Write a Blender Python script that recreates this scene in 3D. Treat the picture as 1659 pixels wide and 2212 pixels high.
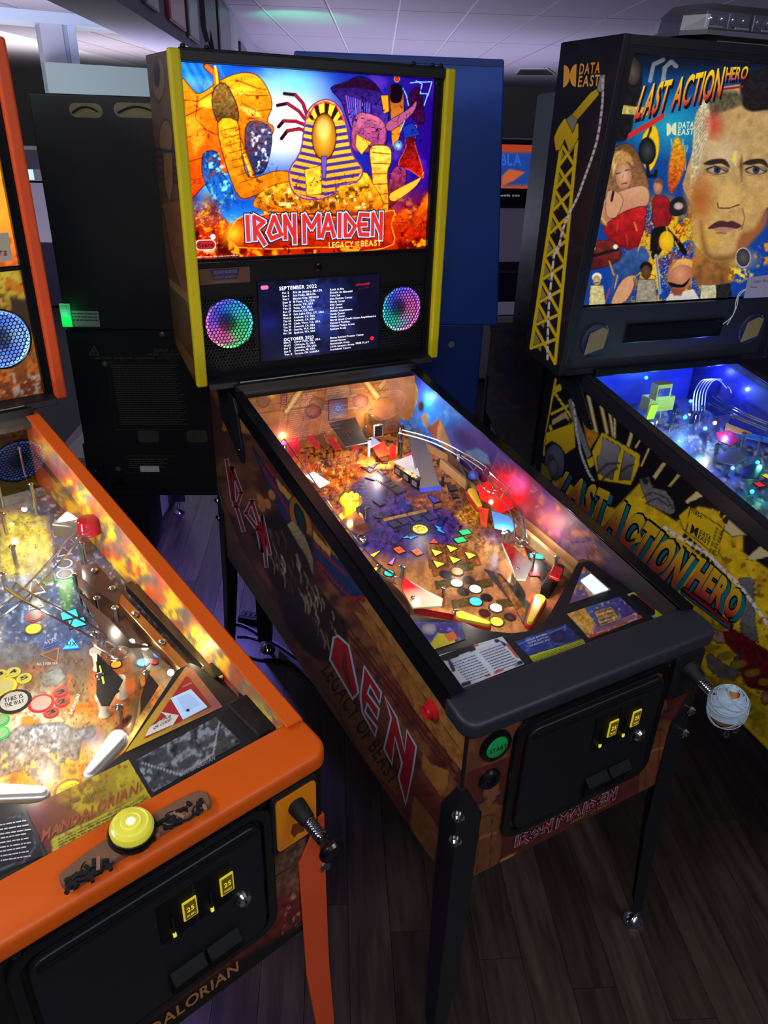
import bpy, math, random
import numpy as np
from mathutils import Matrix, Vector

for _o in list(bpy.data.objects):
    bpy.data.objects.remove(_o)
SC = bpy.context.scene
COL = SC.collection
random.seed(7)

# ------------------------------------------------------------------ camera
CAMP = np.array([-0.8429, -0.6951, 1.7064])
YAW, PITCH, ROLL, FPX = 0.5185, 0.4803, 0.0344, 1602.39
CX, CY = 829.5, 1106.0
_f = np.array([math.sin(YAW) * math.cos(PITCH), math.cos(YAW) * math.cos(PITCH), -math.sin(PITCH)])
_r = np.cross(_f, [0, 0, 1]); _r /= np.linalg.norm(_r); _u = np.cross(_r, _f)
CR = math.cos(ROLL) * _r + math.sin(ROLL) * _u
CU = -math.sin(ROLL) * _r + math.cos(ROLL) * _u
CF = _f
cam = bpy.data.cameras.new('camera'); camo = bpy.data.objects.new('camera', cam); COL.objects.link(camo)
cam.sensor_fit = 'HORIZONTAL'; cam.sensor_width = 36; cam.lens = FPX / 1659 * 36; cam.clip_start = .02
_m = Matrix.Identity(4)
for _i in range(3):
    _m[_i][0] = CR[_i]; _m[_i][1] = CU[_i]; _m[_i][2] = -CF[_i]; _m[_i][3] = CAMP[_i]
camo.matrix_world = _m
SC.camera = camo

# ------------------------------------------------------------------ view, world, large lights
SC.view_settings.view_transform = 'Standard'
SC.view_settings.look = 'None'
SC.view_settings.gamma = 1
SC.view_settings.exposure = 0.0
SC.view_settings.use_curve_mapping = False
cy = SC.cycles
cy.max_bounces = 5; cy.diffuse_bounces = 2; cy.glossy_bounces = 3; cy.transmission_bounces = 3; cy.transparent_max_bounces = 20
cy.adaptive_threshold = .045; cy.sample_clamp_indirect = 4.
wd = bpy.data.worlds.new('world'); SC.world = wd; wd.use_nodes = True
wd.node_tree.nodes['Background'].inputs[0].default_value = (.045, .05, .085, 1)
wd.node_tree.nodes['Background'].inputs[1].default_value = .4


def light(name, kind, loc, power, color=(1, 1, 1), size=.1, to=None, size_y=None, spot=None):
    d = bpy.data.lights.new(name, kind); d.energy = power; d.color = color
    if kind == 'AREA':
        d.size = size
        if size_y: d.shape = 'RECTANGLE'; d.size_y = size_y
    else:
        d.shadow_soft_size = size
    if spot and kind == 'SPOT': d.spot_size = spot; d.spot_blend = .6
    o = bpy.data.objects.new(name, d); COL.objects.link(o); o.location = loc
    if to is not None:
        o.rotation_euler = (Vector(to) - Vector(loc)).to_track_quat('-Z', 'Y').to_euler()
    return o


# overhead lamps of the room, out of frame, plus one added at the left
light('ceiling_lamp_light', 'AREA', (-1.3, -1.5, 2.57), 34, (.95, .96, 1), 1.2, (-1.0, -.6, 0), .6)
light('ceiling_lamp_light', 'AREA', (-2.0, .5, 2.57), 30, (.95, .96, 1), 1.2, (-.4, .4, .6), .6)  # added fill, brightens the side of the right machine
light('ceiling_lamp_light', 'AREA', (.7, -1.7, 2.57), 26, (.93, .95, 1), 1.2, (.6, -.8, 0), .6)
# unseen broad uplights added to light the far ceiling, then coloured LED spots
light('led_wash_light', 'AREA', (5.0, 9.5, .7), 200, (.74, .70, 1), 6, (5.0, 9.5, 5), 6)
light('led_wash_light', 'AREA', (-.8, 6.5, .9), 165, (.92, .88, 1), 3.5, (-.5, 7.5, 5), 3.5)
light('led_wash_light', 'AREA', (-.2, 4.6, 1.0), 22, (.56, .5, 1), 1.4, (.6, 5.6, 2.3), 1.4)
light('led_wash_light', 'AREA', (1.2, 12.5, 1.0), 110, (1, .92, .9), 3, (1.2, 12.5, 5), 3)  # added behind the partition, where the far ceiling stayed dark
light('led_wash_light', 'SPOT', (-.17, 1.93, .60), 32, (.24, .19, 1), .03, (-.17, 1.93, 0), spot=2.6)
light('led_wash_light', 'SPOT', (-.78, .45, .46), 2.2, (.30, .22, 1), .03, (-.78, .40, 0), spot=2.6)
light('led_wash_light', 'SPOT', (2.3, 6.9, 2.0), 22, (.05, 1, .35), .05, (2.5, 7.1, 2.6), spot=1.6)


# ------------------------------------------------------------------ colour and materials
def lin(c):
    c = np.asarray(c, float) / 255.
    return np.where(c <= .04045, c / 12.92, ((c + .055) / 1.055) ** 2.4)


def C(r, g=None, b=None):
    if g is None: g = b = r
    return tuple(lin((r, g, b)))


_mats = {}


def mat(name, col=(.5, .5, .5), rough=.5, metal=0., emit=0., ecol=None, spec=.5, trans=0., ior=1.45, alpha=1., bump=0., bscale=200., coat=0.):
    if name in _mats: return _mats[name]
    m = bpy.data.materials.new(name); m.use_nodes = True
    b = m.node_tree.nodes['Principled BSDF']
    b.inputs['Base Color'].default_value = (*col, 1)
    b.inputs['Roughness'].default_value = rough
    b.inputs['Metallic'].default_value = metal
    b.inputs['Specular IOR Level'].default_value = spec
    b.inputs['Transmission Weight'].default_value = trans
    b.inputs['IOR'].default_value = ior
    b.inputs['Alpha'].default_value = alpha
    b.inputs['Coat Weight'].default_value = coat
    if emit:
        b.inputs['Emission Color'].default_value = (*(ecol or col), 1)
        b.inputs['Emission Strength'].default_value = emit
    if bump:
        nt = m.node_tree; n = nt.nodes.new('ShaderNodeTexNoise'); n.inputs['Scale'].default_value = bscale
        n.inputs['Detail'].default_value = 4
        bp = nt.nodes.new('ShaderNodeBump'); bp.inputs['Strength'].default_value = bump; bp.inputs['Distance'].default_value = .002
        tc = nt.nodes.new('ShaderNodeTexCoord'); nt.links.new(tc.outputs['Object'], n.inputs['Vector'])
        nt.links.new(n.outputs['Fac'], bp.inputs['Height']); nt.links.new(bp.outputs['Normal'], b.inputs['Normal'])
    _mats[name] = m
    return m


def vmat(name, rough=.4, emit=0., spec=.4, mul=1., metal=0., coat=0.):
    """material that takes its print from the colour attribute 'Col'"""
    if name in _mats: return _mats[name]
    m = bpy.data.materials.new(name); m.use_nodes = True; nt = m.node_tree
    b = nt.nodes['Principled BSDF']; a = nt.nodes.new('ShaderNodeVertexColor'); a.layer_name = 'Col'
    nt.links.new(a.outputs['Color'], b.inputs['Base Color'])
    b.inputs['Roughness'].default_value = rough; b.inputs['Specular IOR Level'].default_value = spec
    b.inputs['Metallic'].default_value = metal; b.inputs['Coat Weight'].default_value = coat
    if emit:
        nt.links.new(a.outputs['Color'], b.inputs['Emission Color']); b.inputs['Emission Strength'].default_value = emit
    _mats[name] = m
    return m


def glassmat(name, tint=(1, 1, 1), rough=.0, refl=1.0, ior=1.5):
    """thin clear sheet: transparent with Fresnel reflection"""
    if name in _mats: return _mats[name]
    m = bpy.data.materials.new(name); m.use_nodes = True; nt = m.node_tree
    nt.nodes.remove(nt.nodes['Principled BSDF']); out = nt.nodes['Material Output']
    t = nt.nodes.new('ShaderNodeBsdfTransparent'); t.inputs[0].default_value = (*tint, 1)
    g = nt.nodes.new('ShaderNodeBsdfGlossy'); g.inputs['Roughness'].default_value = rough
    f = nt.nodes.new('ShaderNodeLayerWeight'); f.inputs[0].default_value = .5      # Facing = 1 - |N.I|, the same from both sides
    pw = nt.nodes.new('ShaderNodeMath'); pw.operation = 'POWER'; pw.inputs[1].default_value = 5.; nt.links.new(f.outputs['Facing'], pw.inputs[0])
    ad = nt.nodes.new('ShaderNodeMath'); ad.operation = 'MULTIPLY_ADD'; ad.inputs[1].default_value = .96; ad.inputs[2].default_value = .04; nt.links.new(pw.outputs[0], ad.inputs[0])
    mu = nt.nodes.new('ShaderNodeMath'); mu.operation = 'MULTIPLY'; mu.inputs[1].default_value = refl; mu.use_clamp = True
    nt.links.new(ad.outputs[0], mu.inputs[0])
    x = nt.nodes.new('ShaderNodeMixShader'); nt.links.new(mu.outputs[0], x.inputs[0])
    nt.links.new(t.outputs[0], x.inputs[1]); nt.links.new(g.outputs[0], x.inputs[2]); nt.links.new(x.outputs[0], out.inputs[0])
    _mats[name] = m
    return m


BLACK = mat('black_satin', C(22, 24, 31), .42)
BLACKG = mat('black_gloss', C(14, 15, 19), .22)
BLACKP = mat('black_plastic_textured', C(13, 14, 17), .5, spec=.22, bump=.3, bscale=900)
BLACKW = mat('black_wood', C(17, 18, 22), .55)
LOCKB = mat('black_powder_coat', C(40, 42, 52), .46, bump=.08, bscale=1500)
CHROME = mat('chrome', C(215, 218, 225), .12, 1.)
STEEL = mat('brushed_steel', C(170, 168, 165), .32, 1.)
DSTEEL = mat('dark_steel', C(95, 92, 90), .35, 1.)
WIRE = mat('steel_wire', C(205, 205, 210), .18, 1.)
WHITEP = mat('white_plastic', C(228, 228, 226), .4)
REDP = mat('red_plastic', C(196, 26, 34), .3)
RUBBER = mat('black_rubber', C(18, 18, 20), .7)
CLEAR = glassmat('clear_plastic', (.93, .95, .96), .02, 1.2)
PGLASS = glassmat('playfield_glass', (.975, .985, .98), .0, 1.9)
WOODL = mat('pale_wood_rail', C(176, 132, 84), .5, bump=.15, bscale=60)


# ------------------------------------------------------------------ mesh helpers
class MB:
    def __init__(s):
        s.v = []; s.f = []; s.mi = []; s.c = None

    def add(s, vs, fs, mi=0, col=None):
        o = len(s.v)
        s.v.extend([tuple(map(float, p)) for p in vs]); s.f.extend([tuple(i + o for i in f) for f in fs]); s.mi.extend([mi] * len(fs))
        if col is not None or s.c is not None:
            if s.c is None: s.c = [(1, 1, 1)] * o
            if col is None: col = (1, 1, 1)
            if len(col) == 3 and not hasattr(col[0], '__len__'): s.c.extend([tuple(col)] * len(vs))
            else: s.c.extend([tuple(k) for k in col])
        return s

    def box(s, x0, x1, y0, y1, z0, z1, mi=0, col=None):
        return s.add([(x0, y0, z0), (x1, y0, z0), (x1, y1, z0), (x0, y1, z0), (x0, y0, z1), (x1, y0, z1), (x1, y1, z1), (x0, y1, z1)],
                     [(0, 3, 2, 1), (4, 5, 6, 7), (0, 1, 5, 4), (1, 2, 6, 5), (2, 3, 7, 6), (3, 0, 4, 7)], mi, col)

    def obox(s, c, ax, ay, az, mi=0):
        c, ax, ay, az = map(np.asarray, (c, ax, ay, az))
        p = [c + i * ax + j * ay + k * az for k in (-1, 1) for i, j in ((-1, -1), (1, -1), (1, 1), (-1, 1))]
        return s.add(p, [(0, 3, 2, 1), (4, 5, 6, 7), (0, 1, 5, 4), (1, 2, 6, 5), (2, 3, 7, 6), (3, 0, 4, 7)], mi)

    def prism(s, pts, off, mi=0, col=None):
        pts = [np.asarray(p, float) for p in pts]; off = np.asarray(off, float); n = len(pts)
        return s.add(pts + [p + off for p in pts], [tuple(range(n))[::-1], tuple(range(n, 2 * n))] + [(i, (i + 1) % n, n + (i + 1) % n, n + i) for i in range(n)], mi, col)

    def flat(s, pts, mi=0, col=None):
        return s.add(pts, [tuple(range(len(pts)))], mi, col)

    def cyl(s, p0, p1, r0, r1=None, n=14, mi=0, caps=True):
        p0, p1 = np.asarray(p0, float), np.asarray(p1, float); r1 = r0 if r1 is None else r1
        d = p1 - p0; d /= np.linalg.norm(d); a = np.cross(d, [0, 0, 1] if abs(d[2]) < .9 else [1, 0, 0]); a /= np.linalg.norm(a); b = np.cross(d, a)
        R = [math.cos(2 * math.pi * i / n) * a + math.sin(2 * math.pi * i / n) * b for i in range(n)]
        fs = [(i, (i + 1) % n, n + (i + 1) % n, n + i) for i in range(n)]
        if caps: fs += [tuple(range(n))[::-1], tuple(range(n, 2 * n))]
        return s.add([p0 + r0 * k for k in R] + [p1 + r1 * k for k in R], fs, mi)

    def lathe(s, o, d, prof, n=20, mi=0):
        o = np.asarray(o, float); d = np.asarray(d, float); d /= np.linalg.norm(d)
        a = np.cross(d, [0, 0, 1] if abs(d[2]) < .9 else [1, 0, 0]); a /= np.linalg.norm(a); b = np.cross(d, a)
        vs = []; fs = []; m = len(prof)
        for r, h in prof:
            for i in range(n):
                t = 2 * math.pi * i / n; vs.append(o + d * h + max(r, 1e-5) * (math.cos(t) * a + math.sin(t) * b))
        for k in range(m - 1):
            for i in range(n): fs.append((k * n + i, k * n + (i + 1) % n, (k + 1) * n + (i + 1) % n, (k + 1) * n + i))
        fs.append(tuple(range(n))[::-1]); fs.append(tuple(range((m - 1) * n, m * n)))
        return s.add(vs, fs, mi)

    def sphere(s, c, r, n=14, m=8, mi=0, sc=(1, 1, 1)):
        c = np.asarray(c, float); vs = []; fs = []
        for k in range(m + 1):
            ph = math.pi * k / m
            for i in range(n):
                t = 2 * math.pi * i / n; vs.append(c + r * np.array([math.sin(ph) * math.cos(t) * sc[0], math.sin(ph) * math.sin(t) * sc[1], math.cos(ph) * sc[2]]))
        for k in range(m):
            for i in range(n): fs.append((k * n + i, (k + 1) * n + i, (k + 1) * n + (i + 1) % n, k * n + (i + 1) % n))
        return s.add(vs, fs, mi)

    def tube(s, path, r, n=8, closed=False, mi=0, flatw=None):
        P = [np.asarray(p, float) for p in path]; k = len(P); vs = []; fs = []; up = None
        for i in range(k):
            a = P[(i - 1) % k] if (closed or i) else P[0]; b = P[(i + 1) % k] if (closed or i < k - 1) else P[-1]
            d = b - a; d /= max(np.linalg.norm(d), 1e-9)
            if up is None: up = np.cross(d, [0, 0, 1] if abs(d[2]) < .9 else [1, 0, 0])
            up = up - d * (up @ d); up /= np.linalg.norm(up); w = np.cross(d, up)
            for j in range(n):
                t = 2 * math.pi * j / n; vs.append(P[i] + r * (math.cos(t) * up + math.sin(t) * w))
        for i in range(k if closed else k - 1):
            q = (i + 1) % k
            for j in range(n): fs.append((i * n + j, i * n + (j + 1) % n, q * n + (j + 1) % n, q * n + j))
        if not closed: fs += [tuple(range(n))[::-1], tuple(range((k - 1) * n, k * n))]
        return s.add(vs, fs, mi)

    def mesh(s, name, mats):
        me = bpy.data.meshes.new(name); me.from_pydata(s.v, [], s.f)
        for m in (mats if isinstance(mats, (list, tuple)) else [mats]): me.materials.append(m)
        if max(s.mi or [0]): me.polygons.foreach_set('material_index', s.mi)
        if s.c is not None:
            at = me.color_attributes.new('Col', 'FLOAT_COLOR', 'POINT')
            at.data.foreach_set('color', np.c_[np.array(s.c, dtype=np.float32), np.ones(len(s.c), np.float32)].ravel())
        return me

    def build(s, name, mats, parent=None, smooth=False, bevel=0., seg=2):
        me = s.mesh(name, mats)
        if smooth:
            me.polygons.foreach_set('use_smooth', [True] * len(s.f)); me.set_sharp_from_angle(angle=math.radians(40))
        me.update()
        o = bpy.data.objects.new(name, me); COL.objects.link(o); o.parent = parent
        if bevel:
            b = o.modifiers.new('bevel', 'BEVEL'); b.width = bevel; b.segments = seg; b.limit_method = 'ANGLE'; b.angle_limit = math.radians(40)
            if smooth is None: pass
        return o


def tag(o, label=None, cat=None, group=None, kind=None):
    if label: o['label'] = label
    if cat: o['category'] = cat
    if group: o['group'] = group
    if kind: o['kind'] = kind
    return o


def empty(name, loc=(0, 0, 0), rz=0.):
    o = bpy.data.objects.new(name, None); COL.objects.link(o); o.location = loc; o.rotation_euler = (0, 0, rz); o.empty_display_size = .1
    return o


def copyob(o, parent=None, loc=None):
    c = o.copy(); COL.objects.link(c); c.parent = parent
    if loc is not None: c.location = loc
    return c


def smooth_path(pts, k=6):
    """Catmull-Rom through the points"""
    P = [np.asarray(p, float) for p in pts]; out = []
    for i in range(len(P) - 1):
        a, b, c, d = P[max(i - 1, 0)], P[i], P[i + 1], P[min(i + 2, len(P) - 1)]
        for j in range(k):
            t = j / k; out.append(.5 * ((2 * b) + (c - a) * t + (2 * a - 5 * b + 4 * c - d) * t * t + (3 * b - a - 3 * c + d) * t ** 3))
    return out + [P[-1]]


# ------------------------------------------------------------------ lettering
_glyph = {}


def _make_glyphs(chars, off, key):
    cu = bpy.data.curves.new('glyph', 'FONT'); cu.offset = off; cu.resolution_u = 3
    ob = bpy.data.objects.new('glyph', cu); COL.objects.link(ob)
    for ch in chars:
        cu.body = ch; bpy.context.view_layer.update()
        me = bpy.data.meshes.new_from_object(ob.evaluated_get(bpy.context.evaluated_depsgraph_get()))
        v = np.array([p.co[:2] for p in me.vertices]) if len(me.vertices) else np.zeros((0, 2))
        f = [tuple(p.vertices) for p in me.polygons]
        w = (v[:, 0].max() - v[:, 0].min()) if len(v) else .25
        if len(v): v = v - [v[:, 0].min(), 0]
        _glyph[key, ch] = (v, f, w); bpy.data.meshes.remove(me)
    bpy.data.objects.remove(ob); bpy.data.curves.remove(cu)


_CH = 'ABCDEFGHIJKLMNOPQRSTUVWXYZabcdefghijklmnopqrstuvwxyz0123456789.,!:+-$?'
_make_glyphs(_CH, 0., 'r')
_make_glyphs(_CH, .022, 'b')
_make_glyphs('ACEHILNORSTDMBF', .05, 'x')
_make_glyphs('ACEHILNORST', .095, 'y')


def layout(s, style='r', gap=.10):
    vs = []; fs = []; x = 0.; n = 0
    for ch in s:
        if ch == ' ': x += .34; continue
        v, f, w = _glyph[style, ch]
        vs.append(v + [x, 0]); fs += [tuple(i + n for i in q) for q in f]; n += len(v); x += w + gap
    return np.concatenate(vs), fs


def bars(s):
    """print too small to read in the photograph: word-long bars in place of letters"""
    r = random.Random(s); x = 0.; vs = []; fs = []
    while x < float(s[1:]):
        w = r.uniform(.8, 3.4); n = len(vs); vs += [(x, .1), (x + w, .1), (x + w, .6), (x, .6)]; fs.append((n, n + 1, n + 2, n + 3)); x += w + .5
    return np.array(vs), fs


def text(mb, s, place, box, style='r', col=None, mi=0, gap=.10, shear=0., cap=True, fn=None):
    """lettering fitted into box=(x,y,w,h) of a 2-D frame; place(x,y)->3-D point; col colour or (bottom,top) gradient"""
    v, f = bars(s) if s[0] == '=' else layout(s, style, gap)
    x0, x1 = v[:, 0].min(), v[:, 0].max()
    y0, y1 = (-.0, .7) if cap else (v[:, 1].min(), v[:, 1].max())
    a = (v[:, 0] - x0) / (x1 - x0); b = (v[:, 1] - y0) / (y1 - y0)
    if fn: X, Y = fn(a, b)
    else: X = box[0] + a * box[2] + shear * b * box[3]; Y = box[1] + b * box[3]
    cc = None
    if col is not None:
        if hasattr(col[0], '__len__'):
            t = np.clip(b, 0, 1)[:, None]; cc = np.array(col[0]) * (1 - t) + np.array(col[1]) * t
        else: cc = col
    mb.add([place(p, q) for p, q in zip(X, Y)], f, mi, cc)


MAIDEN = {'I': [[(.5, -.02), (.5, 1)]], 'R': [[(.12, 0), (.12, .98), (.85, .74), (.2, .45), (.85, -.22)]],
          'O': [[(.45, .95), (.0, .28), (.2, .02), (.98, .18), (.45, .95)]], 'N': [[(.1, 0), (.1, .98), (.85, .05)], [(.85, 1), (.85, -.22)]],
          'M': [[(.02, -.22), (.02, .98), (.5, .42), (.98, .98), (.98, 0)]], 'A': [[(-.02, 0), (.5, .98), (1.0, 0)], [(.24, .36), (.78, .36)]],
          'D': [[(.1, .02), (.1, .98), (.95, .42), (.5, .02), (.1, .02)]], 'E': [[(.9, .92), (.22, .95), (.05, .5), (.22, .05), (.9, .02)], [(.05, .5), (.72, .5)]]}


def maiden(mb, s, place, box, sw=.17, mi=0, col=None, grow=0.):
    """angular stroke lettering; place(x,y)->3-D"""
    adv = {'I': .55, 'M': 1.25, ' ': .35}; tot = sum(adv.get(ch, 1.) for ch in s); ux = box[2] / tot; x = 0.
    w = sw * box[3] / 2 + grow
    for ch in s:
        a = adv.get(ch, 1.)
        for st in MAIDEN.get(ch, []):
            P = [np.array([box[0] + (x + p[0] * a * .84 + .06) * ux, box[1] + p[1] * box[3]]) for p in st]
            for i in range(len(P) - 1):
                d = P[i + 1] - P[i]; d /= np.linalg.norm(d); n = np.array([-d[1], d[0]]) * w; e = d * (w * .62 + (grow * .4))
                q = [P[i] - e - n, P[i + 1] + e - n, P[i + 1] + e + n, P[i] - e + n]
                mb.flat([place(*k) for k in q], mi, col)
        x += a


# ------------------------------------------------------------------ painting of printed panels (colour attribute on a grid)
def _hash(ix, iy, seed):
    h = (ix.astype(np.int64) * 374761393 + iy.astype(np.int64) * 668265263 + seed * 1274126177) & 0xffffffff
    h = ((h ^ (h >> 13)) * 1274126177) & 0xffffffff
    return ((h ^ (h >> 16)) & 0xffff) / 65535.


def vnoise(x, y, seed=0):
    ix = np.floor(x); iy = np.floor(y); fx = x - ix; fy = y - iy
    fx = fx * fx * (3 - 2 * fx); fy = fy * fy * (3 - 2 * fy)
    a = _hash(ix, iy, seed); b = _hash(ix + 1, iy, seed); c = _hash(ix, iy + 1, seed); d = _hash(ix + 1, iy + 1, seed)
    return (a * (1 - fx) + b * fx) * (1 - fy) + (c * (1 - fx) + d * fx) * fy


def fbm(x, y, seed=0, o=4):
    s = 0.; a = .5
    for k in range(o): s = s + a * vnoise(x * 2 ** k, y * 2 ** k, seed + k); a *= .5
    return s / .9375


class Paint:
    """colours for a cloud of points with 2-D coordinates (measured in the photograph's pixels)"""

    def __init__(s, X, Y, base=(128, 128, 128)):
        s.sm = False; s.X = X; s.Y = Y; s.col = np.tile(np.array(base, float), (len(X), 1))

    def blend(s, m, c):
        s.col += (np.asarray(c, float) - s.col) * np.clip(m, 0, 1)[:, None]; return s

    def grad(s, p0, c0, p1, c1, a=1.):
        d = np.subtract(p1, p0).astype(float); t = np.clip(((s.X - p0[0]) * d[0] + (s.Y - p0[1]) * d[1]) / (d @ d), 0, 1)[:, None]
        return s.blend(np.full(len(s.X), a), np.array(c0) * (1 - t) + np.array(c1) * t)

    def radial(s, p, r, c, a=1., pw=1.5, ry=None):
        d = np.hypot((s.X - p[0]) / r, (s.Y - p[1]) / (ry or r)); return s.blend(a * np.clip(1 - d, 0, 1) ** pw, c)

    @staticmethod
    def round(pts, k=3):
        P = np.array(pts, float); n = len(P); o = []
        for i in range(n):
            a, b, c, d = P[i - 1], P[i], P[(i + 1) % n], P[(i + 2) % n]
            for j in range(k):
                t = j / k; o.append(.5 * (2 * b + (c - a) * t + (2 * a - 5 * b + 4 * c - d) * t * t + (3 * b - a - 3 * c + d) * t ** 3))
        return o

    def ink(s, m, sc, w, c, seed=0, a=.85, sy=None):
        n = fbm(s.X / sc, s.Y / (sy or sc), seed, 3); return s.blend(np.clip((w - np.abs(n - .5)) / (w * .5), 0, 1) * a * m, c)

    def _sd(s, pts):
        P = np.array(pts, float); X, Y = s.X, s.Y; ins = np.zeros(len(X), bool); dm = np.full(len(X), 1e9)
        for i in range(len(P)):
            a = P[i]; b = P[(i + 1) % len(P)]; e = b - a
            t = np.clip(((X - a[0]) * e[0] + (Y - a[1]) * e[1]) / max(e @ e, 1e-9), 0, 1)
            dm = np.minimum(dm, np.hypot(X - a[0] - t * e[0], Y - a[1] - t * e[1]))
            with np.errstate(divide='ignore', invalid='ignore'):
                k = ((a[1] > Y) != (b[1] > Y)) & (X < (b[0] - a[0]) * (Y - a[1]) / (b[1] - a[1]) + a[0])
            ins ^= k
        return np.where(ins, dm, -dm)

    def poly(s, pts, c, c2=None, ax=None, out=None, ow=1.2, soft=1.2, a=1., noise=0., nsc=12):
        if s.sm and len(pts) > 4: pts = s.round(pts)
        sd = s._sd(pts)
        if out is not None: s.blend(np.clip((sd + ow) / soft + .5, 0, 1) * a, out)
        cc = np.array(c, float)
        if c2 is not None:
            P = np.array(pts, float); lo, hi = P.min(0), P.max(0); k = {None: 1, 'y': 1, 'x': 0}[ax]
            t = np.clip(((s.Y if k else s.X) - lo[k]) / max(hi[k] - lo[k], 1e-9), 0, 1)[:, None]
            cc = cc * (1 - t) + np.array(c2, float) * t
        if noise: cc = cc * (1 + noise * (fbm(s.X / nsc, s.Y / nsc, 5)[:, None] - .5) * 2)
        return s.blend(np.clip(sd / soft + .5, 0, 1) * a, np.clip(cc, 0, 255))

    def ell(s, p, rx, ry, c, c2=None, out=None, ow=1.2, soft=1.2, rot=0., a=1.):
        cs, sn = math.cos(rot), math.sin(rot); dx, dy = s.X - p[0], s.Y - p[1]
        d = np.hypot((dx * cs + dy * sn) / rx, (-dx * sn + dy * cs) / ry); sd = (1 - d) * min(rx, ry)
        if out is not None: s.blend(np.clip((sd + ow) / soft + .5, 0, 1) * a, out)
        cc = np.array(c, float)
        if c2 is not None: t = np.clip(d, 0, 1)[:, None]; cc = cc * (1 - t) + np.array(c2, float) * t
        return s.blend(np.clip(sd / soft + .5, 0, 1) * a, cc)

    def line(s, pts, w, c, a=1., soft=1.):
        P = np.array(pts, float); dm = np.full(len(s.X), 1e9)
        for i in range(len(P) - 1):
            p, q = P[i], P[i + 1]; e = q - p; t = np.clip(((s.X - p[0]) * e[0] + (s.Y - p[1]) * e[1]) / max(e @ e, 1e-9), 0, 1)
            dm = np.minimum(dm, np.hypot(s.X - p[0] - t * e[0], s.Y - p[1] - t * e[1]))
        return s.blend(a * np.clip((w / 2 - dm) / soft + .5, 0, 1), c)

    def noise(s, sc, c, lo=.5, hi=.7, a=1., seed=0, mask=None, sy=None):
        n = fbm(s.X / sc, s.Y / (sy or sc), seed); m = np.clip((n - lo) / (hi - lo), 0, 1) * a
        if mask is not None: m = m * mask
        return s.blend(m, c)

    def shade(s, sc, k, seed=0):
        s.col *= (1 + k * (fbm(s.X / sc, s.Y / sc, seed) - .5) * 2)[:, None]; np.clip(s.col, 0, 255, out=s.col); return s

    def mask(s, pts, soft=2.): return np.clip(s._sd(pts) / soft + .5, 0, 1)


def T(ox, oy, k):
    return lambda *pts: [(ox + x / k, oy + y / k) for x, y in pts]


class Panel:
    """grid over the quad of four 3-D corners (machine coordinates), ready for painting"""

    def __init__(s, mach, c00, c10, c11, c01, nu, nv):
        u = np.linspace(0, 1, nu)[None, :, None]; v = np.linspace(0, 1, nv)[:, None, None]
        c00, c10, c11, c01 = [np.asarray(c, float) for c in (c00, c10, c11, c01)]
        s.P = ((c00 * (1 - u) + c10 * u) * (1 - v) + (c01 * (1 - u) + c11 * u) * v).reshape(-1, 3)
        s.nu, s.nv = nu, nv
        q = mach.px(s.P); s.paint = Paint(q[:, 0], q[:, 1])

    def build(s, name, material, parent):
        nu, nv = s.nu, s.nv; me = bpy.data.meshes.new(name); n = nu * nv; nf = (nu - 1) * (nv - 1)
        i = (np.arange(nv - 1)[:, None] * nu + np.arange(nu - 1)[None, :]).ravel()
        F = np.stack([i, i + 1, i + nu + 1, i + nu], 1)
        me.vertices.add(n); me.vertices.foreach_set('co', s.P.astype(np.float32).ravel())
        me.loops.add(nf * 4); me.loops.foreach_set('vertex_index', F.ravel().astype(np.int32))
        me.polygons.add(nf); me.polygons.foreach_set('loop_start', (np.arange(nf) * 4).astype(np.int32))
        me.update(calc_edges=True)
        at = me.color_attributes.new('Col', 'FLOAT_COLOR', 'POINT')
        at.data.foreach_set('color', np.c_[lin(np.clip(s.paint.col, 0, 255)), np.ones(n)].astype(np.float32).ravel())
        me.materials.append(material)
        o = bpy.data.objects.new(name, me); COL.objects.link(o); o.parent = parent
        return o


class Mach:
    """a machine's own frame: x right, y towards its back, z up; measures points of the photograph on its planes"""

    def __init__(s, x, y, th, z=0.):
        s.o = np.array([x, y, z]); s.th = th; c, sn = math.cos(th), math.sin(th); s.R = np.array([[c, -sn, 0], [sn, c, 0], [0, 0, 1]])
        s.cam = s.R.T @ (CAMP - s.o)

    def world(s, P): return np.asarray(P, float) @ s.R.T + s.o

    def px(s, P):
        d = s.world(P) - CAMP; z = d @ CF
        return np.stack([CX + FPX * (d @ CR) / z, CY - FPX * (d @ CU) / z], -1)

    def hit(s, u, v, p0, n):
        d = s.R.T @ (CF + (u - CX) / FPX * CR - (v - CY) / FPX * CU); n = np.asarray(n, float)
        t = ((np.asarray(p0, float) - s.cam) @ n) / (d @ n); return s.cam + t * d

    def pf(s, u, v, h=0.): return s.hit(u, v, (0, 0, PF0 + h), (0, -PFS, 1))
    def X(s, u, v, x): return s.hit(u, v, (x, 0, 0), (1, 0, 0))
    def Y(s, u, v, y): return s.hit(u, v, (0, y, 0), (0, 1, 0))


PF0, PFS = .788, .10


def pz(y, h=0.): return PF0 + PFS * y + h


WORLD = Mach(0, 0, 0)


# ================================================================== pinball machines
W2 = .28; LEN = 1.314; ZB = .483


def zr(y): return .887 + .1765 * y          # top of the side rails
def zg(y): return .874 + .186 * y           # playfield glass


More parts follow.
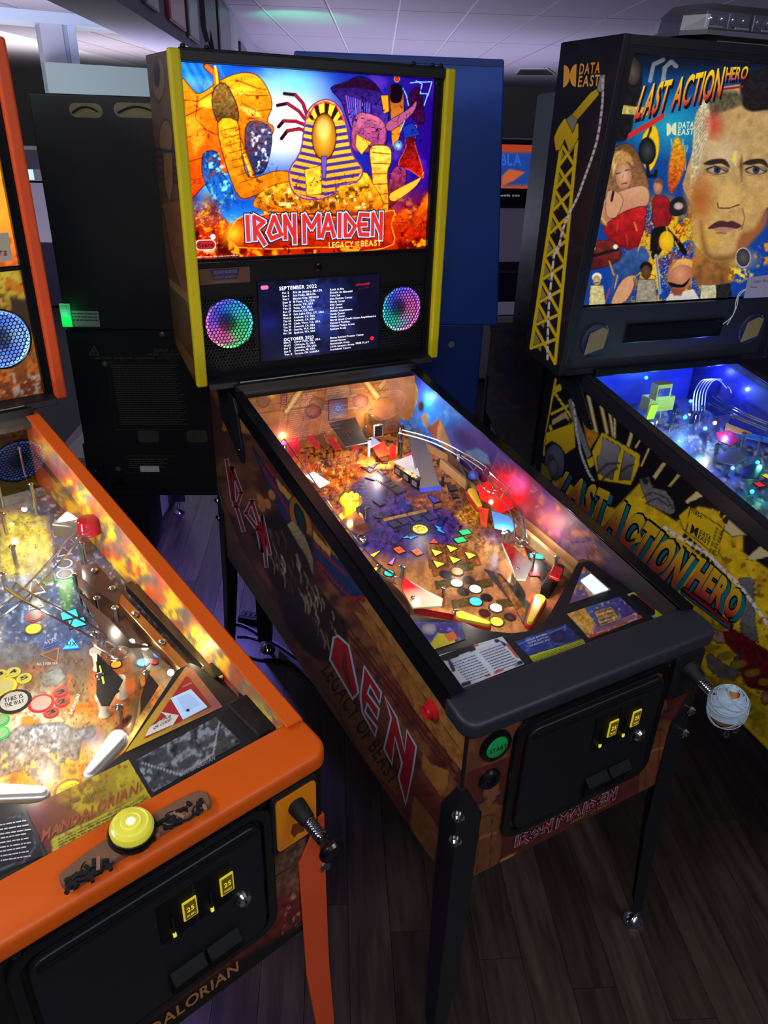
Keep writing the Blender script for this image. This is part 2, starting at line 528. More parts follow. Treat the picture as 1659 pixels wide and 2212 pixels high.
def leg(root, sx, front, m_leg, m_bolt, foot=True):
    """L-section leg on a cabinet corner, tapering to a levelling foot"""
    y0 = 0. if front else LEN; dy = 1 if front else -1       # dy: towards the cabinet's middle
    mb = MB(); ox, oy = sx * (W2 + .004), y0 - dy * .004; t = .004
    so = .016

    def prof(h, w):      # corner point and the two flange ends at height h
        k = max(0., (.48 - h) / .48); cx, cy = ox + sx * so * k, oy - dy * so * k
        return [(cx, cy, h), (cx - sx * w, cy, h), (cx - sx * w, cy + dy * t, h), (cx - sx * t, cy + dy * t, h), (cx - sx * t, cy + dy * w, h), (cx, cy + dy * w, h)]
    lv = [(.045, .026), (.06, .034), (.36, .05), (.655, .052)]
    vs = []; fs = []
    for h, w in lv: vs += prof(h, w)
    top = prof(.735, .012); vs += top
    for k in range(len(lv)):
        for i in range(6): fs.append((k * 6 + i, k * 6 + (i + 1) % 6, k * 6 + 6 + (i + 1) % 6, k * 6 + 6 + i))
    fs += [(5, 4, 3, 2, 1, 0), tuple(range(len(vs) - 6, len(vs)))]
    mb.add(vs, fs); l = mb.build('leg', m_leg, root, bevel=.0025)
    d = np.array([sx, -dy, 0]) / math.sqrt(2)
    for h in (.672, .612):
        b = MB(); p = np.array([ox - sx * .006, oy + dy * .006, h]); b.lathe(p, d, [(.0085, 0), (.0085, .0125)], 6); b.lathe(p + d * .0125, d, [(.0075, 0), (.0045, .0045), (0, .006)], 12)
        b.lathe(p, d, [(.0115, .004), (.0115, .007)], 16)
        b.build('leg_bolt', m_bolt, l)
    fx, fy = ox + sx * so - sx * .010, oy - dy * so + dy * .010
    f = MB(); f.lathe((fx, fy, 0), (0, 0, 1), [(.026, 0), (.027, .006), (.022, .014), (.010, .024), (.007, .026), (.007, .06)], 20)
    f.build('levelling_foot', CHROME, l, True)
    return l


def rounded(x0, x1, z0, z1, r, n=5):
    out = []
    for cx, cz, a in ((x1 - r, z0 + r, -90), (x1 - r, z1 - r, 0), (x0 + r, z1 - r, 90), (x0 + r, z0 + r, 180)):
        for i in range(n + 1):
            t = math.radians(a + 90 * i / n); out.append((cx + r * math.cos(t), cz + r * math.sin(t)))
    return out


def cabinet(root, m_side, m_front, m_trim, m_leg, m_rail, bolt=CHROME):
    P = {}
    for s in (-1, 1):
        mb = MB(); x = s * W2; pr = [(x, 0, ZB), (x, 0, .855), (x, 1.18, zr(1.18) - .006), (x, LEN, zr(1.18) - .006), (x, LEN, ZB + .0123)]
        mb.prism(pr if s < 0 else pr[::-1], (-s * .018, 0, 0)); P['side', s] = mb.build('side_panel', m_side, root)
        rl = MB(); y0, y1 = .05, 1.19
        for a, b, c, d in ((W2 - .0, W2 + .004, -.042, 0.), (W2 - .026, W2 + .004, -.004, 0.)):
            A = [(s * a, y, zr(y) + k) for y, k in ((y0, c), (y1, c), (y1, d), (y0, d))]
            rl.prism(A, (s * (b - a), 0, 0))
        P['rail', s] = rl.build('side_rail', m_rail, root, bevel=.0015)
        for f in (True, False): leg(root, s, f, m_leg, bolt)
    MB().box(-W2 + .018, W2 - .018, 0, .018, ZB, .855).build('front_panel', m_front, root)
    MB().box(-W2 + .018, W2 - .018, LEN - .018, LEN, ZB + .012, zr(1.18) - .006).build('back_panel', BLACKW, root)
    MB().box(-W2 + .018, W2 - .018, .018, LEN - .018, ZB + .006, ZB + .018).build('bottom_panel', BLACKW, root)
    # lock bar: rounded front corners, sloping top
    fp = []
    for cx, cy, a0, a1 in ((W2 + .010 - .028, -.014 + .028, -90, 0), ):
        arc = [(cx + .028 * math.cos(math.radians(t)), cy + .028 * math.sin(math.radians(t))) for t in np.linspace(a0, a1, 7)]
    fp = arc + [(W2 + .010, .055), (W2 - .006, .066), (-W2 + .006, .066), (-W2 - .010, .055)] + [(-x, y) for x, y in arc[::-1]]
    n = len(fp); zt = lambda y: .8815 + .13 * y
    mb = MB(); mb.add([(x, y, .847 + .13 * max(y, 0)) for x, y in fp] + [(x, y, zt(y)) for x, y in fp],
                      [tuple(range(n))[::-1], tuple(range(n, 2 * n))] + [(i, (i + 1) % n, n + (i + 1) % n, n + i) for i in range(n)])
    o = mb.build('lock_bar', m_trim, root, bevel=.009, seg=4); P['lockbar'] = o
    for p in o.data.polygons: p.use_smooth = True
    # glass sheet
    y0, y1 = .066, 1.14
    g = MB(); g.add([(-W2 + .02, y0, zg(y0)), (W2 - .02, y0, zg(y0)), (W2 - .02, y1, zg(y1)), (-W2 + .02, y1, zg(y1))], [(0, 1, 2, 3)])
    P['glass'] = g.build('playfield_glass', PGLASS, root)
    # channel at the head end of the glass
    mb = MB(); mb.box(-W2 + .02, W2 - .02, 1.105, 1.14, zg(1.12) + .001, zg(1.12) + .024); mb.build('glass_channel', BLACKG, root, bevel=.003)
    return P


def coin_door(root, M, y=-.004):
    """black steel coin door with frame, two lit reject buttons, returns and lock"""
    fr = MB(); o = rounded(-.183, .186, .553, .838, .035); i_ = rounded(-.167, .170, .568, .823, .026); n = len(o)
    V = [(x, y - .004, z) for x, z in o] + [(x, y - .004, z) for x, z in i_] + [(x, y + .004, z) for x, z in o] + [(x, y + .004, z) for x, z in i_]
    F = []
    for k in range(n):
        q = (k + 1) % n; F += [(k, q, n + q, n + k), (2 * n + q, q, k, 2 * n + k), (n + k, n + q, 3 * n + q, 3 * n + k)]
    fr.add(V, F); door = fr.build('coin_door', BLACKG, root, bevel=.002)
    d = MB(); d.prism([(x, y - .009, z) for x, z in rounded(-.160, .163, .575, .816, .022)], (0, .012, 0)); d.build('door_leaf', BLACK, door, bevel=.003, seg=3)
    b = MB(); b.box(-.150, .154, y - .014, y - .008, .798, .806); b.build('hinge_strip', BLACKG, door, bevel=.002)
    for k, cx in enumerate((.026, .084)):
        e = MB(); e.prism([(cx - .030 + .006 * j, y - .0112, z) for j, z in ((0, .785), (0, .70), (9, .70), (9, .785))], (0, .006, 0)); e.build('coin_entry', BLACKP, door, bevel=.003)
        r = MB(); r.box(cx + .005, cx + .027, y - .0136, y - .011, .722, .760); rb = r.build('reject_button', mat('yellow_lit_frame', C(225, 205, 40), .3, emit=.45, ecol=C(220, 196, 40)), door, bevel=.002)
        r = MB(); r.box(cx + .0075, cx + .0245, y - .0142, y - .0134, .725, .757); r.build('button_face', mat('button_face_dark', C(52, 44, 10), .4, emit=.12, ecol=C(190, 160, 20)), rb)
        t = MB(); pl = lambda a, c: (a, y - .0146, c)
        text(t, '25', pl, (cx + .0105, .739, .011, .009), 'b'); text(t, 'PUSH', pl, (cx + .010, .729, .012, .004), 'b'); t.build('lettering', mat('button_print', C(240, 220, 60), .4, emit=.6, ecol=C(240, 210, 40)), rb)
        sl = MB(); sl.box(cx - .012, cx - .0095, y - .0145, y - .0125, .714, .748); sl.build('coin_slot', DSTEEL, door)
        dot = MB(); dot.box(cx - .013, cx - .0085, y - .0155, y - .0128, .708, .715); dot.build('slot_lamp', mat('slot_lamp', C(220, 210, 60), .3, emit=.8), door)
        rt = MB(); rt.prism([(cx - .026, y - .010, .632), (cx + .028, y - .010, .632), (cx + .028, y - .026, .618), (cx - .026, y - .026, .618)], (0, 0, -.006))
        rt.box(cx - .026, cx + .028, y - .016, y - .009, .585, .626); rt.build('coin_return', BLACKP, door, bevel=.002)
    lk = MB(); lk.lathe((.124, y - .008, .686), (0, -1, 0), [(.013, 0), (.0135, .005), (.010, .010), (.004, .011)], 18); lo = lk.build('door_lock', CHROME, door, True)
    MB().box(.1225, .1255, y - .0202, y - .019, .682, .690).build('keyhole', RUBBER, lo)
    for x in (-.165, .168):
        q = MB(); q.lathe((x, y - .003, .8445 if x < 0 else .8435), (0, -1, 0), [(.008, 0), (.006, .003), (0, .0045)], 12); q.build('frame_bolt', BLACKG, door, True)
    return door


def stern_head(root, M, m_trim, m_side):
    """back box with side panels, coloured edge trims, top bar and shelf"""
    x = .3616; P = {}
    A = [(1.14, 1.0975), (1.331, 1.165), (1.331, 1.833), (1.14, 1.833)]
    for s in (-1, 1):
        mb = MB(); pr = [(s * x, y, z) for y, z in A]; mb.prism(pr if s > 0 else pr[::-1], (-s * .018, 0, 0)); P['side', s] = mb.build('head_side_panel', m_side, root)
        tr = MB(); sec = [(s * (x + .002), 1.126), (s * (x + .002), 1.146), (s * (x - .0255), 1.146), (s * (x - .0255), 1.126)]
        tr.prism([(a, b, 1.0955) for a, b in sec], (0, 0, .743)); P['trim', s] = tr.build('head_edge_trim', m_trim, root, bevel=.006, seg=3)
    MB().box(-x + .018, x - .018, 1.30, 1.331, 1.12, 1.833).build('head_back', BLACKW, root)
    MB().box(-x + .018, x - .018, 1.146, 1.30, 1.818, 1.833).build('head_top', BLACKW, root)
    mb = MB(); mb.box(-x + .018, x - .018, 1.16, 1.30, 1.098, 1.112); mb.build('head_floor', BLACKW, root)
    mb = MB(); mb.box(-.336, .336, 1.132, 1.156, 1.815, 1.838); mb.box(-.336, .336, 1.140, 1.152, 1.832, 1.842); mb.build('top_bar', BLACK, root, bevel=.003)
    for q in (-.327, -.275, .245, .30, .325):
        c = MB(); c.lathe((q, 1.142, 1.842), (0, 0, 1), [(.006, 0), (.006, .004), (.003, .006)], 10); c.build('top_bar_bolt', BLACKG, root)
    MB().box(.315, .336, 1.140, 1.156, 1.10, 1.815).build('side_strip', BLACKG, root, bevel=.002)
    # shelf under the head
    mb = MB(); mb.prism([(-.335, 1.150, 1.112), (-.335, 1.118, 1.104), (-.335, 1.110, 1.090), (-.335, 1.150, 1.085)], (.67, 0, 0)); mb.build('head_shelf', BLACK, root, bevel=.002)
    mb = MB(); mb.box(-.272, .272, 1.10, 1.19, 1.05, 1.098); mb.build('neck', BLACKW, root)
    return P


def hinge(root, s):
    """black head-hinge arm on the cabinet side, tapering to a rounded end"""
    x = s * (W2 + .001); pts = [(1.225, 1.086), (1.20, .985), (1.12, .948), (1.065, .915), (1.045, .905), (1.032, .915), (1.035, .945), (1.06, 1.04), (1.08, 1.074)]
    pr = [(x, y, z) for y, z in pts]; mb = MB(); mb.prism(pr if s > 0 else pr[::-1], (s * .007, 0, 0)); o = mb.build('head_hinge', BLACK, root, bevel=.002)
    b = MB(); b.lathe((s * (W2 + .008), 1.055, .938), (s, 0, 0), [(.008, 0), (.006, .003), (0, .0045)], 12); b.build('hinge_bolt', BLACKG, o, True)


def hexgrille(root, cx, cz, y, w, h, pitch=.0092, name='speaker_grille', clip=None):
    mb = MB(); r = pitch / math.sqrt(3); k = .80; row = 0; z = cz - h / 2
    while z <= cz + h / 2:
        xx = cx - w / 2 + (pitch / 2 if row % 2 else 0)
        while xx <= cx + w / 2:
            if clip is None or clip(xx, z):
                a = [(xx + r * math.sin(math.radians(60 * i)), z + r * math.cos(math.radians(60 * i))) for i in range(6)]
                b = [(xx + r * k * math.sin(math.radians(60 * i)), z + r * k * math.cos(math.radians(60 * i))) for i in range(6)]
                mb.add([(p, y, q) for p, q in a] + [(p, y, q) for p, q in b] + [(p, y + .002, q) for p, q in b], [(i, (i + 1) % 6, 6 + (i + 1) % 6, 6 + i) for i in range(6)] + [(6 + i, 6 + (i + 1) % 6, 12 + (i + 1) % 6, 12 + i) for i in range(6)])
            xx += pitch
        z += r * 1.5; row += 1
    return tag(mb.build(name, BLACK, root), kind='stuff')


def led_speaker(root, cx, cz, y, r, hues, bright=1.0, mname='speaker_glow', ds=1.):
    """speaker with a glowing LED ring and cone behind a hexagonal grille"""
    hs = np.array([lin(h) for h in hues]); n = 48

    def hue(t):
        p = t * len(hs); i = int(p) % len(hs); f = p - int(p); return hs[i] * (1 - f) + hs[(i + 1) % len(hs)] * f
    mb = MB(); rings = [(1.0, .0, 1.15), (.88, .0, 1.15), (.86, .004, .16), (.80, .006, .62), (.55, .016, .5), (.38, .02, .3), (.35, .014, .12), (.2, .008, .10), (.02, .006, .05)]
    V = []; Cc = []; F = []
    for a, (q, d, br) in enumerate(rings):
        for i in range(n):
            t = i / n; V.append((cx + r * q * math.sin(2 * math.pi * t), y + d * ds, cz + r * q * math.cos(2 * math.pi * t)))
            Cc.append(np.clip(hue((t + (.10 if a > 2 else 0)) % 1) * br * bright, 0, 3))
    for a in range(len(rings) - 1):
        for i in range(n): F.append((a * n + i, a * n + (i + 1) % n, (a + 1) * n + (i + 1) % n, (a + 1) * n + i))
    F.append(tuple(range((len(rings) - 1) * n, len(rings) * n)))
    mb.add(V, F, 0, Cc)
    o = mb.build('speaker', vmat(mname, .5, 1.0), root)
    rim = MB(); rim.tube([(cx + r * 1.03 * math.sin(2 * math.pi * i / 40), y - .001, cz + r * 1.03 * math.cos(2 * math.pi * i / 40)) for i in range(40)], .0022, 6, True); rim.build('speaker_rim', BLACKG, o, True)
    return o


def bezier_pts(n=24): return [(math.sin(2 * math.pi * i / n), math.cos(2 * math.pi * i / n)) for i in range(n)]


def insert_light(pfo, M, kind, u, v, size, colr, lit, ang=0., rim=(20, 18, 20), h=.0012, asp=1.):
    """playfield insert: coloured translucent lens with a printed rim; lit ones glow"""
    c = M.pf(u, v, h); ex = np.array([math.cos(ang), math.sin(ang), PFS * math.sin(ang)]); ey = np.array([-math.sin(ang), math.cos(ang), PFS * math.cos(ang)])
    S = {'tri': [(-.9, -.7), (.9, -.7), (0, 1.1)], 'rect': [(-1, -1), (1, -1), (1, 1), (-1, 1)],
         'arrow': [(-.62, -1), (.62, -1), (.18, 1), (-.18, 1)], 'bolt': [(-.3, 1.2), (.5, .3), (.05, .25), (.4, -1.3), (-.55, -.1), (-.1, -.05)],
         'spike': [(-.45, -1.2), (.45, -1.2), (0, 1.4)]}
    sh = [(.95 * math.sin(2 * math.pi * i / 20), .95 * math.cos(2 * math.pi * i / 20)) for i in range(20)][::-1] if kind == 'round' else S[kind]
    up = np.array([0, -PFS, 1.])
    put = lambda k, d: [c + up * d + ex * p * size * k * asp + ey * q * size * k for p, q in sh]
    key = 'insert_%d_%d_%d_%d' % (*colr, lit * 10)
    mt = mat(key, C(*colr), .25, emit=lit, ecol=C(*colr)) if lit else mat(key, C(*colr), .3)
    r = MB(); r.prism(put(1.28, -.001), up * .0012); ro = r.build('insert_rim', mat('insert_rim_%d_%d_%d' % rim, C(*rim), .4), None)
    b = MB(); b.prism(put(1, -.001), up * .0022); o = b.build('insert_light', mt, pfo); ro.parent = o
    return o, c, ex, ey


def card(root, name, corners, m, t=.0008):
    """thin printed card given by four corners (counter-clockwise seen from above)"""
    c = [np.asarray(p, float) for p in corners]; n = np.cross(c[1] - c[0], c[3] - c[0]); n /= np.linalg.norm(n)
    mb = MB(); mb.prism([p - n * t for p in c], n * t); return mb.build(name, m, root)


def post(root, M, u, v, h, r, m, name='post', hb=0., cap=None):
    p = M.pf(u, v, hb); mb = MB(); mb.cyl(p, p + np.array([0, 0, h]), r, n=10); o = mb.build(name, m, root, True)
    if cap:
        c = MB(); c.lathe(p + np.array([0, 0, h]), (0, 0, 1), [(r * 1.7, 0), (r * 1.7, .002), (r * .8, .005)], 10); c.build('post_cap', cap, o, True)
    return o


LAMPK = 1.


def lamp(name, root, p, power, color, r=.006):
    """small bulb of the machine: light parented to its machine"""
    d = bpy.data.lights.new(name, 'POINT'); d.energy = power * LAMPK; d.color = color; d.shadow_soft_size = r
    o = bpy.data.objects.new(name, d); COL.objects.link(o); o.parent = root; o.location = p
    return o


def flipper(root, M, uv0, uv1, m, mr, h=.02, r0=.012, r1=.006):
    a = M.pf(*uv0, h); b = M.pf(*uv1, h); d = b - a; L = np.linalg.norm(d); d /= L; n = np.cross([0, -PFS, 1], d); n /= np.linalg.norm(n); up = np.array([0, -PFS, 1.])

    def outline(g):
        pts = []
        for k in range(9):
            t = math.pi / 2 + math.pi * k / 8; pts.append(a + (r0 + g) * (math.cos(t) * d + math.sin(t) * n))
        for k in range(9):
            t = -math.pi / 2 + math.pi * k / 8; pts.append(b + (r1 + g) * (math.cos(t) * d + math.sin(t) * n))
        return pts
    mb = MB(); mb.prism([p - up * .012 for p in outline(0)], up * .024); o = mb.build('flipper', m, root, bevel=.0015)
    rb = MB(); rb.prism([p - up * .007 for p in outline(.0035)], up * .012); rb.build('flipper_rubber', mr, o, bevel=.002)
    return o


def wire_ramp(root, M, pts, gap=.022, r=.0021, name='wire_ramp', k=6, cross=3):
    """two-rail wire ramp through points (u,v,height) of the photograph's plan"""
    P = smooth_path([M.pf(u, v, h) for u, v, h in pts], k); A = []; B = []
    for i, p in enumerate(P):
        d = P[min(i + 1, len(P) - 1)] - P[max(i - 1, 0)]; n = np.cross([0, 0, 1], d); n /= max(np.linalg.norm(n), 1e-9); A.append(p + n * gap / 2); B.append(p - n * gap / 2)
    mb = MB(); mb.tube(A, r, 6); mb.tube(B, r, 6)
    for i in range(0, len(P), cross * 2):
        mid = (A[i] + B[i]) / 2 - np.array([0, 0, gap * .55]); mb.tube([A[i], mid, B[i]], r * .9, 5)
    return mb.build(name, WIRE, root, True)


def plastic(root, M, pts, h, m, t=.0025, name='plastic'):
    mb = MB(); P = [M.pf(u, v, h) for u, v in pts]; mb.prism(P, (0, -PFS * t, t)); return mb.build(name, m, root)


def ribbon(root, M, pts, hgt, m, name='guide_rail', th=.0012):
    """upright strip standing on the playfield through plan points (u,v,h)"""
    P = smooth_path([M.pf(*p) for p in pts], 5); mb = MB(); n = len(P)
    V = []
    for i, p in enumerate(P):
        d = P[min(i + 1, n - 1)] - P[max(i - 1, 0)]; q = np.cross([0, 0, 1], d); q /= np.linalg.norm(q); q *= th / 2
        V += [p + q, p - q, p - q + [0, 0, hgt], p + q + [0, 0, hgt]]
    F = [(i * 4 + a, i * 4 + (a + 1) % 4, i * 4 + 4 + (a + 1) % 4, i * 4 + 4 + a) for i in range(n - 1) for a in range(4)] + [(3, 2, 1, 0), tuple(range(4 * n - 4, 4 * n))]
    mb.add(V, F); return mb.build(name, m, root, True)


def strokes(mb, lines, w, place):
    """polylines drawn as flat bands of width w; place(x,y)->3-D"""
    for L in lines:
        P = [np.array(p, float) for p in L]
        for i in range(len(P) - 1):
            d = P[i + 1] - P[i]; d /= np.linalg.norm(d); n = np.array([-d[1], d[0]]) * w / 2; e = d * w * .32
            mb.flat([place(*k) for k in (P[i] - e - n, P[i + 1] + e - n, P[i + 1] + e + n, P[i] - e + n)])


# ------------------------------------------------------------------ middle machine (black, yellow trims)
def build_middle():
    M = Mach(0, 0, 0); root = empty('pinball_machine', (0, 0, 0))
    tag(root, 'middle pinball machine with yellow head trims, black lock bar and IRON MAIDEN lettering', 'pinball machine', 'pinball machines facing the camera')
    m_side = mat('sandstone_brown_print', C(92, 52, 40), .45); yel = mat('yellow_powder_coat', C(206, 190, 6), .5)
    P = cabinet(root, m_side, m_side, LOCKB, BLACK, BLACKG); hinge(root, -1); hinge(root, 1)
    H = stern_head(root, M, yel, m_side)
    B2 = T(300, 80, 2.37); C6 = T(460, 780, 2.765); C7 = T(760, 1000, 2.37); C8 = T(440, 900, 3.19); CB = T(600, 1360, 3.607)

    # --- left side print
    pn = Panel(M, (-.2806, LEN, .497), (-.2806, 0, ZB), (-.2806, 0, .853), (-.2806, LEN, 1.088), 330, 96); p = pn.paint
    p.grad((480, 950), (74, 44, 40), (960, 1750), (104, 50, 38)); p.shade(40, .22, 1)
    p.noise(60, (128, 84, 48), .5, .62, .8, 3); p.noise(22, (60, 26, 26), .56, .7, .6, 9)
    p.poly([(455, 1000), (490, 1160), (600, 1350), (760, 1600), (930, 1860), (990, 1930), (900, 1880), (560, 1400), (440, 1200)], (112, 82, 46), noise=.2)
    p.poly(C8((60, 380), (120, 540), (260, 900), (430, 1180), (620, 1500), (600, 1560), (300, 1150), (130, 900), (70, 600)), (104, 74, 44), out=(48, 24, 20), noise=.25)
    p.poly(C8((140, 900), (240, 990), (520, 1420), (560, 1560), (470, 1500), (240, 1160), (140, 980)), (96, 92, 46), a=.8)
    p.poly([(478, 930), (560, 940), (640, 1060), (770, 1290), (900, 1490), (1005, 1640), (1005, 1600), (760, 1230), (560, 880), (500, 850)], (150, 106, 52), out=(60, 28, 20), noise=.2)      # upper plank
    p.poly([(765, 1320), (800, 1330), (1005, 1640), (998, 1668), (900, 1540)], (140, 92, 44), (150, 98, 50), out=(70, 34, 20), noise=.25, nsc=8)
    for k in range(7):
        p.line([(800 + k * 26, 1360 + k * 40), (815 + k * 26, 1400 + k * 40), (812 + k * 27, 1420 + k * 41)], 1.4, (84, 46, 22), .8)
    p.line([(690, 1290), (1000, 1690)], 7, (84, 34, 28)); p.line([(690, 1275), (1000, 1672)], 2, (56, 22, 20)); p.line([(684, 1296), (996, 1700)], 2, (56, 22, 20))
    # winged ornament
    p.poly(C8((340, 215), (560, 545), (720, 800), (760, 860), (720, 940), (660, 820), (560, 720), (470, 560)), (34, 48, 92), out=(30, 16, 20))
    p.poly(C8((700, 830), (830, 900), (960, 1010), (1110, 1230), (1100, 1275), (960, 1240), (860, 1110), (760, 960)), (34, 52, 96), out=(30, 16, 20))
    for a, b in (((400, 330), (600, 680)), ((430, 330), (640, 640)), ((760, 880), (980, 1090)), ((780, 1000), (1000, 1235))):
        p.line(C8(a, b), 5, (140, 34, 40))
    p.poly(C8((950, 1240), (1110, 1240), (1120, 1275), (1000, 1270)), (150, 40, 38))
    for k in range(16):
        p.line(C8((760 + k * 22, 880 + k * 24), (740 + k * 20, 950 + k * 22)), 1, (16, 22, 50), .8); p.line(C8((360 + k * 20, 250 + k * 33), (390 + k * 16, 300 + k * 30)), 1, (16, 22, 50), .8)
    p.poly(C8((490, 415), (620, 560), (600, 590), (520, 500)), (186, 134, 62), out=(50, 24, 16)); p.poly(C8((740, 770), (880, 930), (870, 965), (760, 850)), (186, 134, 62), out=(50, 24, 16))
    p.ell(C8((670, 720))[0], 20, 54, (176, 122, 58), (140, 88, 40), out=(46, 22, 16), rot=-.3); p.ell(C8((665, 700))[0], 9, 30, (24, 64, 58), (20, 36, 50), out=(30, 16, 20), rot=-.3)
    for q in ((390, 570), (470, 540), (400, 620), (440, 600), (510, 690), (470, 730), (500, 760)):
        p.ell(C8(q)[0], 7, 12, (168, 112, 62), rot=-.4)
    # torn dark middle with pale wrappings
    p.poly(C8((500, 640), (560, 720), (740, 830), (760, 1000), (740, 1120), (830, 1240), (980, 1420), (990, 1600), (900, 1690), (800, 1680), (690, 1600), (560, 1420), (500, 1200), (400, 1000), (330, 800), (420, 700)), (34, 27, 25), out=(70, 34, 24), soft=8, noise=.4)
    rg = random.Random(4)
    for k in range(70):
        t = rg.random(); q = rg.random() - .5; x = 430 + 480 * t + 150 * q; y = 760 + 760 * t - 60 * q; L = 30 + 70 * rg.random()
        s_ = rg.choice([(176, 158, 128), (120, 102, 80), (84, 70, 56), (206, 190, 160)])
        p.line(C8((x, y), (x + L * .3, y + L * .75), (x + L * .28, y + L * 1.3)), 2 + 2.4 * rg.random(), s_, .5)
    p.poly(C8((575, 745), (620, 715), (700, 830), (755, 980), (755, 1100), (700, 950), (640, 860)), (150, 138, 112), (110, 96, 78), out=(30, 20, 16))
    for k in range(9): p.line(C8((600 + k * 14, 800 + k * 26), (690 + k * 6, 780 + k * 34)), 1.2, (60, 48, 38))
    # light flaked patches by the front
    p.poly(CB((1130, 960), (1200, 1050), (1330, 1100), (1330, 1200), (1270, 1310), (1190, 1180), (1120, 1080)), (150, 98, 48), out=(84, 40, 24), noise=.2)
    p.poly(CB((1060, 1290), (1180, 1430), (1260, 1560), (1240, 1700), (1200, 1860), (1060, 1640), (1030, 1520)), (132, 84, 46), out=(60, 28, 20), noise=.2)
    p.poly(CB((340, 310), (430, 360), (640, 640), (760, 800), (930, 1190), (930, 1290), (700, 1060), (470, 640), (330, 420)), (112, 76, 44), out=(60, 30, 22), noise=.2)
    p.shade(6, .10, 21)
    pn.build('side_art', vmat('printed_side', .38), P['side', -1])
    # lettering of the side, traced letter by letter
    side = lambda q: [M.X(u, v, -.2812) for u, v in q]
    LT = {
          'D': CB((430, 58), (470, 38), (560, 120), (637, 492), (585, 552), (400, 235)),
          'E': CB((672, 275), (815, 490), (797, 585), (722, 450), (708, 495), (797, 620), (780, 715), (700, 590), (688, 640), (780, 760), (762, 842), (655, 650), (638, 520)),
          'M': CB((832, 515), (935, 685), (988, 940), (1005, 775), (1087, 912), (1060, 1100), (998, 1370), (935, 1150), (962, 1040), (915, 850), (892, 1060), (822, 930), (878, 690))}
    for k, q in LT.items():
        c = np.mean(q, 0); sd = side(q)
        o = MB(); o.prism(sd, (-.0006, 0, 0)); lo = o.build('letter', mat('letter_silver_edge', C(150, 168, 190), .35), root)
        A = np.array(q); n = len(A); inn = []
        sg = np.sign(sum(A[i][0] * A[(i + 1) % n][1] - A[(i + 1) % n][0] * A[i][1] for i in range(n)))
        for i in range(n):
            a, b, d = A[i - 1], A[i], A[(i + 1) % n]; e1 = (b - a) / np.linalg.norm(b - a); e2 = (d - b) / np.linalg.norm(d - b)
            n1 = np.array([-e1[1], e1[0]]) * sg; n2 = np.array([-e2[1], e2[0]]) * sg; m_ = n1 + n2; m_ /= max(np.linalg.norm(m_), .3)
            inn.append(b + m_ * min(4.2 / max(m_ @ n1, .45), 8))
        o = MB(); o.prism([M.X(u, v, -.2819) for u, v in inn], (-.0004, 0, 0)); o.build('letter_fill', mat('letter_red', C(142, 28, 34), .4), lo)
    for L in ([C8((158, 300), (200, 575))], [C8((212, 610), (193, 350), (258, 525), (226, 622), (274, 785))], [C8((332, 580), (290, 665), (372, 775), (405, 930), (392, 780), (332, 580))], [C8((398, 690), (432, 1030)), C8((402, 690), (455, 945))]):
        o = MB(); strokes(o, L, 9.5, lambda u, v: M.X(u, v, -.2812)); lo = o.build('letter', mat('letter_silver_edge', C(150, 168, 190), .35), root); o = MB(); strokes(o, L, 5.2, lambda u, v: M.X(u, v, -.2818)); o.build('letter_fill', mat('letter_red', C(142, 28, 34), .4), lo)
    for hole in (CB((520, 165), (582, 500), (496, 290)),):
        o = MB(); o.prism([M.X(u, v, -.2824) for u, v in hole], (-.0003, 0, 0)); o.build('letter_counter', mat('letter_counter', C(86, 36, 30), .45), root)
    t = MB(); text(t, 'LEGACY OF BEAST', lambda a, b: M.X(*(np.array([694, 1450]) + a * np.array([150, 248]) + b * np.array([12, -12])), -.2813), (0, 0, 1, 1.9), 'b')
    t.build('side_title', mat('engraved_dark', C(58, 36, 24), .5), root)

    # flipper button
    fb = M.X(936, 1533, -.2806); o = MB(); o.lathe(fb, (-1, 0, 0), [(.0185, 0), (.0185, .006), (.016, .008), (.0125, .008), (.0125, .015), (.0115, .017), (.008, .0145), (0, .0135)], 22)
    o.build('flipper_button', REDP, root, True)
    # vertical black corner line
    MB().box(-.2822, -.2775, -.0022, .0025, .733, .848).build('corner_bead', BLACK, root)

    # --- front print
    pn = Panel(M, (-.28, -.0008, ZB), (.28, -.0008, ZB), (.28, -.0008, .853), (-.28, -.0008, .853), 170, 110); p = pn.paint
    p.grad((1000, 1650), (104, 62, 42), (1000, 1900), (112, 66, 40)); p.shade(30, .3, 4)
    p.poly([(1000, 1672), (1160, 1612), (1500, 1450), (1500, 1700), (1000, 1950)], (84, 36, 30), noise=.25, nsc=20)
    FQ = T(880, 1360, 2.13)
    for a in (0, 1):
        dx, dy = (0, 0) if a == 0 else (772, -392)
        g = lambda *q: FQ(*[(x + dx, y + dy) for x, y in q])
        p.poly(g((300, 820), (360, 790), (440, 810), (455, 900), (420, 1060), (400, 1130), (290, 1150)), (116, 70, 40), (104, 58, 36), out=(50, 24, 18), noise=.15)
        p.poly(g((350, 730), (420, 705), (425, 760), (395, 790), (372, 830), (352, 790)), (126, 78, 50), out=(44, 20, 16)); p.line(g((318, 800), (362, 780)), 5, (50, 34, 60)); p.line(g((410, 770), (450, 755)), 5, (50, 34, 60))
        p.line(g((300, 970), (405, 935)), 5, (150, 100, 56)); p.line(g((330, 880), (320, 1120)), 1.5, (54, 26, 18)); p.line(g((390, 870), (380, 1090)), 1.5, (54, 26, 18)); p.line(g((310, 870), (400, 850), (425, 880)), 2, (54, 26, 18))
    p.poly(FQ((430, 930), (500, 940), (980, 780), (960, 720), (990, 700), (1000, 800), (440, 1040)), (84, 34, 28), noise=.2)
    p.poly(FQ((425, 1060), (500, 1025), (480, 1050), (430, 1070)), (170, 122, 58)); p.shade(8, .1, 3)
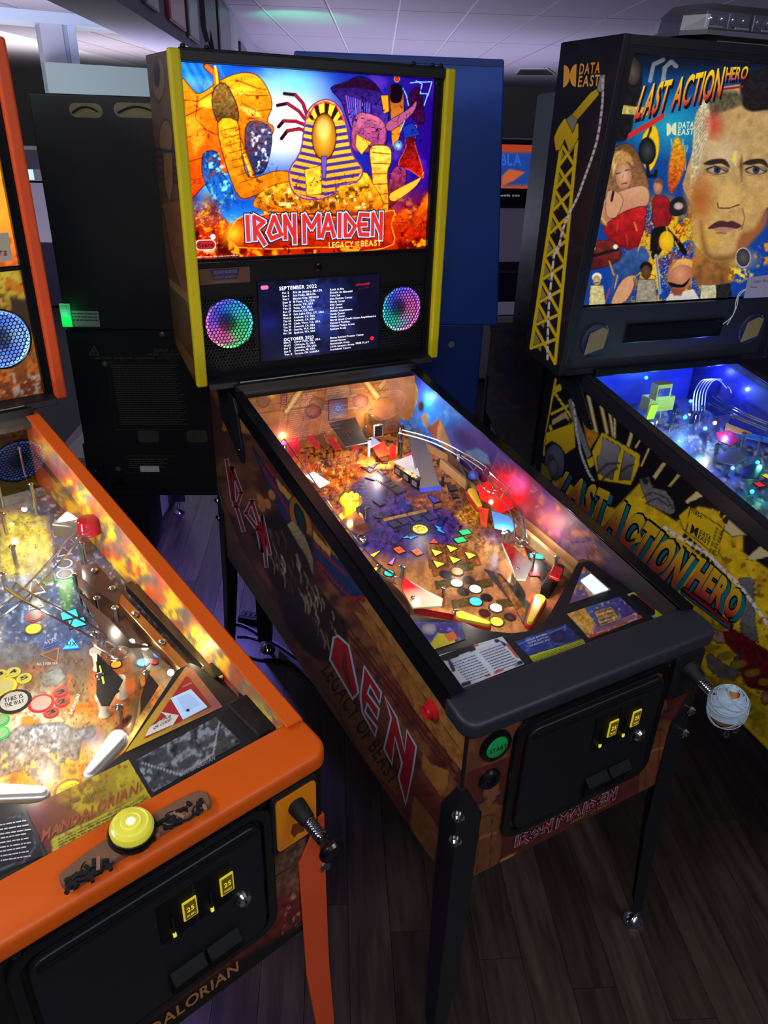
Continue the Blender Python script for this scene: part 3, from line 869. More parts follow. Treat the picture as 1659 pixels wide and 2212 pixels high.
    pn.build('front_art', vmat('printed_side', .38), root)
    fl = lambda a, b: (a, -.0016, b); fl2 = lambda a, b: (a, -.0021, b); fl3 = lambda a, b: (a, -.0026, b)
    t = MB(); maiden(t, 'IRON MAIDEN', fl, (-.145, .512, .265, .026), .2, grow=.0032); t.build('title_backing', mat('title_shadow', C(40, 20, 22), .5), root)
    t = MB(); maiden(t, 'IRON MAIDEN', fl2, (-.145, .512, .265, .026), .2, grow=.0016); t.build('title_edge', mat('letter_silver_edge', C(150, 168, 190), .35), root)
    t = MB(); maiden(t, 'IRON MAIDEN', fl3, (-.145, .512, .265, .026), .2); t.build('title_lettering', mat('letter_red', C(142, 28, 34), .4), root)
    t = MB(); text(t, 'LEGACY OF BEAST', fl2, (.0, .496, .105, .0085), 'b'); t.build('subtitle_lettering', mat('tan_print', C(150, 112, 62), .5), root)
    coin_door(root, M)
    # start button, second button
    o = MB(); o.lathe((-.221, -.001, .806), (0, -1, 0), [(.0315, 0), (.030, .006), (.0235, .008), (.0225, .004)], 28); so = o.build('start_button', BLACKG, root, True)
    o = MB(); o.lathe((-.221, -.004, .806), (0, -1, 0), [(.0215, 0), (.0215, .004), (.018, .0062), (0, .0066)], 28); o.build('button_lens', mat('green_lens', C(22, 132, 70), .3, emit=.12, ecol=C(20, 150, 70)), so, True)
    t = MB(); text(t, 'START', lambda a, b: (a, -.0112, b), (-.2385, .8015, .035, .009), 'b'); t.build('lettering', RUBBER, so)
    o = MB(); o.lathe((-.225, -.001, .732), (0, -1, 0), [(.021, 0), (.021, .005), (.017, .009), (.010, .009), (.009, .004), (0, .004)], 24); o.build('tournament_button', BLACKG, root, True)
    # shooter: housing, spring, wrapped ball knob
    o = MB(); o.prism([(x, -.001, z) for x, z in rounded(.184, .262, .742, .846, .006, 2)], (0, -.012, 0)); sh = o.build('shooter_housing', BLACK, root, bevel=.003)
    o = MB(); a0 = np.array([.222, -.012, .812]); ad = np.array([0., -.975, -.22]); o.lathe(a0, ad, [(.018, 0), (.017, .010), (.0125, .016), (.0125, .03), (.011, .034)], 20); o.build('shooter_sleeve', RUBBER, sh, True)
    o = MB(); o.tube([a0 + ad * (.034 + .0042 * i / 12 * 1.0) + .0095 * np.array([math.cos(2 * math.pi * i / 12), .2 * math.sin(2 * math.pi * i / 12), math.sin(2 * math.pi * i / 12)]) for i in range(12 * 7)], .0016, 5); o.cyl(a0, a0 + ad * .075, .005, n=10); o.build('shooter_spring', CHROME, sh, True)
    kc = a0 + ad * .098; o = MB(); o.sphere(kc, .034, 24, 14, sc=(.92, .92, 1.12)); kb = o.build('shooter_knob', mat('ochre_resin', C(164, 112, 44), .5, bump=.5, bscale=120), root, True)
    rg = random.Random(11); wr = mat('pale_bandage', C(168, 186, 208), .7)
    for k in range(17):
        ax = np.array([rg.uniform(-.5, .5), rg.uniform(-.5, .5), 1.]) if k < 9 else np.array([rg.uniform(-1, 1), rg.uniform(-1, 1), .5]); ax /= np.linalg.norm(ax)
        a = np.cross(ax, [1, 0, 0]); a /= np.linalg.norm(a); b = np.cross(ax, a); hh = k * .0042 - .003 if k < 9 else rg.uniform(.004, .026); R = math.sqrt(max(.036 ** 2 - hh * hh, 1e-5)); w = .005
        V = []; F = []; n = 26
        for i in range(n):
            tt = 2 * math.pi * i / n
            for z_, rr in ((-w, .9993), (w, .9993), (w, 1.035), (-w, 1.035)):
                q = (math.cos(tt) * a + math.sin(tt) * b) * R * rr + ax * (hh + z_); q = q * np.array([.935, .935, 1.13]); V.append(kc + q)
        for i in range(n):
            j = (i + 1) % n
            for c in range(4): F.append((i * 4 + c, j * 4 + c, j * 4 + (c + 1) % 4, i * 4 + (c + 1) % 4))
        o = MB(); o.add(V, F); o.build('bandage_strip', wr, kb, True)
    for q in (-.012, .012):
        o = MB(); c = kc + np.array([q, -.020, -.042]); o.tube([c + .006 * np.array([math.cos(t_), .3 * math.sin(t_), math.sin(t_)]) for t_ in np.linspace(0, 6.28, 14)[:-1]], .0014, 6, True); o.build('knob_ring', CHROME, kb, True)

    # --- head: side art
    hp = Panel(M, (-.3620, 1.331, 1.165), (-.3620, 1.146, 1.0995), (-.3620, 1.146, 1.832), (-.3620, 1.331, 1.832), 40, 190); p = hp.paint
    p.grad((340, 110), (92, 74, 68), (400, 800), (92, 56, 38)); p.shade(20, .2, 2)
    p.poly([(330, 120), (362, 115), (385, 300), (360, 300)], (98, 82, 70), a=.6); p.ell((343, 170), 13, 46, (116, 92, 66), out=(58, 40, 36)); p.ell((339, 160), 7, 30, (46, 42, 52))
    p.ell((358, 300), 14, 40, (120, 96, 70), out=(50, 34, 30))
    for k in range(5): p.line([(338 + k * 3, 322 + k * 16), (386 + k * 3, 330 + k * 17)], 7, (40, 44, 86), .8)
    p.poly([(352, 330), (372, 330), (374, 400), (366, 440), (356, 400)], (120, 90, 64), out=(44, 28, 24)); p.poly([(350, 440), (392, 430), (410, 640), (420, 720), (372, 560)], (112, 74, 48), out=(50, 26, 20), noise=.2)
    p.poly([(365, 600), (410, 640), (412, 660), (366, 616)], (138, 100, 60)); p.poly([(378, 720), (420, 780), (424, 815), (384, 780)], (112, 74, 42), out=(50, 26, 20))
    hp.build('head_side_art', vmat('printed_side', .38), H['side', -1])

    # --- backglass
    pn = Panel(M, (-.337, 1.1535, 1.406), (.315, 1.1535, 1.406), (.315, 1.1535, 1.814), (-.337, 1.1535, 1.814), 400, 260); p = pn.paint; p.sm = True
    p.grad((390, 150), (20, 120, 235), (930, 190), (50, 20, 130)); p.grad((600, 300), (0, 0, 0), (600, 560), (170, 40, 10), 0.)
    p.noise(45, (90, 190, 255), .5, .75, .8, 4, mask=np.clip((680 - p.X) / 200, 0, 1)); p.noise(45, (110, 60, 190), .5, .75, .7, 6, mask=np.clip((p.X - 640) / 150, 0, 1))
    for k in range(5): p.line(B2((215 + k * 45, 120), (330 + k * 40, 320)), 9 - k, (130, 200, 255), .35, 6)
    p.radial((612, 262), 150, (255, 255, 255), 1.6, 1.1, 135); p.radial((640, 180), 110, (120, 230, 255), .8, 1.2, 60)
    low = np.clip((p.Y - (400 - (p.X - 640) * .02)) / 90, 0, 1); p.blend(low, (186, 46, 14)); p.noise(24, (90, 16, 14), .5, .66, .8, 8, mask=low); p.noise(16, (255, 170, 30), .6, .72, .9, 12, mask=low)
    # sandstone mass, upper left
    p.poly(B2((208, 238), (290, 290), (345, 275), (420, 222), (520, 186), (600, 196), (655, 262), (680, 350), (655, 430), (690, 470), (640, 560), (540, 640), (430, 700), (330, 760), (250, 790)), (250, 178, 26), (214, 66, 18), out=(96, 20, 10), ow=2, noise=.22, nsc=16)
    for a in (((215, 320), (300, 330), (380, 280)), ((230, 410), (330, 360), (430, 390)), ((240, 520), (330, 470), (400, 500)), ((450, 250), (560, 300), (660, 300)), ((500, 220), (600, 260), (650, 270)), ((530, 340), (600, 380), (680, 370)), ((300, 300), (290, 420), (340, 470)), ((560, 420), (640, 410)), ((250, 640), (380, 600), (420, 640)), ((420, 230), (440, 330), (500, 420))):
        p.line(B2(*a), 2.2, (140, 30, 8), .9)
    p.poly(B2((300, 340), (400, 290), (520, 250), (600, 270), (520, 300), (380, 370)), (255, 226, 70), a=.75, soft=8); p.poly(B2((230, 420), (300, 400), (340, 520), (290, 600)), (255, 206, 60), a=.5, soft=10)
    p.poly(B2((500, 350), (600, 370), (640, 420), (560, 400)), (255, 240, 120), a=.6, soft=4)
    # stone block spires behind
    p.poly(B2((545, 470), (600, 430), (680, 480), (660, 640), (620, 700), (560, 660)), (90, 80, 110), (40, 50, 90), out=(20, 16, 40), noise=.5, nsc=5)
    p.noise(7, (235, 240, 255), .55, .68, .9, 31, mask=p.mask(B2((560, 450), (680, 480), (660, 660), (600, 690)), 6))
    p.poly(B2((330, 600), (400, 590), (420, 690), (470, 760), (480, 850), (400, 840), (330, 720)), (40, 70, 130), (30, 110, 200), out=(10, 20, 60), noise=.5, nsc=6); p.noise(8, (150, 230, 255), .56, .68, .9, 33, mask=p.mask(B2((330, 590), (420, 600), (500, 860), (380, 840)), 10))
    p.poly(B2((410, 860), (540, 830), (700, 900), (660, 930), (505, 960), (440, 930)), (24, 80, 190), (60, 160, 250), soft=8)
    # curved black and red plumes near the bright centre
    for q in (((745, 290), (800, 295), (840, 340), (860, 400)), ((710, 350), (760, 340), (820, 380), (850, 420)), ((715, 460), (740, 430), (800, 430), (850, 450)), ((730, 520), (760, 480), (820, 470), (850, 480))):
        p.line(B2(*q), 8, (60, 10, 30)); p.line(B2(*q[1:]), 4, (190, 30, 60))
    # violet winged mass, right
    p.poly(B2((985, 262), (1060, 235), (1120, 205), (1190, 225), (1240, 290), (1225, 330), (1260, 300), (1275, 400), (1260, 560), (1200, 600), (1130, 560), (1070, 420), (1040, 330)), (52, 26, 96), (90, 70, 190), out=(20, 8, 50), ow=2, noise=.3, nsc=7)
    for k in range(12): p.line(B2((1060 + k * 12, 300 + k * 4), (1080 + k * 9, 420 + k * 10), (1110 + k * 12, 520 + k * 6)), 1.8, rg.choice([(120, 110, 230), (40, 20, 90), (190, 110, 200), (150, 160, 250)]), .9)
    p.poly(B2((1110, 400), (1200, 400), (1260, 450), (1250, 560), (1150, 590), (1090, 560)), (196, 110, 140), (150, 60, 120), out=(60, 20, 60), soft=3, noise=.3, nsc=8); p.poly(B2((1000, 260), (1100, 215), (1200, 235), (1230, 280), (1130, 260)), (50, 16, 50), noise=.4, nsc=4)
    p.poly(B2((1240, 300), (1275, 300), (1280, 380), (1255, 390)), (240, 160, 40), out=(90, 40, 10)); p.poly(B2((1115, 500), (1190, 540), (1140, 600), (1110, 560)), (240, 190, 70), out=(90, 50, 10))
    # right-hand spires and lightning
    p.poly(B2((1285, 260), (1320, 245), (1350, 270), (1355, 400), (1330, 520), (1300, 560), (1290, 400)), (150, 80, 40), (240, 150, 50), out=(40, 10, 30)); p.poly(B2((1290, 250), (1320, 240), (1350, 260), (1340, 330), (1290, 330)), (30, 10, 30))
    p.poly(B2((1390, 290), (1430, 260), (1450, 320), (1460, 440), (1420, 430), (1380, 380)), (60, 20, 60), out=(20, 6, 40), noise=.5, nsc=5); p.poly(B2((1270, 440), (1380, 370), (1420, 330), (1400, 390), (1290, 480)), (170, 90, 130), out=(50, 20, 60))
    p.poly(B2((1355, 470), (1420, 455), (1410, 540), (1440, 640), (1455, 720), (1390, 680), (1330, 650), (1370, 560)), (70, 20, 40), (200, 40, 20), out=(240, 120, 40), noise=.4, nsc=5); p.poly(B2((1350, 460), (1400, 440), (1440, 500), (1360, 520)), (36, 60, 160), out=(20, 10, 60))
    for q in (((1350, 260), (1370, 300), (1380, 350)), ((1420, 225), (1450, 240), (1440, 290), (1480, 290), (1460, 350)), ((1390, 235), (1430, 230), (1500, 230), (1480, 300)), ((1340, 480), (1360, 430))): p.line(B2(*q), 1.8, (150, 220, 255))
    p.ell(B2((1327, 556))[0], 9, 10, (210, 240, 255), (40, 110, 180), out=(160, 80, 30)); p.ell(B2((1321, 214))[0], 5, 6, (255, 90, 50), (160, 20, 20), out=(200, 190, 120))
    p.poly(B2((1290, 700), (1330, 660), (1365, 680), (1360, 760), (1300, 860), (1270, 850)), (150, 60, 110), (110, 40, 40), out=(50, 10, 40), noise=.4, nsc=5); p.poly(B2((1290, 800), (1440, 720), (1455, 690), (1420, 760), (1310, 840)), (250, 180, 60), out=(120, 50, 10))
    p.poly(B2((1300, 950), (1360, 880), (1400, 930), (1480, 800), (1475, 1000), (1400, 1020), (1320, 990)), (250, 130, 20), (160, 30, 10), soft=8, noise=.4, nsc=6)
    # golden staff and wrapped columns
    p.line(B2((345, 150), (395, 190), (400, 270), (440, 330)), 15, (120, 46, 20)); p.line(B2((348, 150), (392, 190), (398, 270), (440, 340)), 10, (226, 120, 40)); p.line(B2((390, 150), (398, 190), (402, 240)), 5, (255, 214, 60))
    p.line(B2((440, 330), (490, 470), (655, 910)), 13, (130, 50, 10)); p.line(B2((440, 330), (490, 470), (652, 905)), 9, (250, 150, 30)); p.line(B2((438, 330), (488, 470), (648, 900)), 3, (255, 230, 110))
    p.poly(B2((385, 270), (440, 240), (500, 350), (500, 440), (420, 450), (380, 360)), (150, 120, 60), (90, 70, 40), out=(30, 20, 10), ow=2, noise=.5, nsc=5)
    p.poly(B2((405, 440), (500, 430), (520, 560), (560, 720), (690, 690), (780, 700), (770, 800), (620, 800), (520, 820), (450, 660)), (250, 190, 40), (210, 110, 20), out=(90, 40, 6), ow=2, noise=.3, nsc=9)
    for k in range(8): p.line(B2((420 + k * 14, 480 + k * 38), (510 + k * 10, 460 + k * 38)), 2, (120, 60, 10), .8)
    p.poly(B2((1185, 575), (1230, 555), (1285, 570), (1290, 640), (1270, 700), (1275, 890), (1215, 895), (1195, 700)), (240, 210, 90), (230, 130, 30), out=(90, 50, 10), ow=2, noise=.3, nsc=7)
    for k in range(6): p.line(B2((1195, 590 + k * 55), (1285, 600 + k * 50)), 2.4, (120, 70, 20), .85)
    p.poly(B2((620, 800), (780, 740), (1000, 780), (1140, 690), (1200, 760), (1215, 890), (640, 890)), (250, 200, 50), (200, 100, 20), out=(100, 40, 6), noise=.4, nsc=10)
    p.noise(10, (80, 40, 10), .52, .66, .8, 41, mask=p.mask(B2((640, 800), (1180, 760), (1200, 880), (660, 880)), 8)); p.noise(8, (255, 245, 150), .58, .7, .9, 43, mask=p.mask(B2((640, 780), (1180, 740), (1200, 880), (660, 880)), 8))
    # striped golden canopy with a plain mask
    hd = B2((940, 326), (1000, 338), (1040, 390), (1062, 470), (1090, 600), (1142, 680), (1110, 740), (1010, 760), (1000, 800), (900, 830), (800, 800), (772, 690), (830, 590), (850, 460), (875, 370))
    p.poly(hd, (255, 214, 70), (244, 160, 40), out=(120, 60, 140), ow=3)
    hm = p.mask(hd, 1.5); ph = (p.Y - (p.X - 705) * .03 + np.abs(p.X - 703) * .18 - 210) / 15.5; st = np.clip((np.abs((ph % 1) - .5) - .24) * 12 + .5, 0, 1) * np.clip((p.Y - 262) / 8, 0, 1)
    p.blend(hm * (1 - st) * np.clip((p.Y - 262) / 8, 0, 1) * .92, (64, 44, 150))
    an = np.arctan2(p.X - 700, 290 - p.Y); p.blend(hm * np.clip((262 - p.Y) / 5, 0, 1) * (np.sin(an * 17) > .1), (60, 30, 20)); p.line(B2((860, 420), (900, 350), (950, 332), (1010, 350), (1050, 430)), 3, (230, 60, 70))
    p.ell(B2((948, 510))[0], 25, 48, (250, 200, 80), (176, 110, 30), out=(70, 40, 10), ow=2); p.ell(B2((945, 470))[0], 15, 22, (255, 236, 150), a=.5, soft=8)
    p.poly(B2((935, 610), (962, 610), (955, 720), (940, 725)), (110, 90, 190), out=(60, 40, 30)); p.poly(B2((850, 680), (930, 660), (935, 800), (860, 810)), (240, 190, 60), out=(110, 60, 10), noise=.3)
    # base plate for the title and embers
    p.poly(B2((505, 935), (620, 915), (720, 905), (1000, 925), (1200, 912), (1305, 890), (1290, 960), (1300, 1060), (1130, 1095), (1090, 1070), (505, 1075)), (206, 66, 18), (170, 40, 14), out=(255, 170, 50), ow=2, noise=.3, nsc=12)
    p.noise(5, (255, 190, 60), .64, .72, .9, 51, mask=low * np.clip((520 - p.X) / 40, 0, 1)); p.noise(30, (60, 10, 12), .5, .7, .7, 53, mask=low * np.clip((505 - p.X) / 20, 0, 1))
    on = np.ones(len(p.X)); gm = p.mask(B2((208, 238), (420, 222), (600, 196), (690, 350), (640, 560), (430, 700), (250, 790)), 8)
    p.ink(gm, 30, .012, (150, 36, 8), 61); p.ink(gm, 12, .02, (196, 90, 14), 62, .6); p.ink(p.mask(B2((405, 440), (520, 560), (780, 700), (1140, 690), (1215, 890), (620, 880)), 8), 14, .02, (90, 40, 6), 63); p.ink(low, 22, .016, (60, 8, 8), 64, .8); p.ink(p.mask(B2((985, 262), (1190, 225), (1275, 400), (1200, 600), (1070, 420)), 6), 14, .025, (24, 10, 60), 65); p.ink(p.mask(B2((1285, 240), (1480, 260), (1455, 720), (1290, 700)), 12), 14, .02, (30, 10, 50), 66, .8)
    p.radial((505, 505), 40, (255, 200, 50), 1., 1.2); p.col = np.clip((p.col - 20) * 1.08, 0, 255)
    pn.build('backglass', vmat('backlit_print', .25, 1.25, spec=.3, mul=.3), root)
    MB().box(-.337, .315, 1.156, 1.160, 1.406, 1.814).build('light_panel', WHITEP, root)
    bp = lambda dy: (lambda a, b: (a, 1.1530 - dy, b))
    e1 = mat('lit_silver_blue', C(190, 205, 240), .4, emit=.9, ecol=C(170, 195, 245)); e2 = mat('lit_red', C(205, 50, 44), .4, emit=.75, ecol=C(215, 48, 42)); e3 = mat('lit_dark', C(60, 16, 20), .5, emit=.1)
    t = MB(); maiden(t, 'IRON MAIDEN', bp(.0002), (-.211, 1.4465, .392, .054), .19, grow=.0052); o1 = t.build('title_backing', e3, root)
    t = MB(); maiden(t, 'IRON MAIDEN', bp(.0007), (-.211, 1.4465, .392, .054), .19, grow=.0029); t.build('title_edge', e1, root)
    t = MB(); maiden(t, 'IRON MAIDEN', bp(.0012), (-.211, 1.4465, .392, .054), .19); t.build('title_lettering', e2, root)
    t = MB(); text(t, 'LEGACY', bp(.0013), (.018, 1.4185, .072, .0145), 'b'); text(t, 'BEAST', bp(.0013), (.112, 1.4185, .062, .0145), 'b'); text(t, 'OF', bp(.0013), (.095, 1.426, .012, .006), 'b'); text(t, 'THE', bp(.0013), (.0945, 1.4185, .013, .006), 'b')
    t.build('subtitle_lettering', mat('lit_gold', C(240, 214, 90), .4, emit=.9, ecol=C(244, 214, 90)), root)
    t = MB(); t.prism([(x, 1.1530, z) for x, z in rounded(-.330, -.284, 1.4285, 1.4485, .0095)], (0, -.0006, 0)); sl = t.build('maker_badge', mat('lit_maker_red', C(190, 30, 30), .4, emit=.7), root)
    t = MB(); t.prism([(x, 1.1526, z) for x, z in rounded(-.332, -.282, 1.4265, 1.4505, .011)], (0, .0004, 0)); t.build('badge_edge', mat('lit_white', C(240, 236, 230), .4, emit=.9), sl)
    t = MB(); text(t, 'Stern', lambda a, b: (a, 1.1522, b), (-.325, 1.4335, .036, .0095), 'b'); t.build('lettering', mat('lit_black', C(20, 8, 8), .5), sl)
    t = MB(); text(t, 'pinball', lambda a, b: (a, 1.1522, b), (-.314, 1.4215, .027, .006), 'b', cap=False); t.build('lettering', mat('lit_white', C(240, 236, 230), .4, emit=.9), sl); t = MB(); t.lathe((-.288, 1.1524, 1.4565), (0, -1, 0), [(.0065, 0), (.005, .001), (0, .0016)], 14); t.build('badge_ball', mat('lit_white', C(240, 236, 230), .4, emit=.9), sl)
    t = MB(); text(t, '2018 Iron Maiden LLP. Under License to Stern Pinball, Inc.', bp(.0005), (-.331, 1.4098, .104, .0032), 'r'); t.build('license_lettering', mat('lit_white', C(240, 236, 230), .4, emit=.9), root)
    # cover glass of the backglass is the print itself; speaker panel below
    sp = MB()
    for b in ((-.336, .336, 1.312, 1.404), (-.336, .336, 1.098, 1.181), (-.336, -.329, 1.181, 1.312), (-.197, .176, 1.181, 1.312), (.308, .336, 1.181, 1.312)): sp.box(b[0], b[1], 1.148, 1.156, b[2], b[3])
    so = sp.build('speaker_panel', BLACKP, root)
    sp = MB(); sp.box(-.336, .336, 1.142, 1.150, 1.398, 1.408); sp.build('panel_lip', BLACKG, root, bevel=.002)
    hl = [(70, 90, 255), (40, 150, 255), (60, 215, 230), (50, 210, 130), (90, 220, 140), (235, 100, 160), (240, 110, 215), (130, 90, 255)]
    led_speaker(root, -.263, 1.247, 1.1465, .062, hl, 1.25); led_speaker(root, .242, 1.245, 1.1465, .062, [(90, 80, 255), (150, 100, 255), (230, 100, 220), (240, 110, 190), (190, 160, 220), (70, 220, 200), (50, 210, 190), (50, 150, 255)], 1.2)
    for s_, cx in ((-1, -.263), (1, .242)):
        hexgrille(root, cx, 1.222, 1.1442, .138, .178, clip=lambda a, b, cx=cx: True)
    o = MB(); o.lathe((-.015, 1.148, 1.373), (0, -1, 0), [(.011, 0), (.010, .005), (.006, .006), (.004, .002)], 18); o.build('head_lock', BLACKG, root, True)
    cd = MB(); cd.box(-.330, -.202, 1.1465, 1.1485, 1.347, 1.384); co = cd.build('edition_plate', mat('plate_brown', C(92, 62, 46), .4), root)
    cd = MB(); cd.prism([(-.305, 1.1464, 1.382), (-.228, 1.1464, 1.382), (-.236, 1.1464, 1.357), (-.297, 1.1464, 1.357)][::-1], (0, -.0004, 0)); cd.build('plate_field', mat('plate_navy', C(40, 40, 84), .4), co)
    cd = MB(); q = lambda a, b: (a, 1.1458, b); maiden(cd, 'IRON MAIDEN', q, (-.295, 1.372, .06, .007), .25); text(cd, 'LEGACY OF BEAST', q, (-.295, 1.3605, .058, .005), 'b'); text(cd, 'PREMIUM EDITION', lambda a, b: (a, 1.1462, b), (-.294, 1.3495, .056, .0045), 'b'); cd.build('lettering', mat('plate_print', C(120, 100, 110), .4), co)
    # LCD screen
    fr = MB(); fr.box(-.186, .172, 1.1455, 1.149, 1.138, 1.348); sco = fr.build('screen', BLACKG, root, bevel=.001)
    pn = Panel(M, (-.183, 1.1452, 1.141), (.168, 1.1452, 1.141), (.168, 1.1452, 1.345), (-.183, 1.1452, 1.345), 110, 70); p = pn.paint
    p.grad((560, 690), (14, 16, 44), (815, 690), (12, 12, 34)); p.radial((690, 670), 90, (40, 60, 150), .9, 1.3, 120); p.noise(28, (70, 100, 200), .5, .8, .7, 3, mask=np.clip(1 - np.abs(p.X - 690) / 90, 0, 1)); p.noise(20, (8, 8, 26), .5, .7, .7, 8)
    p.radial((580, 700), 50, (24, 30, 110), .8); p.line([(770, 616), (798, 612)], 3, (200, 20, 40), .9); p.line([(774, 624), (796, 621)], 2, (90, 16, 36), .9)
    pn.build('screen_picture', vmat('screen_glow', .15, 1.0, spec=.5), sco)
    q = lambda a, b: (a, 1.1446, b); t = MB()
    rows = ['Fri 2|Rio de Janeiro, BRAZIL|Rock in Rio', 'Sun 4|Sao Paulo, BRAZIL|Estadio do Morumbi', 'Wed 7|Mexico City, MEXICO|Foro Sol', 'Sun 11|El Paso, TX, USA|Don Haskins Center', 'Tue 13|Austin, TX, USA|Moody Center', 'Thu 15|Tulsa, OK, USA|BOK Center', 'Sat 17|Denver, CO, USA|Ball Arena', 'Mon 19|Salt Lake City, UT, USA|USANA Amphitheatre', 'Wed 21|Anaheim, CA, USA|Honda Center', 'Thu 22|Anaheim, CA, USA|Honda Center', 'Sun 25|Chula Vista, CA, USA|North Island Credit Union Amphitheatre', 'Tue 27|Concord, CA, USA|Concord Pavilion', 'Thu 29|Seattle, WA, USA|Climate Pledge Arena', 'Fri 30|Spokane, WA, USA|Spokane Arena', '', '', 'Mon 3|Sioux Falls, SD, USA|Denny Sanford Premier Center', 'Wed 5|Chicago, IL, USA|United Center', 'Fri 7|Columbus, OH, USA|Nationwide Arena', 'Sun 9|Detroit, MI, USA|Little Caesars Arena', 'Tue 11|Toronto, ON, CANADA|Scotiabank Centre']
    for k, r in enumerate(rows):
        if not r: continue
        a, b, c = r.split('|'); z = 1.3115 - k * .0081
        text(t, a, q, (-.118, z, .0037 * len(a), .0050), 'b', gap=.13); text(t, b, q, (-.088, z, .0038 * len(b), .0050), 'b', gap=.13); text(t, c, q, (.018, z, .0037 * len(c), .0050), 'b', gap=.13)
    text(t, 'SEPTEMBER 2022', q, (-.126, 1.3215, .105, .009), 'b', gap=.12); text(t, 'OCTOBER 2022', q, (-.118, 1.1885, .087, .008), 'b', gap=.12); text(t, 'FREE PLAY', q, (.097, 1.159, .042, .005), 'b', gap=.13)
    t.build('screen_lettering', mat('screen_white', C(235, 238, 250), .4, emit=1.1), sco)
    t = MB(); t.lathe((.148, 1.1448, 1.171), (0, -1, 0), [(.006, 0), (.006, .0003)], 16); t.build('screen_red_dot', mat('screen_red', C(210, 30, 40), .4, emit=.9), sco)
    t = MB(); t.prism([(x, 1.1449, z) for x, z in rounded(-.176, -.155, 1.326, 1.336, .0045)], (0, -.0003, 0)); t.build('screen_badge', mat('screen_pink', C(220, 110, 150), .4, emit=.9), sco)
    return M, root, P


def inner_walls(root, M, mleft, paint_right, nu=150, nv=40, x=.2615):
    """printed art blades inside the cabinet"""
    y0, y1 = .07, 1.15
    for s in (-1, 1):
        c = [(s * x, y1, pz(y1, -.01)), (s * x, y0, pz(y0, -.01)), (s * x, y0, zg(y0) - .002), (s * x, y1, zg(y1) - .002)]
        if s > 0: c = [c[1], c[0], c[3], c[2]]
        if s < 0:
            mb = MB(); mb.flat(c); mb.build('art_blade', mleft, root)
        else:
            pn = Panel(M, *c, nu, nv); paint_right(pn.paint); pn.build('art_blade', vmat('printed_blade', .55, spec=.25), root)


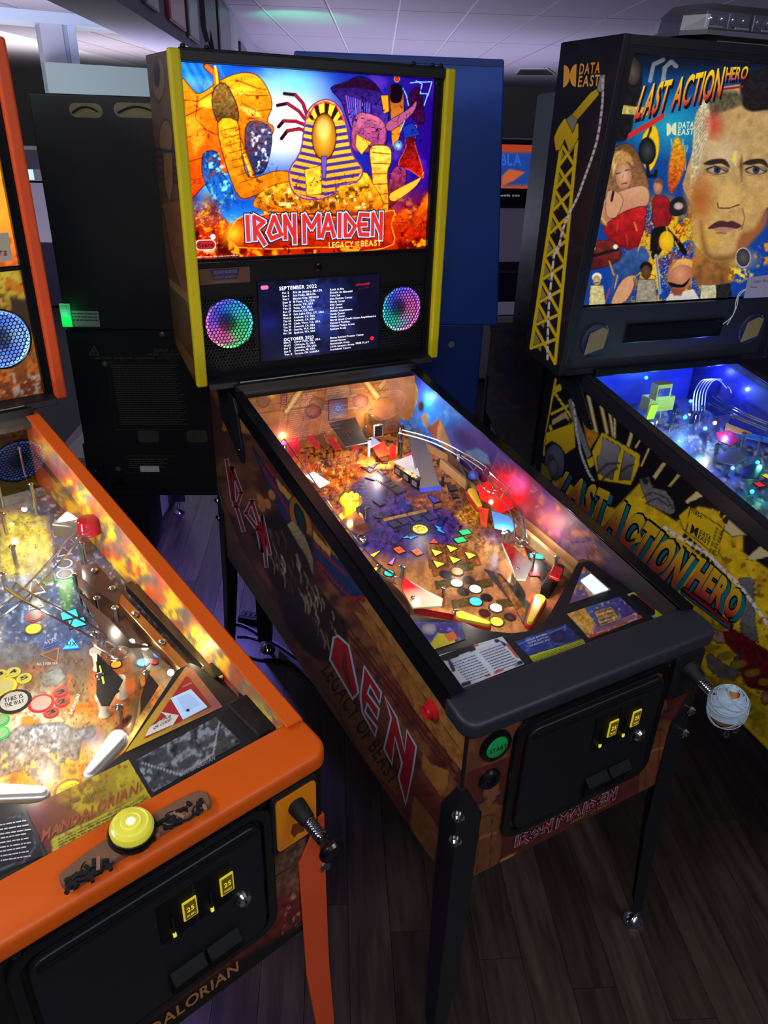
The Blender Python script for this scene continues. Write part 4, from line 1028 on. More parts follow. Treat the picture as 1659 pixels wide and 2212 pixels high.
def middle_playfield(M, root):
    C6 = T(460, 780, 2.765); C7 = T(760, 1000, 2.37)
    y0, y1 = .09, 1.10; x = .2605
    pn = Panel(M, (-x, y0, pz(y0)), (x, y0, pz(y0)), (x, y1, pz(y1)), (-x, y1, pz(y1)), 200, 360); p = pn.paint
    p.grad((1000, 1340), (190, 140, 92), (760, 900), (214, 130, 56))
    p.noise(26, (136, 92, 60), .45, .65, .8, 3); p.noise(9, (196, 150, 100), .55, .7, .5, 8)
    # violet storm in the middle
    p.poly(C7((0, 60), (200, 90), (420, 150), (560, 240), (640, 300), (560, 330), (520, 440), (430, 470), (250, 500), (60, 460), (0, 400)), (96, 70, 160), (84, 62, 132), soft=30, noise=.45, nsc=10); p.noise(14, (40, 60, 150), .5, .66, .7, 77, mask=p.mask(C7((0, 100), (420, 160), (560, 330), (250, 480), (0, 400)), 30))
    p.noise(10, (130, 80, 60), .52, .66, .8, 11, mask=p.mask(C7((100, 80), (560, 160), (640, 260), (300, 260)), 25)); p.noise(7, (20, 14, 30), .55, .68, .7, 13, mask=np.clip((1210 - p.Y) / 60, 0, 1)); p.poly(C7((160, 285), (380, 235), (385, 250), (165, 300)), (176, 140, 100), out=(60, 40, 40))
    p.radial(C7((350, 340))[0], 45, (40, 36, 74), .9, .7, 24); p.poly(C7((300, 180), (420, 140), (520, 180), (560, 260), (430, 230), (330, 240)), (150, 96, 60), soft=14, noise=.5, nsc=6)
    p.poly(C7((520, 270), (600, 200), (660, 240), (640, 330), (560, 310)), (196, 140, 60), soft=10, noise=.6, nsc=5)
    # red and orange upper left
    p.poly(C6((430, 560), (700, 640), (900, 600), (1000, 620), (880, 700), (760, 760), (640, 860), (600, 860), (540, 700)), (232, 120, 40), (200, 70, 40), soft=14, noise=.5, nsc=8); p.noise(8, (255, 210, 90), .58, .7, .9, 17, mask=p.mask(C6((430, 560), (1000, 580), (760, 780), (620, 900)), 20)); p.noise(8, (70, 20, 60), .58, .7, .7, 19, mask=p.mask(C6((540, 700), (900, 640), (760, 900), (640, 900)), 10))
    p.poly(C6((980, 520), (1080, 500), (1130, 560), (1060, 640), (960, 640), (900, 600)), (222, 170, 90), soft=8, noise=.3)
    for k in range(14): p.line(C6((560 + k * 8, 730 + k * 6), (820 + k * 14, 600 + k * 22)), 1.2, (255, 200, 120), .35)
    # pillars and pyramid ruins lower middle
    p.poly(C7((360, 400), (560, 430), (640, 470), (660, 520), (560, 540), (420, 580), (400, 500)), (150, 98, 52), out=(70, 40, 24), noise=.4, nsc=6, soft=4)
    for k in range(5): p.line(C7((380 + k * 50, 420 + k * 8), (400 + k * 48, 540 - k * 2)), 3, (84, 52, 30), .8)
    for k in range(4): p.line(C7((440 + k * 10, 590 + k * 70), (620 + k * 20, 560 + k * 75)), 1.4, (110, 70, 40), .5)
    # card prints beside the round inserts
    for q in ((475, 620), (575, 535), (675, 620), (560, 718), (790, 718)):
        a, b = q; p.poly(C7((a - 48, b - 12), (a + 40, b - 26), (a + 48, b + 10), (a - 40, b + 26)), (96, 84, 40), out=(40, 30, 20), noise=.5, nsc=3)
    for q, c in (((480, 572), (70, 70, 120)), ((600, 600), (60, 44, 40)), ((570, 660), (60, 56, 50)), ((690, 690), (50, 40, 70)), ((680, 770), (120, 40, 36)), ((810, 790), (90, 76, 80))):
        p.ell(C7(q)[0], 14, 9, c, (50, 36, 30), rot=.3)
    # right lanes
    p.poly(C7((680, 545), (760, 570), (950, 760), (900, 860), (830, 730)), (60, 46, 42), (84, 130, 120), out=(30, 24, 24), noise=.3)
    p.poly(C7((730, 560), (770, 590), (900, 760), (870, 800), (800, 680)), (150, 110, 60), noise=.4, nsc=4); p.poly(C7((880, 420), (980, 500), (1050, 560), (1000, 640), (930, 560)), (40, 26, 32), out=(180, 20, 30), noise=.3)
    p.poly(C7((640, 340), (800, 330), (860, 400), (760, 430), (690, 400)), (150, 120, 140), (120, 80, 70), soft=14, noise=.4); p.poly(C7((560, 0), (640, 60), (700, 160), (660, 240), (600, 150)), (190, 60, 30), soft=8, noise=.4)
    p.sm = False; on = np.clip((1225 - p.Y) / 60, .15, 1); p.ink(on, 16, .016, (40, 24, 24), 71, .6); p.ink(on, 8, .018, (60, 36, 30), 72, .4); p.shade(5, .16, 29); p.col = np.clip((p.col - 118) * 1.15 + 108, 0, 255)
    pf = pn.build('playfield', vmat('playfield_print', .3, spec=.35), root)
    MB().prism([(-x, y0, pz(y0) - .0015), (x, y0, pz(y0) - .0015), (x, y1, pz(y1) - .0015), (-x, y1, pz(y1) - .0015)], (0, 0, -.012)).build('playfield_board', WOODL, root)

    # --- inserts
    I = lambda kind, q, size, c, lit, ang=0., asp=1., rim=(20, 18, 20): insert_light(pf, M, kind, *C7(q)[0], size, c, lit, ang, rim, asp=asp)
    Y = (236, 228, 40); o, c, ex, ey = I('round', (350, 340), .019, (222, 206, 50), .9)
    t = MB(); up = np.array([0, -PFS, 1.]) * .0018
    for k, s in enumerate(('NUMBER', 'OF THE', 'BEAST')): text(t, s, lambda a, b: c + up + ex * a + ey * b, (-.012, .006 - k * .0075, .024, .005), 'b')
    t.build('insert_lettering', mat('insert_print', C(50, 40, 10), .5), o)
    I('bolt', (295, 382), .013, (60, 150, 230), .9, 1.1); I('bolt', (447, 340), .014, (50, 140, 240), .95, -.15)
    I('tri', (420, 402), .010, (224, 60, 44), .95, -.5)
    for q in ((580, 355), (555, 395)): I('rect', q, .0085, (40, 205, 110), .95, -.05, 1.45)
    for q, s in (((243, 447), '2X'), ((335, 457), '3X')):
        o, c2, ex2, ey2 = I('rect', q, .0105, (236, 84, 36), .95, .12, .85); t = MB(); text(t, s, lambda a, b, c2=c2, ex2=ex2, ey2=ey2: c2 + up + ex2 * a + ey2 * b, (-.006, -.004, .012, .008), 'b'); t.build('insert_lettering', mat('insert_print_red', C(80, 10, 8), .5), o)
    for q in ((430, 458), (508, 438), (602, 473), (522, 495), (440, 517)): I('tri', q, .0125, (240, 232, 60), 1., .25)
    for q, cc in (((540, 556), (240, 110, 40)), ((537, 615), (250, 244, 190)), ((632, 646), (250, 246, 240)), ((634, 710), (60, 190, 235)), ((738, 742), (250, 246, 220)), ((742, 813), (236, 220, 60))): I('round', q, .0135, cc, 1.15, rim=(60, 50, 36))
    for q, cc, k, a in (((122, 465), Y, 'spike', -1.2), ((125, 540), Y, 'spike', -1.0), ((208, 503), (190, 120, 220), 'spike', -.9)): I(k, q, .0105, cc, .95, a)
    I('round', (190, 565), .011, (50, 205, 190), .95)
    for q in ((330, 283), (400, 278), (265, 300), (215, 315)): I('rect', q, .0115, (54, 56, 96), .0, .1, .8)
    I('arrow', (415, 185), .016, (64, 66, 190), .25, .1); I('tri', (430, 228), .011, (84, 66, 76), 0.); I('round', (140, 275), .009, (60, 60, 90), 0.); I('arrow', (135, 205), .014, (50, 46, 60), 0., .3)
    I('rect', (945, 478), .009, (60, 225, 200), .95, -.5, 1.6); I('rect', (935, 570), .007, (200, 60, 60), .5, -.5, 1.6)
    J = lambda kind, q, size, c, lit, ang=0., asp=1.: insert_light(pf, M, kind, *C6(q)[0], size, c, lit, ang, asp=asp)
    for kind, q, s, a in (('round', (1025, 605), .008, 0), ('arrow', (985, 585), .012, -.3), ('arrow', (960, 625), .012, -1.1), ('arrow', (920, 645), .016, .5), ('arrow', (1005, 665), .011, .2), ('arrow', (940, 700), .012, .9), ('rect', (1020, 710), .013, .2), ('rect', (1060, 740), .012, .2), ('rect', (1105, 770), .013, .2), ('arrow', (1420, 750), .018, -.2), ('arrow', (1440, 800), .013, -.2)):
        J(kind, q, s, (70, 58, 72) if kind != 'round' else (96, 76, 60), 0., a)

    # --- slingshots
    for k, pts in enumerate((((265, 590), (330, 640), (465, 700), (460, 738), (310, 748), (255, 650)), ((770, 410), (835, 440), (925, 520), (888, 605), (842, 600), (815, 510)))):
        q = C7(*pts); top = MB(); P3 = [M.pf(u, v, .042) for u, v in q]
        cc = [C(206, 24, 30)] * 2 + [C(232, 222, 200)] * 2 + [C(214, 220, 150), C(196, 40, 40)] if k == 0 else [C(206, 24, 30), C(206, 30, 34), C(224, 214, 190), C(235, 235, 235), C(226, 220, 180), C(196, 30, 36)]  # pale tips: bulb light put into the vertex colours
        top.prism(P3, (0, 0, .003), 0, cc * 2); so = top.build('slingshot', vmat('slingshot_plastic', .15, .12), root)
        P0 = [M.pf(u, v, .018) for u, v in q]
        rb = MB(); hull = [P0[0], P0[2], P0[4]] if k == 0 else [P0[0], P0[2], P0[4]]; rb.tube(hull, .003, 8, True); rb.build('slingshot_rubber', mat('white_rubber', C(226, 226, 220), .6), so, True)
        for h_ in hull:
            b = MB(); b.cyl(h_ - [0, 0, .018], h_ + [0, 0, .026], .004, n=10); b.build('slingshot_post', CHROME, so, True)
            s_ = MB(); s_.sphere(h_ + np.array([0, 0, .030]), .0045, 10, 6, sc=(1, 1, .6)); s_.build('post_screw', CHROME, so, True)
        cn = np.mean(P0, 0)
        bl = MB(); bl.sphere(cn + np.array([0, 0, .006]), .006, 10, 6); bl.build('slingshot_bulb', mat('white_bulb', C(255, 250, 235), .3, emit=6.), so, True)
        lamp('slingshot_lamp', root, cn + np.array([0, 0, .008]), .9, (1, .95, .85))
    # --- flippers
    fy = mat('yellow_flipper', C(226, 200, 40), .35); fr = mat('red_flipper_rubber', C(186, 30, 30), .5)
    flipper(root, M, C7((958, 712))[0], C7((908, 828))[0], fy, fr); flipper(root, M, C7((560, 800))[0], C7((690, 838))[0], fy, fr); flipper(root, M, C7((612, 160))[0], C7((652, 232))[0], fy, fr, r0=.011)
    # right guard block with red cap
    P3 = [M.pf(u, v, .0) for u, v in C7((1030, 560), (1080, 580), (1010, 700), (958, 690))]
    b = MB(); b.prism(P3, (0, 0, .03)); go = b.build('lane_guard', BLACKP, root, bevel=.003)
    P3 = [M.pf(u, v, .032) for u, v in C7((1030, 535), (1080, 555), (1060, 610), (1005, 590))]; b = MB(); b.prism(P3, (0, 0, .008)); b.build('guard_cap', mat('red_translucent', C(196, 22, 28), .2, emit=.12), go, bevel=.002)
    # lane guides
    ribbon(root, M, [(*C7((815, 600))[0], 0), (*C7((880, 700))[0], 0), (*C7((880, 745))[0], 0)], .02, STEEL); ribbon(root, M, [(*C7((120, 590))[0], 0), (*C7((250, 700))[0], 0), (*C7((300, 780))[0], 0)], .02, STEEL)
    ribbon(root, M, [(*C7((300, 765))[0], 0), (*C7((420, 790))[0], 0), (*C7((560, 815))[0], 0)], .016, mat('red_guide', C(190, 24, 30), .35)); ribbon(root, M, [(*C7((575, 800))[0], 0), (*C7((640, 825))[0], 0), (*C7((710, 845))[0], 0)], .012, mat('yellow_guide', C(222, 196, 30), .4))
    # shooter lane: wood rail and steel cover
    pts = [M.X(u, v, .262) for u, v in ((1258, 1211), (1165, 1139), (1050, 1030))]
    b = MB(); b.prism([(.215, .13, pz(.13)), (.215, .86, pz(.86)), (.215, .86, pz(.86, .026)), (.215, .13, pz(.13, .026))], (.012, 0, 0)); b.build('lane_rail', WOODL, root, bevel=.002)
    b = MB(); b.prism([(.2605, .13, pz(.13)), (.2605, .86, pz(.86)), (.2605, .86, pz(.86, .02)), (.2605, .13, pz(.13, .02))][::-1], (-.008, 0, 0)); b.build('side_wood_rail', WOODL, root)

    # --- upper playfield furniture
    pm = M.pf(*C6((825, 815))[0], .055); b = MB(); base = np.array([pm[0], pm[1], pz(pm[1])])
    b.lathe(base, (0, 0, 1), [(.030, 0), (.030, .004), (.020, .008), (.020, .030), (.023, .036), (.026, .042)], 24); bo = b.build('pop_bumper', mat('yellow_lit_plastic', C(226, 206, 40), .3, emit=.25, ecol=C(230, 200, 20)), root, True)
    b = MB(); b.lathe(base + [0, 0, .042], (0, 0, 1), [(.027, 0), (.028, .005), (.025, .012), (.020, .014)], 24); b.build('bumper_cap', mat('amber_dome', C(200, 150, 20), .2, emit=.3, ecol=C(220, 160, 10)), bo, True)
    for k in range(6):
        a = k * math.pi / 3; b = MB(); b.sphere(base + np.array([.014 * math.cos(a), .014 * math.sin(a), .057]), .0068, 10, 6); b.build('bumper_ball', mat('yellow_bulb', C(250, 220, 60), .2, emit=1.0, ecol=C(255, 214, 30)), bo, True)
    lamp('bumper_lamp', root, base + np.array([-.02, -.04, .05]), .5, (1, .85, .2))
    # clear ramp, centre right
    q0 = [M.pf(u, v, .002) for u, v in C6((1238, 785), (1365, 772))]; q1 = [M.pf(u, v, .085) for u, v in C6((1160, 440), (1240, 400))]
    up_ = np.array([0, 0, .022]); b = MB(); b.add([q0[0], q0[1], q1[1], q1[0]], [(0, 1, 2, 3)]); ro = b.build('ramp', mat('grey_ramp', C(134, 124, 128), .3, spec=.6), root)
    for a, e in ((q0[0], q1[0]), (q0[1], q1[1])):
        b = MB(); b.add([a, e, e + up_, a + up_ * .6], [(0, 1, 2, 3)]); b.build('ramp_wall', CLEAR, ro)
    b = MB(); b.prism([q0[0], q0[1], q0[1] + (q1[1] - q0[1]) * .06, q0[0] + (q1[0] - q0[0]) * .06], (0, 0, .002)); b.build('ramp_flap', mat('blue_flap', C(70, 90, 220), .3, emit=.2), ro)
    # standing steel back ramp with mesh, and plate
    q = [M.pf(u, v, h) for (u, v), h in zip(C6((690, 375), (850, 340), (925, 490), (790, 515)), (.085, .085, .05, .05))]; b = MB(); b.prism(q, (0, 0, .002)); po = b.build('steel_ramp', STEEL, root)
    for k in range(3):
        for j in range(3):
            c = q[0] * .2 + q[1] * .2 + q[2] * .35 + q[3] * .25 + (q[1] - q[0]) * .14 * (j - 1) + (q[3] - q[0]) * .1 * (k - 1); s_ = MB(); s_.lathe(c + [0, 0, .002], (0, 0, 1), [(.003, 0), (.002, .001)], 8); s_.build('ramp_rivet', CHROME, po)
    # mirrored box and glass panels
    b = MB(); q = [M.pf(u, v, .0) for u, v in C6((530, 470), (640, 470))]; d = np.array([0, .02, .002]); b.prism([q[0], q[1], q[1] + d, q[0] + d], (0, 0, .045)); b.build('mirror_box', mat('mirror_gold', C(196, 158, 96), .12, .9), root, bevel=.002)
    # dark eye panel on the back board
    e0 = M.Y(*C6((690, 235))[0], 1.06); e1 = M.Y(*C6((800, 335))[0], 1.06)
    b = MB(); b.box(e0[0], e1[0], 1.055, 1.062, e1[2], e0[2]); eo = b.build('target_panel', mat('dark_maroon', C(92, 28, 40), .4), root)
    cx_, cz_ = (e0[0] + e1[0]) / 2 - .002, (e0[2] + e1[2]) / 2 + .004
    for k, (r_, cc) in enumerate(((.017, (46, 72, 150)), (.013, (22, 30, 70)), (.008, (70, 110, 190)), (.003, (10, 10, 24)))):
        b = MB(); b.lathe((cx_, 1.0548 - .0003 * k, cz_), (0, -1, 0), [(r_, 0), (r_, .0003)], 24); b.build('target_ring', mat('eye_%d' % k, C(*cc), .4), eo)
    # back board print
    bp = Panel(M, (-.2605, 1.085, .90), (.2605, 1.085, .90), (.2605, 1.085, 1.066), (-.2605, 1.085, 1.066), 150, 60); p = bp.paint
    p.grad((500, 850), (190, 120, 50), (860, 850), (204, 120, 50)); p.shade(16, .2, 6); p.noise(30, (150, 84, 36), .5, .7, .7, 2)
    for k in range(4): p.line(C6((160, 190 + k * 45), (1050, 80 + k * 45)), 1.2, (110, 60, 24), .8)
    for k in range(9): p.line(C6((200 + k * 100, 130 + (k % 2) * 45), (205 + k * 100, 175 + (k % 2) * 45)), 1.2, (110, 60, 24), .8)
    for a in (((560, 120), (440, 300)), ((880, 80), (980, 210))): p.line(C6(*a), 15, (90, 50, 20)); p.line(C6(*a), 12, (226, 172, 70)); p.line(C6(*a), 3, (255, 224, 130))
    p.poly(C6((690, 130), (720, 95), (770, 92), (810, 130), (820, 190), (780, 230), (700, 230), (670, 190)), (196, 140, 76), (160, 100, 50), out=(80, 44, 20), noise=.2); p.poly(C6((560, 290), (600, 210), (700, 250), (800, 250), (920, 210), (950, 290)), (176, 110, 54), out=(80, 44, 20), noise=.3)
    for q_ in ((598, 300), (880, 240)): p.ell(C6(q_)[0], 16, 14, (190, 104, 50), (140, 66, 30), out=(80, 36, 16))
    p.ell(C6((300, 220))[0], 14, 20, (150, 92, 50), out=(70, 36, 20)); p.radial(C6((460, 145))[0], 16, (255, 255, 200), 1.4); p.radial(C6((350, 200))[0], 14, (255, 240, 60), 1.2); p.poly(C6((405, 130), (440, 130), (440, 280), (410, 275)), (150, 70, 30), out=(90, 40, 16))  # the two pale radial spots are lamp glare painted into the print
    p.poly(C6((985, 150), (1020, 110), (1035, 80), (1030, 140), (1000, 170)), (226, 176, 70), out=(110, 64, 20)); p.poly(C6((160, 155), (290, 140), (300, 170), (175, 190)), (110, 40, 110)); p.col *= .9
    bo2 = bp.build('back_board', vmat('printed_blade', .55, spec=.25), root)
    b = MB(); b.flat([M.Y(u, v, 1.1046) for u, v in ((514, 852), (566, 845), (566, 830), (510, 836))]); us = b.build('purple_sticker', mat('sticker_purple', C(120, 40, 130), .4, emit=.1), root); t = MB(); text(t, 'USA', lambda a, b_: M.Y(527 + a, 850 - a * .13 - b_, 1.1042), (0, 0, 30, 9), 'b'); t.build('sticker_lettering', mat('pale_print', C(220, 210, 230), .4), us)
    # clear spiral ramp cylinders, upper left and upper right
    for cen, rr, hh, hb in (((395, 395), .042, .045, .03), ((1010, 330), .05, .03, .05)):
        c = M.pf(*C6(cen)[0], hb + hh / 2); b = MB(); V = []; F = []; n = 26
        for i in range(n + 1):
            a = math.pi * (-.1 + 1.3 * i / n); V += [(c[0] + rr * math.cos(a), c[1] + rr * .8 * math.sin(a) , c[2] - hh / 2), (c[0] + rr * math.cos(a), c[1] + rr * .8 * math.sin(a), c[2] + hh / 2)]
        F = [(2 * i, 2 * i + 2, 2 * i + 3, 2 * i + 1) for i in range(n)]; b.add(V, F); co = b.build('clear_ramp', glassmat('ramp_clear', (.86, .9, .92), .03, 2.2), root, True)
        b = MB(); b.tube([V[2 * i + 1] for i in range(n + 1)], .0012, 6); b.build('ramp_edge', WIRE, co, True)
        b = MB(); b.add([(c[0] + rr * math.cos(a), c[1] + rr * .8 * math.sin(a), c[2] - hh / 2) for a in np.linspace(0, 2 * math.pi, 24)[:-1]], [tuple(range(23))]); b.build('ramp_floor', glassmat('ramp_clear', (.86, .9, .92), .03, 2.2), co)
    # chrome figure lamp, upper right
    c = M.pf(*C6((1045, 300))[0], .06); b = MB(); b.lathe(c - [0, 0, .06], (0, 0, 1), [(.012, 0), (.006, .01), (.006, .05), (.018, .055), (.021, .075), (.014, .09), (.006, .095), (.010, .102), (.010, .118), (.004, .124)], 14); b.build('chrome_ornament', CHROME, root, True)
    # drop targets
    a = M.pf(*C6((1078, 668))[0], 0); b_ = M.pf(*C6((1228, 775))[0], 0)
    for k in range(3):
        m0 = a + (b_ - a) * (k + .06) / 3; m1 = a + (b_ - a) * (k + .94) / 3; b = MB(); b.prism([m0, m1, m1 + [.006, .002, 0], m0 + [.006, .002, 0]], (0, 0, .024)); to = b.build('drop_target', BLACKG, root, bevel=.001)
        mm = (m0 + m1) / 2; b = MB(); b.obox(mm + np.array([-.0012, -.0006, .013]), (m1 - m0) * .3, (0, 0, .007), (-.0006, -.0002, 0)); b.build('target_face', mat('target_print', C(120, 118, 124), .4), to)
    q = [M.pf(u, v, .032) for u, v in C6((1078, 605), (1200, 560), (1235, 690))]; b = MB(); b.prism(q, (0, 0, .0025)); b.build('target_plastic', mat('white_red_plastic', C(232, 220, 220), .2, emit=.25), root)
    lamp('target_lamp', root, np.mean(q, 0) - [0, 0, .012], .4, (1, .96, .96))
    b = MB(); rp = M.pf(*C6((1072, 545))[0], .02); b.obox(rp, (.010, 0, 0), (0, .003, 0), (0, 0, .02)); b.build('standup_target', mat('red_lit', C(220, 30, 30), .3, emit=.5), root, bevel=.002)
    # lit plastics
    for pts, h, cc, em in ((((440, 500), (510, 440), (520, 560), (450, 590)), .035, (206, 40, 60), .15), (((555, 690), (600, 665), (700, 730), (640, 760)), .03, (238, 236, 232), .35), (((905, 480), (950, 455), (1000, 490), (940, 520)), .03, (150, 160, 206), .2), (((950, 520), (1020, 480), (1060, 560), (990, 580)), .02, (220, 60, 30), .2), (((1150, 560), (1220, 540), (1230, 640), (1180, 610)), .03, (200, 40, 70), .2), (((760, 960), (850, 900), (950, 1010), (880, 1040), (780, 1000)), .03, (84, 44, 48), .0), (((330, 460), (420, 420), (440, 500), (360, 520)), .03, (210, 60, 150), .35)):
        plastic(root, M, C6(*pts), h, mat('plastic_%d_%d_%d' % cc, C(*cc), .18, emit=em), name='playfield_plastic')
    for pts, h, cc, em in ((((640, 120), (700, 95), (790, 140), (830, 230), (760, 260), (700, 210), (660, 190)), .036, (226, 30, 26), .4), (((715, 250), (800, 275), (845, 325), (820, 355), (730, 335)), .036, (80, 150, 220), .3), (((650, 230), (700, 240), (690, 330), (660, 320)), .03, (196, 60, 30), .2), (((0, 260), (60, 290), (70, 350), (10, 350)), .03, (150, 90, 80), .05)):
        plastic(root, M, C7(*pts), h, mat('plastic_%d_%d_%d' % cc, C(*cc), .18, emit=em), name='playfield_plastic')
    # curved steel guides
    ribbon(root, M, [(*C6((1390, 590))[0], 0), (*C6((1480, 700))[0], 0), (*C6((1515, 800))[0], 0)], .035, STEEL); ribbon(root, M, [(*C6((430, 580))[0], 0), (*C6((440, 500))[0], 0), (*C6((520, 440))[0], 0), (*C6((640, 430))[0], 0)], .03, STEEL)
    ribbon(root, M, [(*C6((1180, 470))[0], 0), (*C6((1330, 560))[0], 0), (*C6((1470, 640))[0], 0), (*C6((1560, 740))[0], 0)], .02, WOODL, th=.008)
    ribbon(root, M, [(*C6((270, 400))[0], .03), (*C6((300, 350))[0], .03), (*C6((400, 325))[0], .03), (*C6((500, 350))[0], .03), (*C6((530, 410))[0], .03)], .032, CHROME); ribbon(root, M, [(*C6((870, 285))[0], .05), (*C6((890, 340))[0], .05), (*C6((960, 385))[0], .045), (*C6((1060, 415))[0], .045), (*C6((1180, 400))[0], .045)], .03, glassmat('ramp_clear', (.86, .9, .92), .03, 2.2), name='clear_ramp_wall')
    ribbon(root, M, [(*C6((900, 330))[0], .03), (*C6((980, 380))[0], .03), (*C6((1100, 400))[0], .03)], .018, CHROME); ribbon(root, M, [(*C6((650, 420))[0], .0), (*C6((740, 470))[0], .0), (*C6((800, 520))[0], .0)], .03, CHROME)
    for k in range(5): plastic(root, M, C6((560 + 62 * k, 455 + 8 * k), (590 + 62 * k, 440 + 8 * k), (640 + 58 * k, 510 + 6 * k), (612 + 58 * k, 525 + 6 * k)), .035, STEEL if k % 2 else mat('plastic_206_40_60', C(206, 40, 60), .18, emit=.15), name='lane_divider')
    for k in range(7): post(root, M, *C6((540 + 62 * k, 470 + (k % 3) * 22))[0], .04, .0035, CHROME, cap=CHROME)
    for k, q_ in enumerate(((1140, 395), (1175, 375), (1110, 385))): b = MB(); b.lathe(M.pf(*C6(q_)[0], .09), (.3, -.5, .4), [(.004, 0), (.015, .012), (.016, .013)], 16); b.build('spot_reflector', CHROME, root, True)
    b = MB(); q_ = M.pf(*C6((1115, 560))[0], 0); b.cyl(q_, q_ + np.array([0, 0, .09]), .006, n=10); b.build('ramp_support', BLACKG, root)
    # posts and screws
    for q, h, c in (((385, 500), .05, CHROME), ((930, 570), .05, WHITEP), ((640, 740), .035, mat('brass', C(190, 150, 70), .3, 1.)), ((1225, 765), .03, RUBBER), ((1370, 745), .03, RUBBER), ((920, 960), .035, CHROME), ((1120, 600), .06, RUBBER), ((1460, 650), .05, WHITEP), ((700, 450), .05, CLEAR), ((860, 960), .04, CHROME), ((560, 620), .04, CHROME)):
        post(root, M, *C6(q)[0], h, .0042, c, cap=CHROME)
    for q, h in (((140, 590), .03), ((255, 590), .03), ((790, 420), .035), ((870, 420), .045), ((1040, 545), .03), ((530, 795), .016), ((700, 90), .04), ((20, 280), .04), ((860, 370), .045)):
        post(root, M, *C7(q)[0], h, .0042, CHROME, cap=CHROME)
    b = MB(); b.sphere(M.pf(*C6((885, 1070))[0], .0135), .0135, 20, 12); b.build('steel_ball', CHROME, root, True)
    b = MB(); c = M.pf(*C6((1555, 695))[0], .03); b.lathe(c, (0, 0, 1), [(.014, 0), (.014, .004), (.012, .014), (.006, .019), (0, .02)], 18); b.build('flasher_dome', mat('blue_dome', C(50, 80, 190), .12, emit=.15), root, True)
    b = MB(); c = M.pf(*C6((985, 415))[0], .035); b.box(c[0] - .014, c[0] + .014, c[1] - .004, c[1] + .004, c[2] - .018, c[2] + .018); so = b.build('picture_sign', WHITEP, root, bevel=.001); b = MB(); b.box(c[0] - .012, c[0] + .012, c[1] - .0048, c[1] - .0038, c[2] - .016, c[2] + .016); b.build('sign_print', RUBBER, so)
    # wire ramps
    wire_ramp(root, M, [(*C6((1120, 420))[0], .095), (*C6((1300, 470))[0], .095), (*C6((1450, 540))[0], .09), (*C6((1560, 620))[0], .085), (*C6((1650, 760))[0], .08), (*C7((760, 160))[0], .075), (*C7((840, 260))[0], .07), (*C7((865, 380))[0], .055)], .024)
    wire_ramp(root, M, [(*C6((1500, 560))[0], .10), (*C6((1620, 640))[0], .095), (*C7((700, 60))[0], .09), (*C7((810, 150))[0], .08)], .018)
    wire_ramp(root, M, [(*C6((400, 470))[0], .08), (*C6((520, 640))[0], .075), (*C6((640, 820))[0], .07), (*C6((740, 960))[0], .06), (*C7((40, 450))[0], .05), (*C7((130, 540))[0], .045), (*C7((210, 590))[0], .04)], .024)
    for q, h in (((870, 410), .05), ((235, 600), .04)):
        c = M.pf(*C7(q)[0], h); b = MB(); b.tube([c + .014 * np.array([math.cos(t_), math.sin(t_), 0]) for t_ in np.linspace(0, 6.283, 20)[:-1]], .0016, 6, True); b.build('ramp_exit_ring', WIRE, root, True)

    # --- apron (height .055 above the playfield)
    ah = .052; A = lambda *q: [M.pf(u, v, ah) for u, v in C7(*q)]
    ap = A((245, 772), (430, 798), (570, 815), (640, 845), (720, 862), (820, 872), (900, 862), (985, 815), (1010, 780), (1085, 650), (1165, 495), (1190, 490), (1225, 505), (1420, 660))
    ap = [np.array([-.2595, ap[0][1] + .004, ap[0][2]])] + [np.array([np.clip(a[0], -.2595, .2595), a[1], a[2]]) for a in ap] + [np.array([.2595, .215, pz(.215, ah)]), np.array([.2595, .072, pz(.072, ah)]), np.array([-.2595, .072, pz(.072, ah)])]
    b = MB(); b.prism(ap, (0, 0, -.012)); ao = b.build('apron', BLACK, root)
    up = np.array([0, -PFS, 1.])
    L = lambda d: (lambda *q: [M.pf(u, v, ah + d) for u, v in C7(*q)])
    def pcard(name, q, fn, nu=50, nv=30):
        c = L(.001)(*q); pn = Panel(M, *c, nu, nv); fn(pn.paint); return pn.build(name, vmat('printed_card', .3), ao)
    def f1(p): p.grad((880, 1350), (90, 80, 190), (1000, 1390), (50, 40, 110)); p.poly(C7((390, 940), (440, 870), (520, 880), (530, 920), (440, 965)), (222, 210, 40)); p.ell(C7((395, 850))[0], 16, 12, (210, 205, 200), (150, 130, 130)); p.noise(8, (160, 170, 230), .58, .7, .6, 3); p.poly(C7((470, 880), (520, 860), (545, 900), (500, 915)), (220, 110, 60))
    pcard('apron_card', ((405, 960), (585, 900), (560, 818), (300, 812)), f1)
    def f2(p): p.grad((1110, 1390), (40, 60, 150), (1260, 1360), (30, 40, 100)); p.noise(10, (110, 140, 220), .55, .75, .6, 4); p.ell(C7((1060, 890))[0], 16, 14, (60, 50, 110), (30, 30, 70)); p.line(C7((850, 930), (1090, 840)), 3, (110, 150, 220), .6)
    b2 = pcard('instruction_card', ((905, 990), (1180, 905), (1095, 825), (835, 915)), f2)
    pcard('warning_strip', ((935, 1025), (1200, 928), (1180, 900), (905, 988)), lambda p: p.grad((1100, 1420), (190, 196, 40), (1260, 1380), (180, 186, 44)), 6, 4)
    t = MB(); U = lambda u, v: M.pf(*C7((u, v))[0], ah + .0016)
    for k in range(4): text(t, 'WARNING PHOTOSENSITIVITY SEIZURE NOTICE' if k == 0 else '=%d' % (30 + k), lambda a, b_, k=k: U(918 + 4 * k + a * 262 + b_ * 2, 1000 + 6.5 * k - a * 92 - b_ * 4.2), (0, 0, 1, 1), 'b')
    t.build('card_lettering', mat('card_black', C(20, 20, 20), .5), ao)
    t = MB()
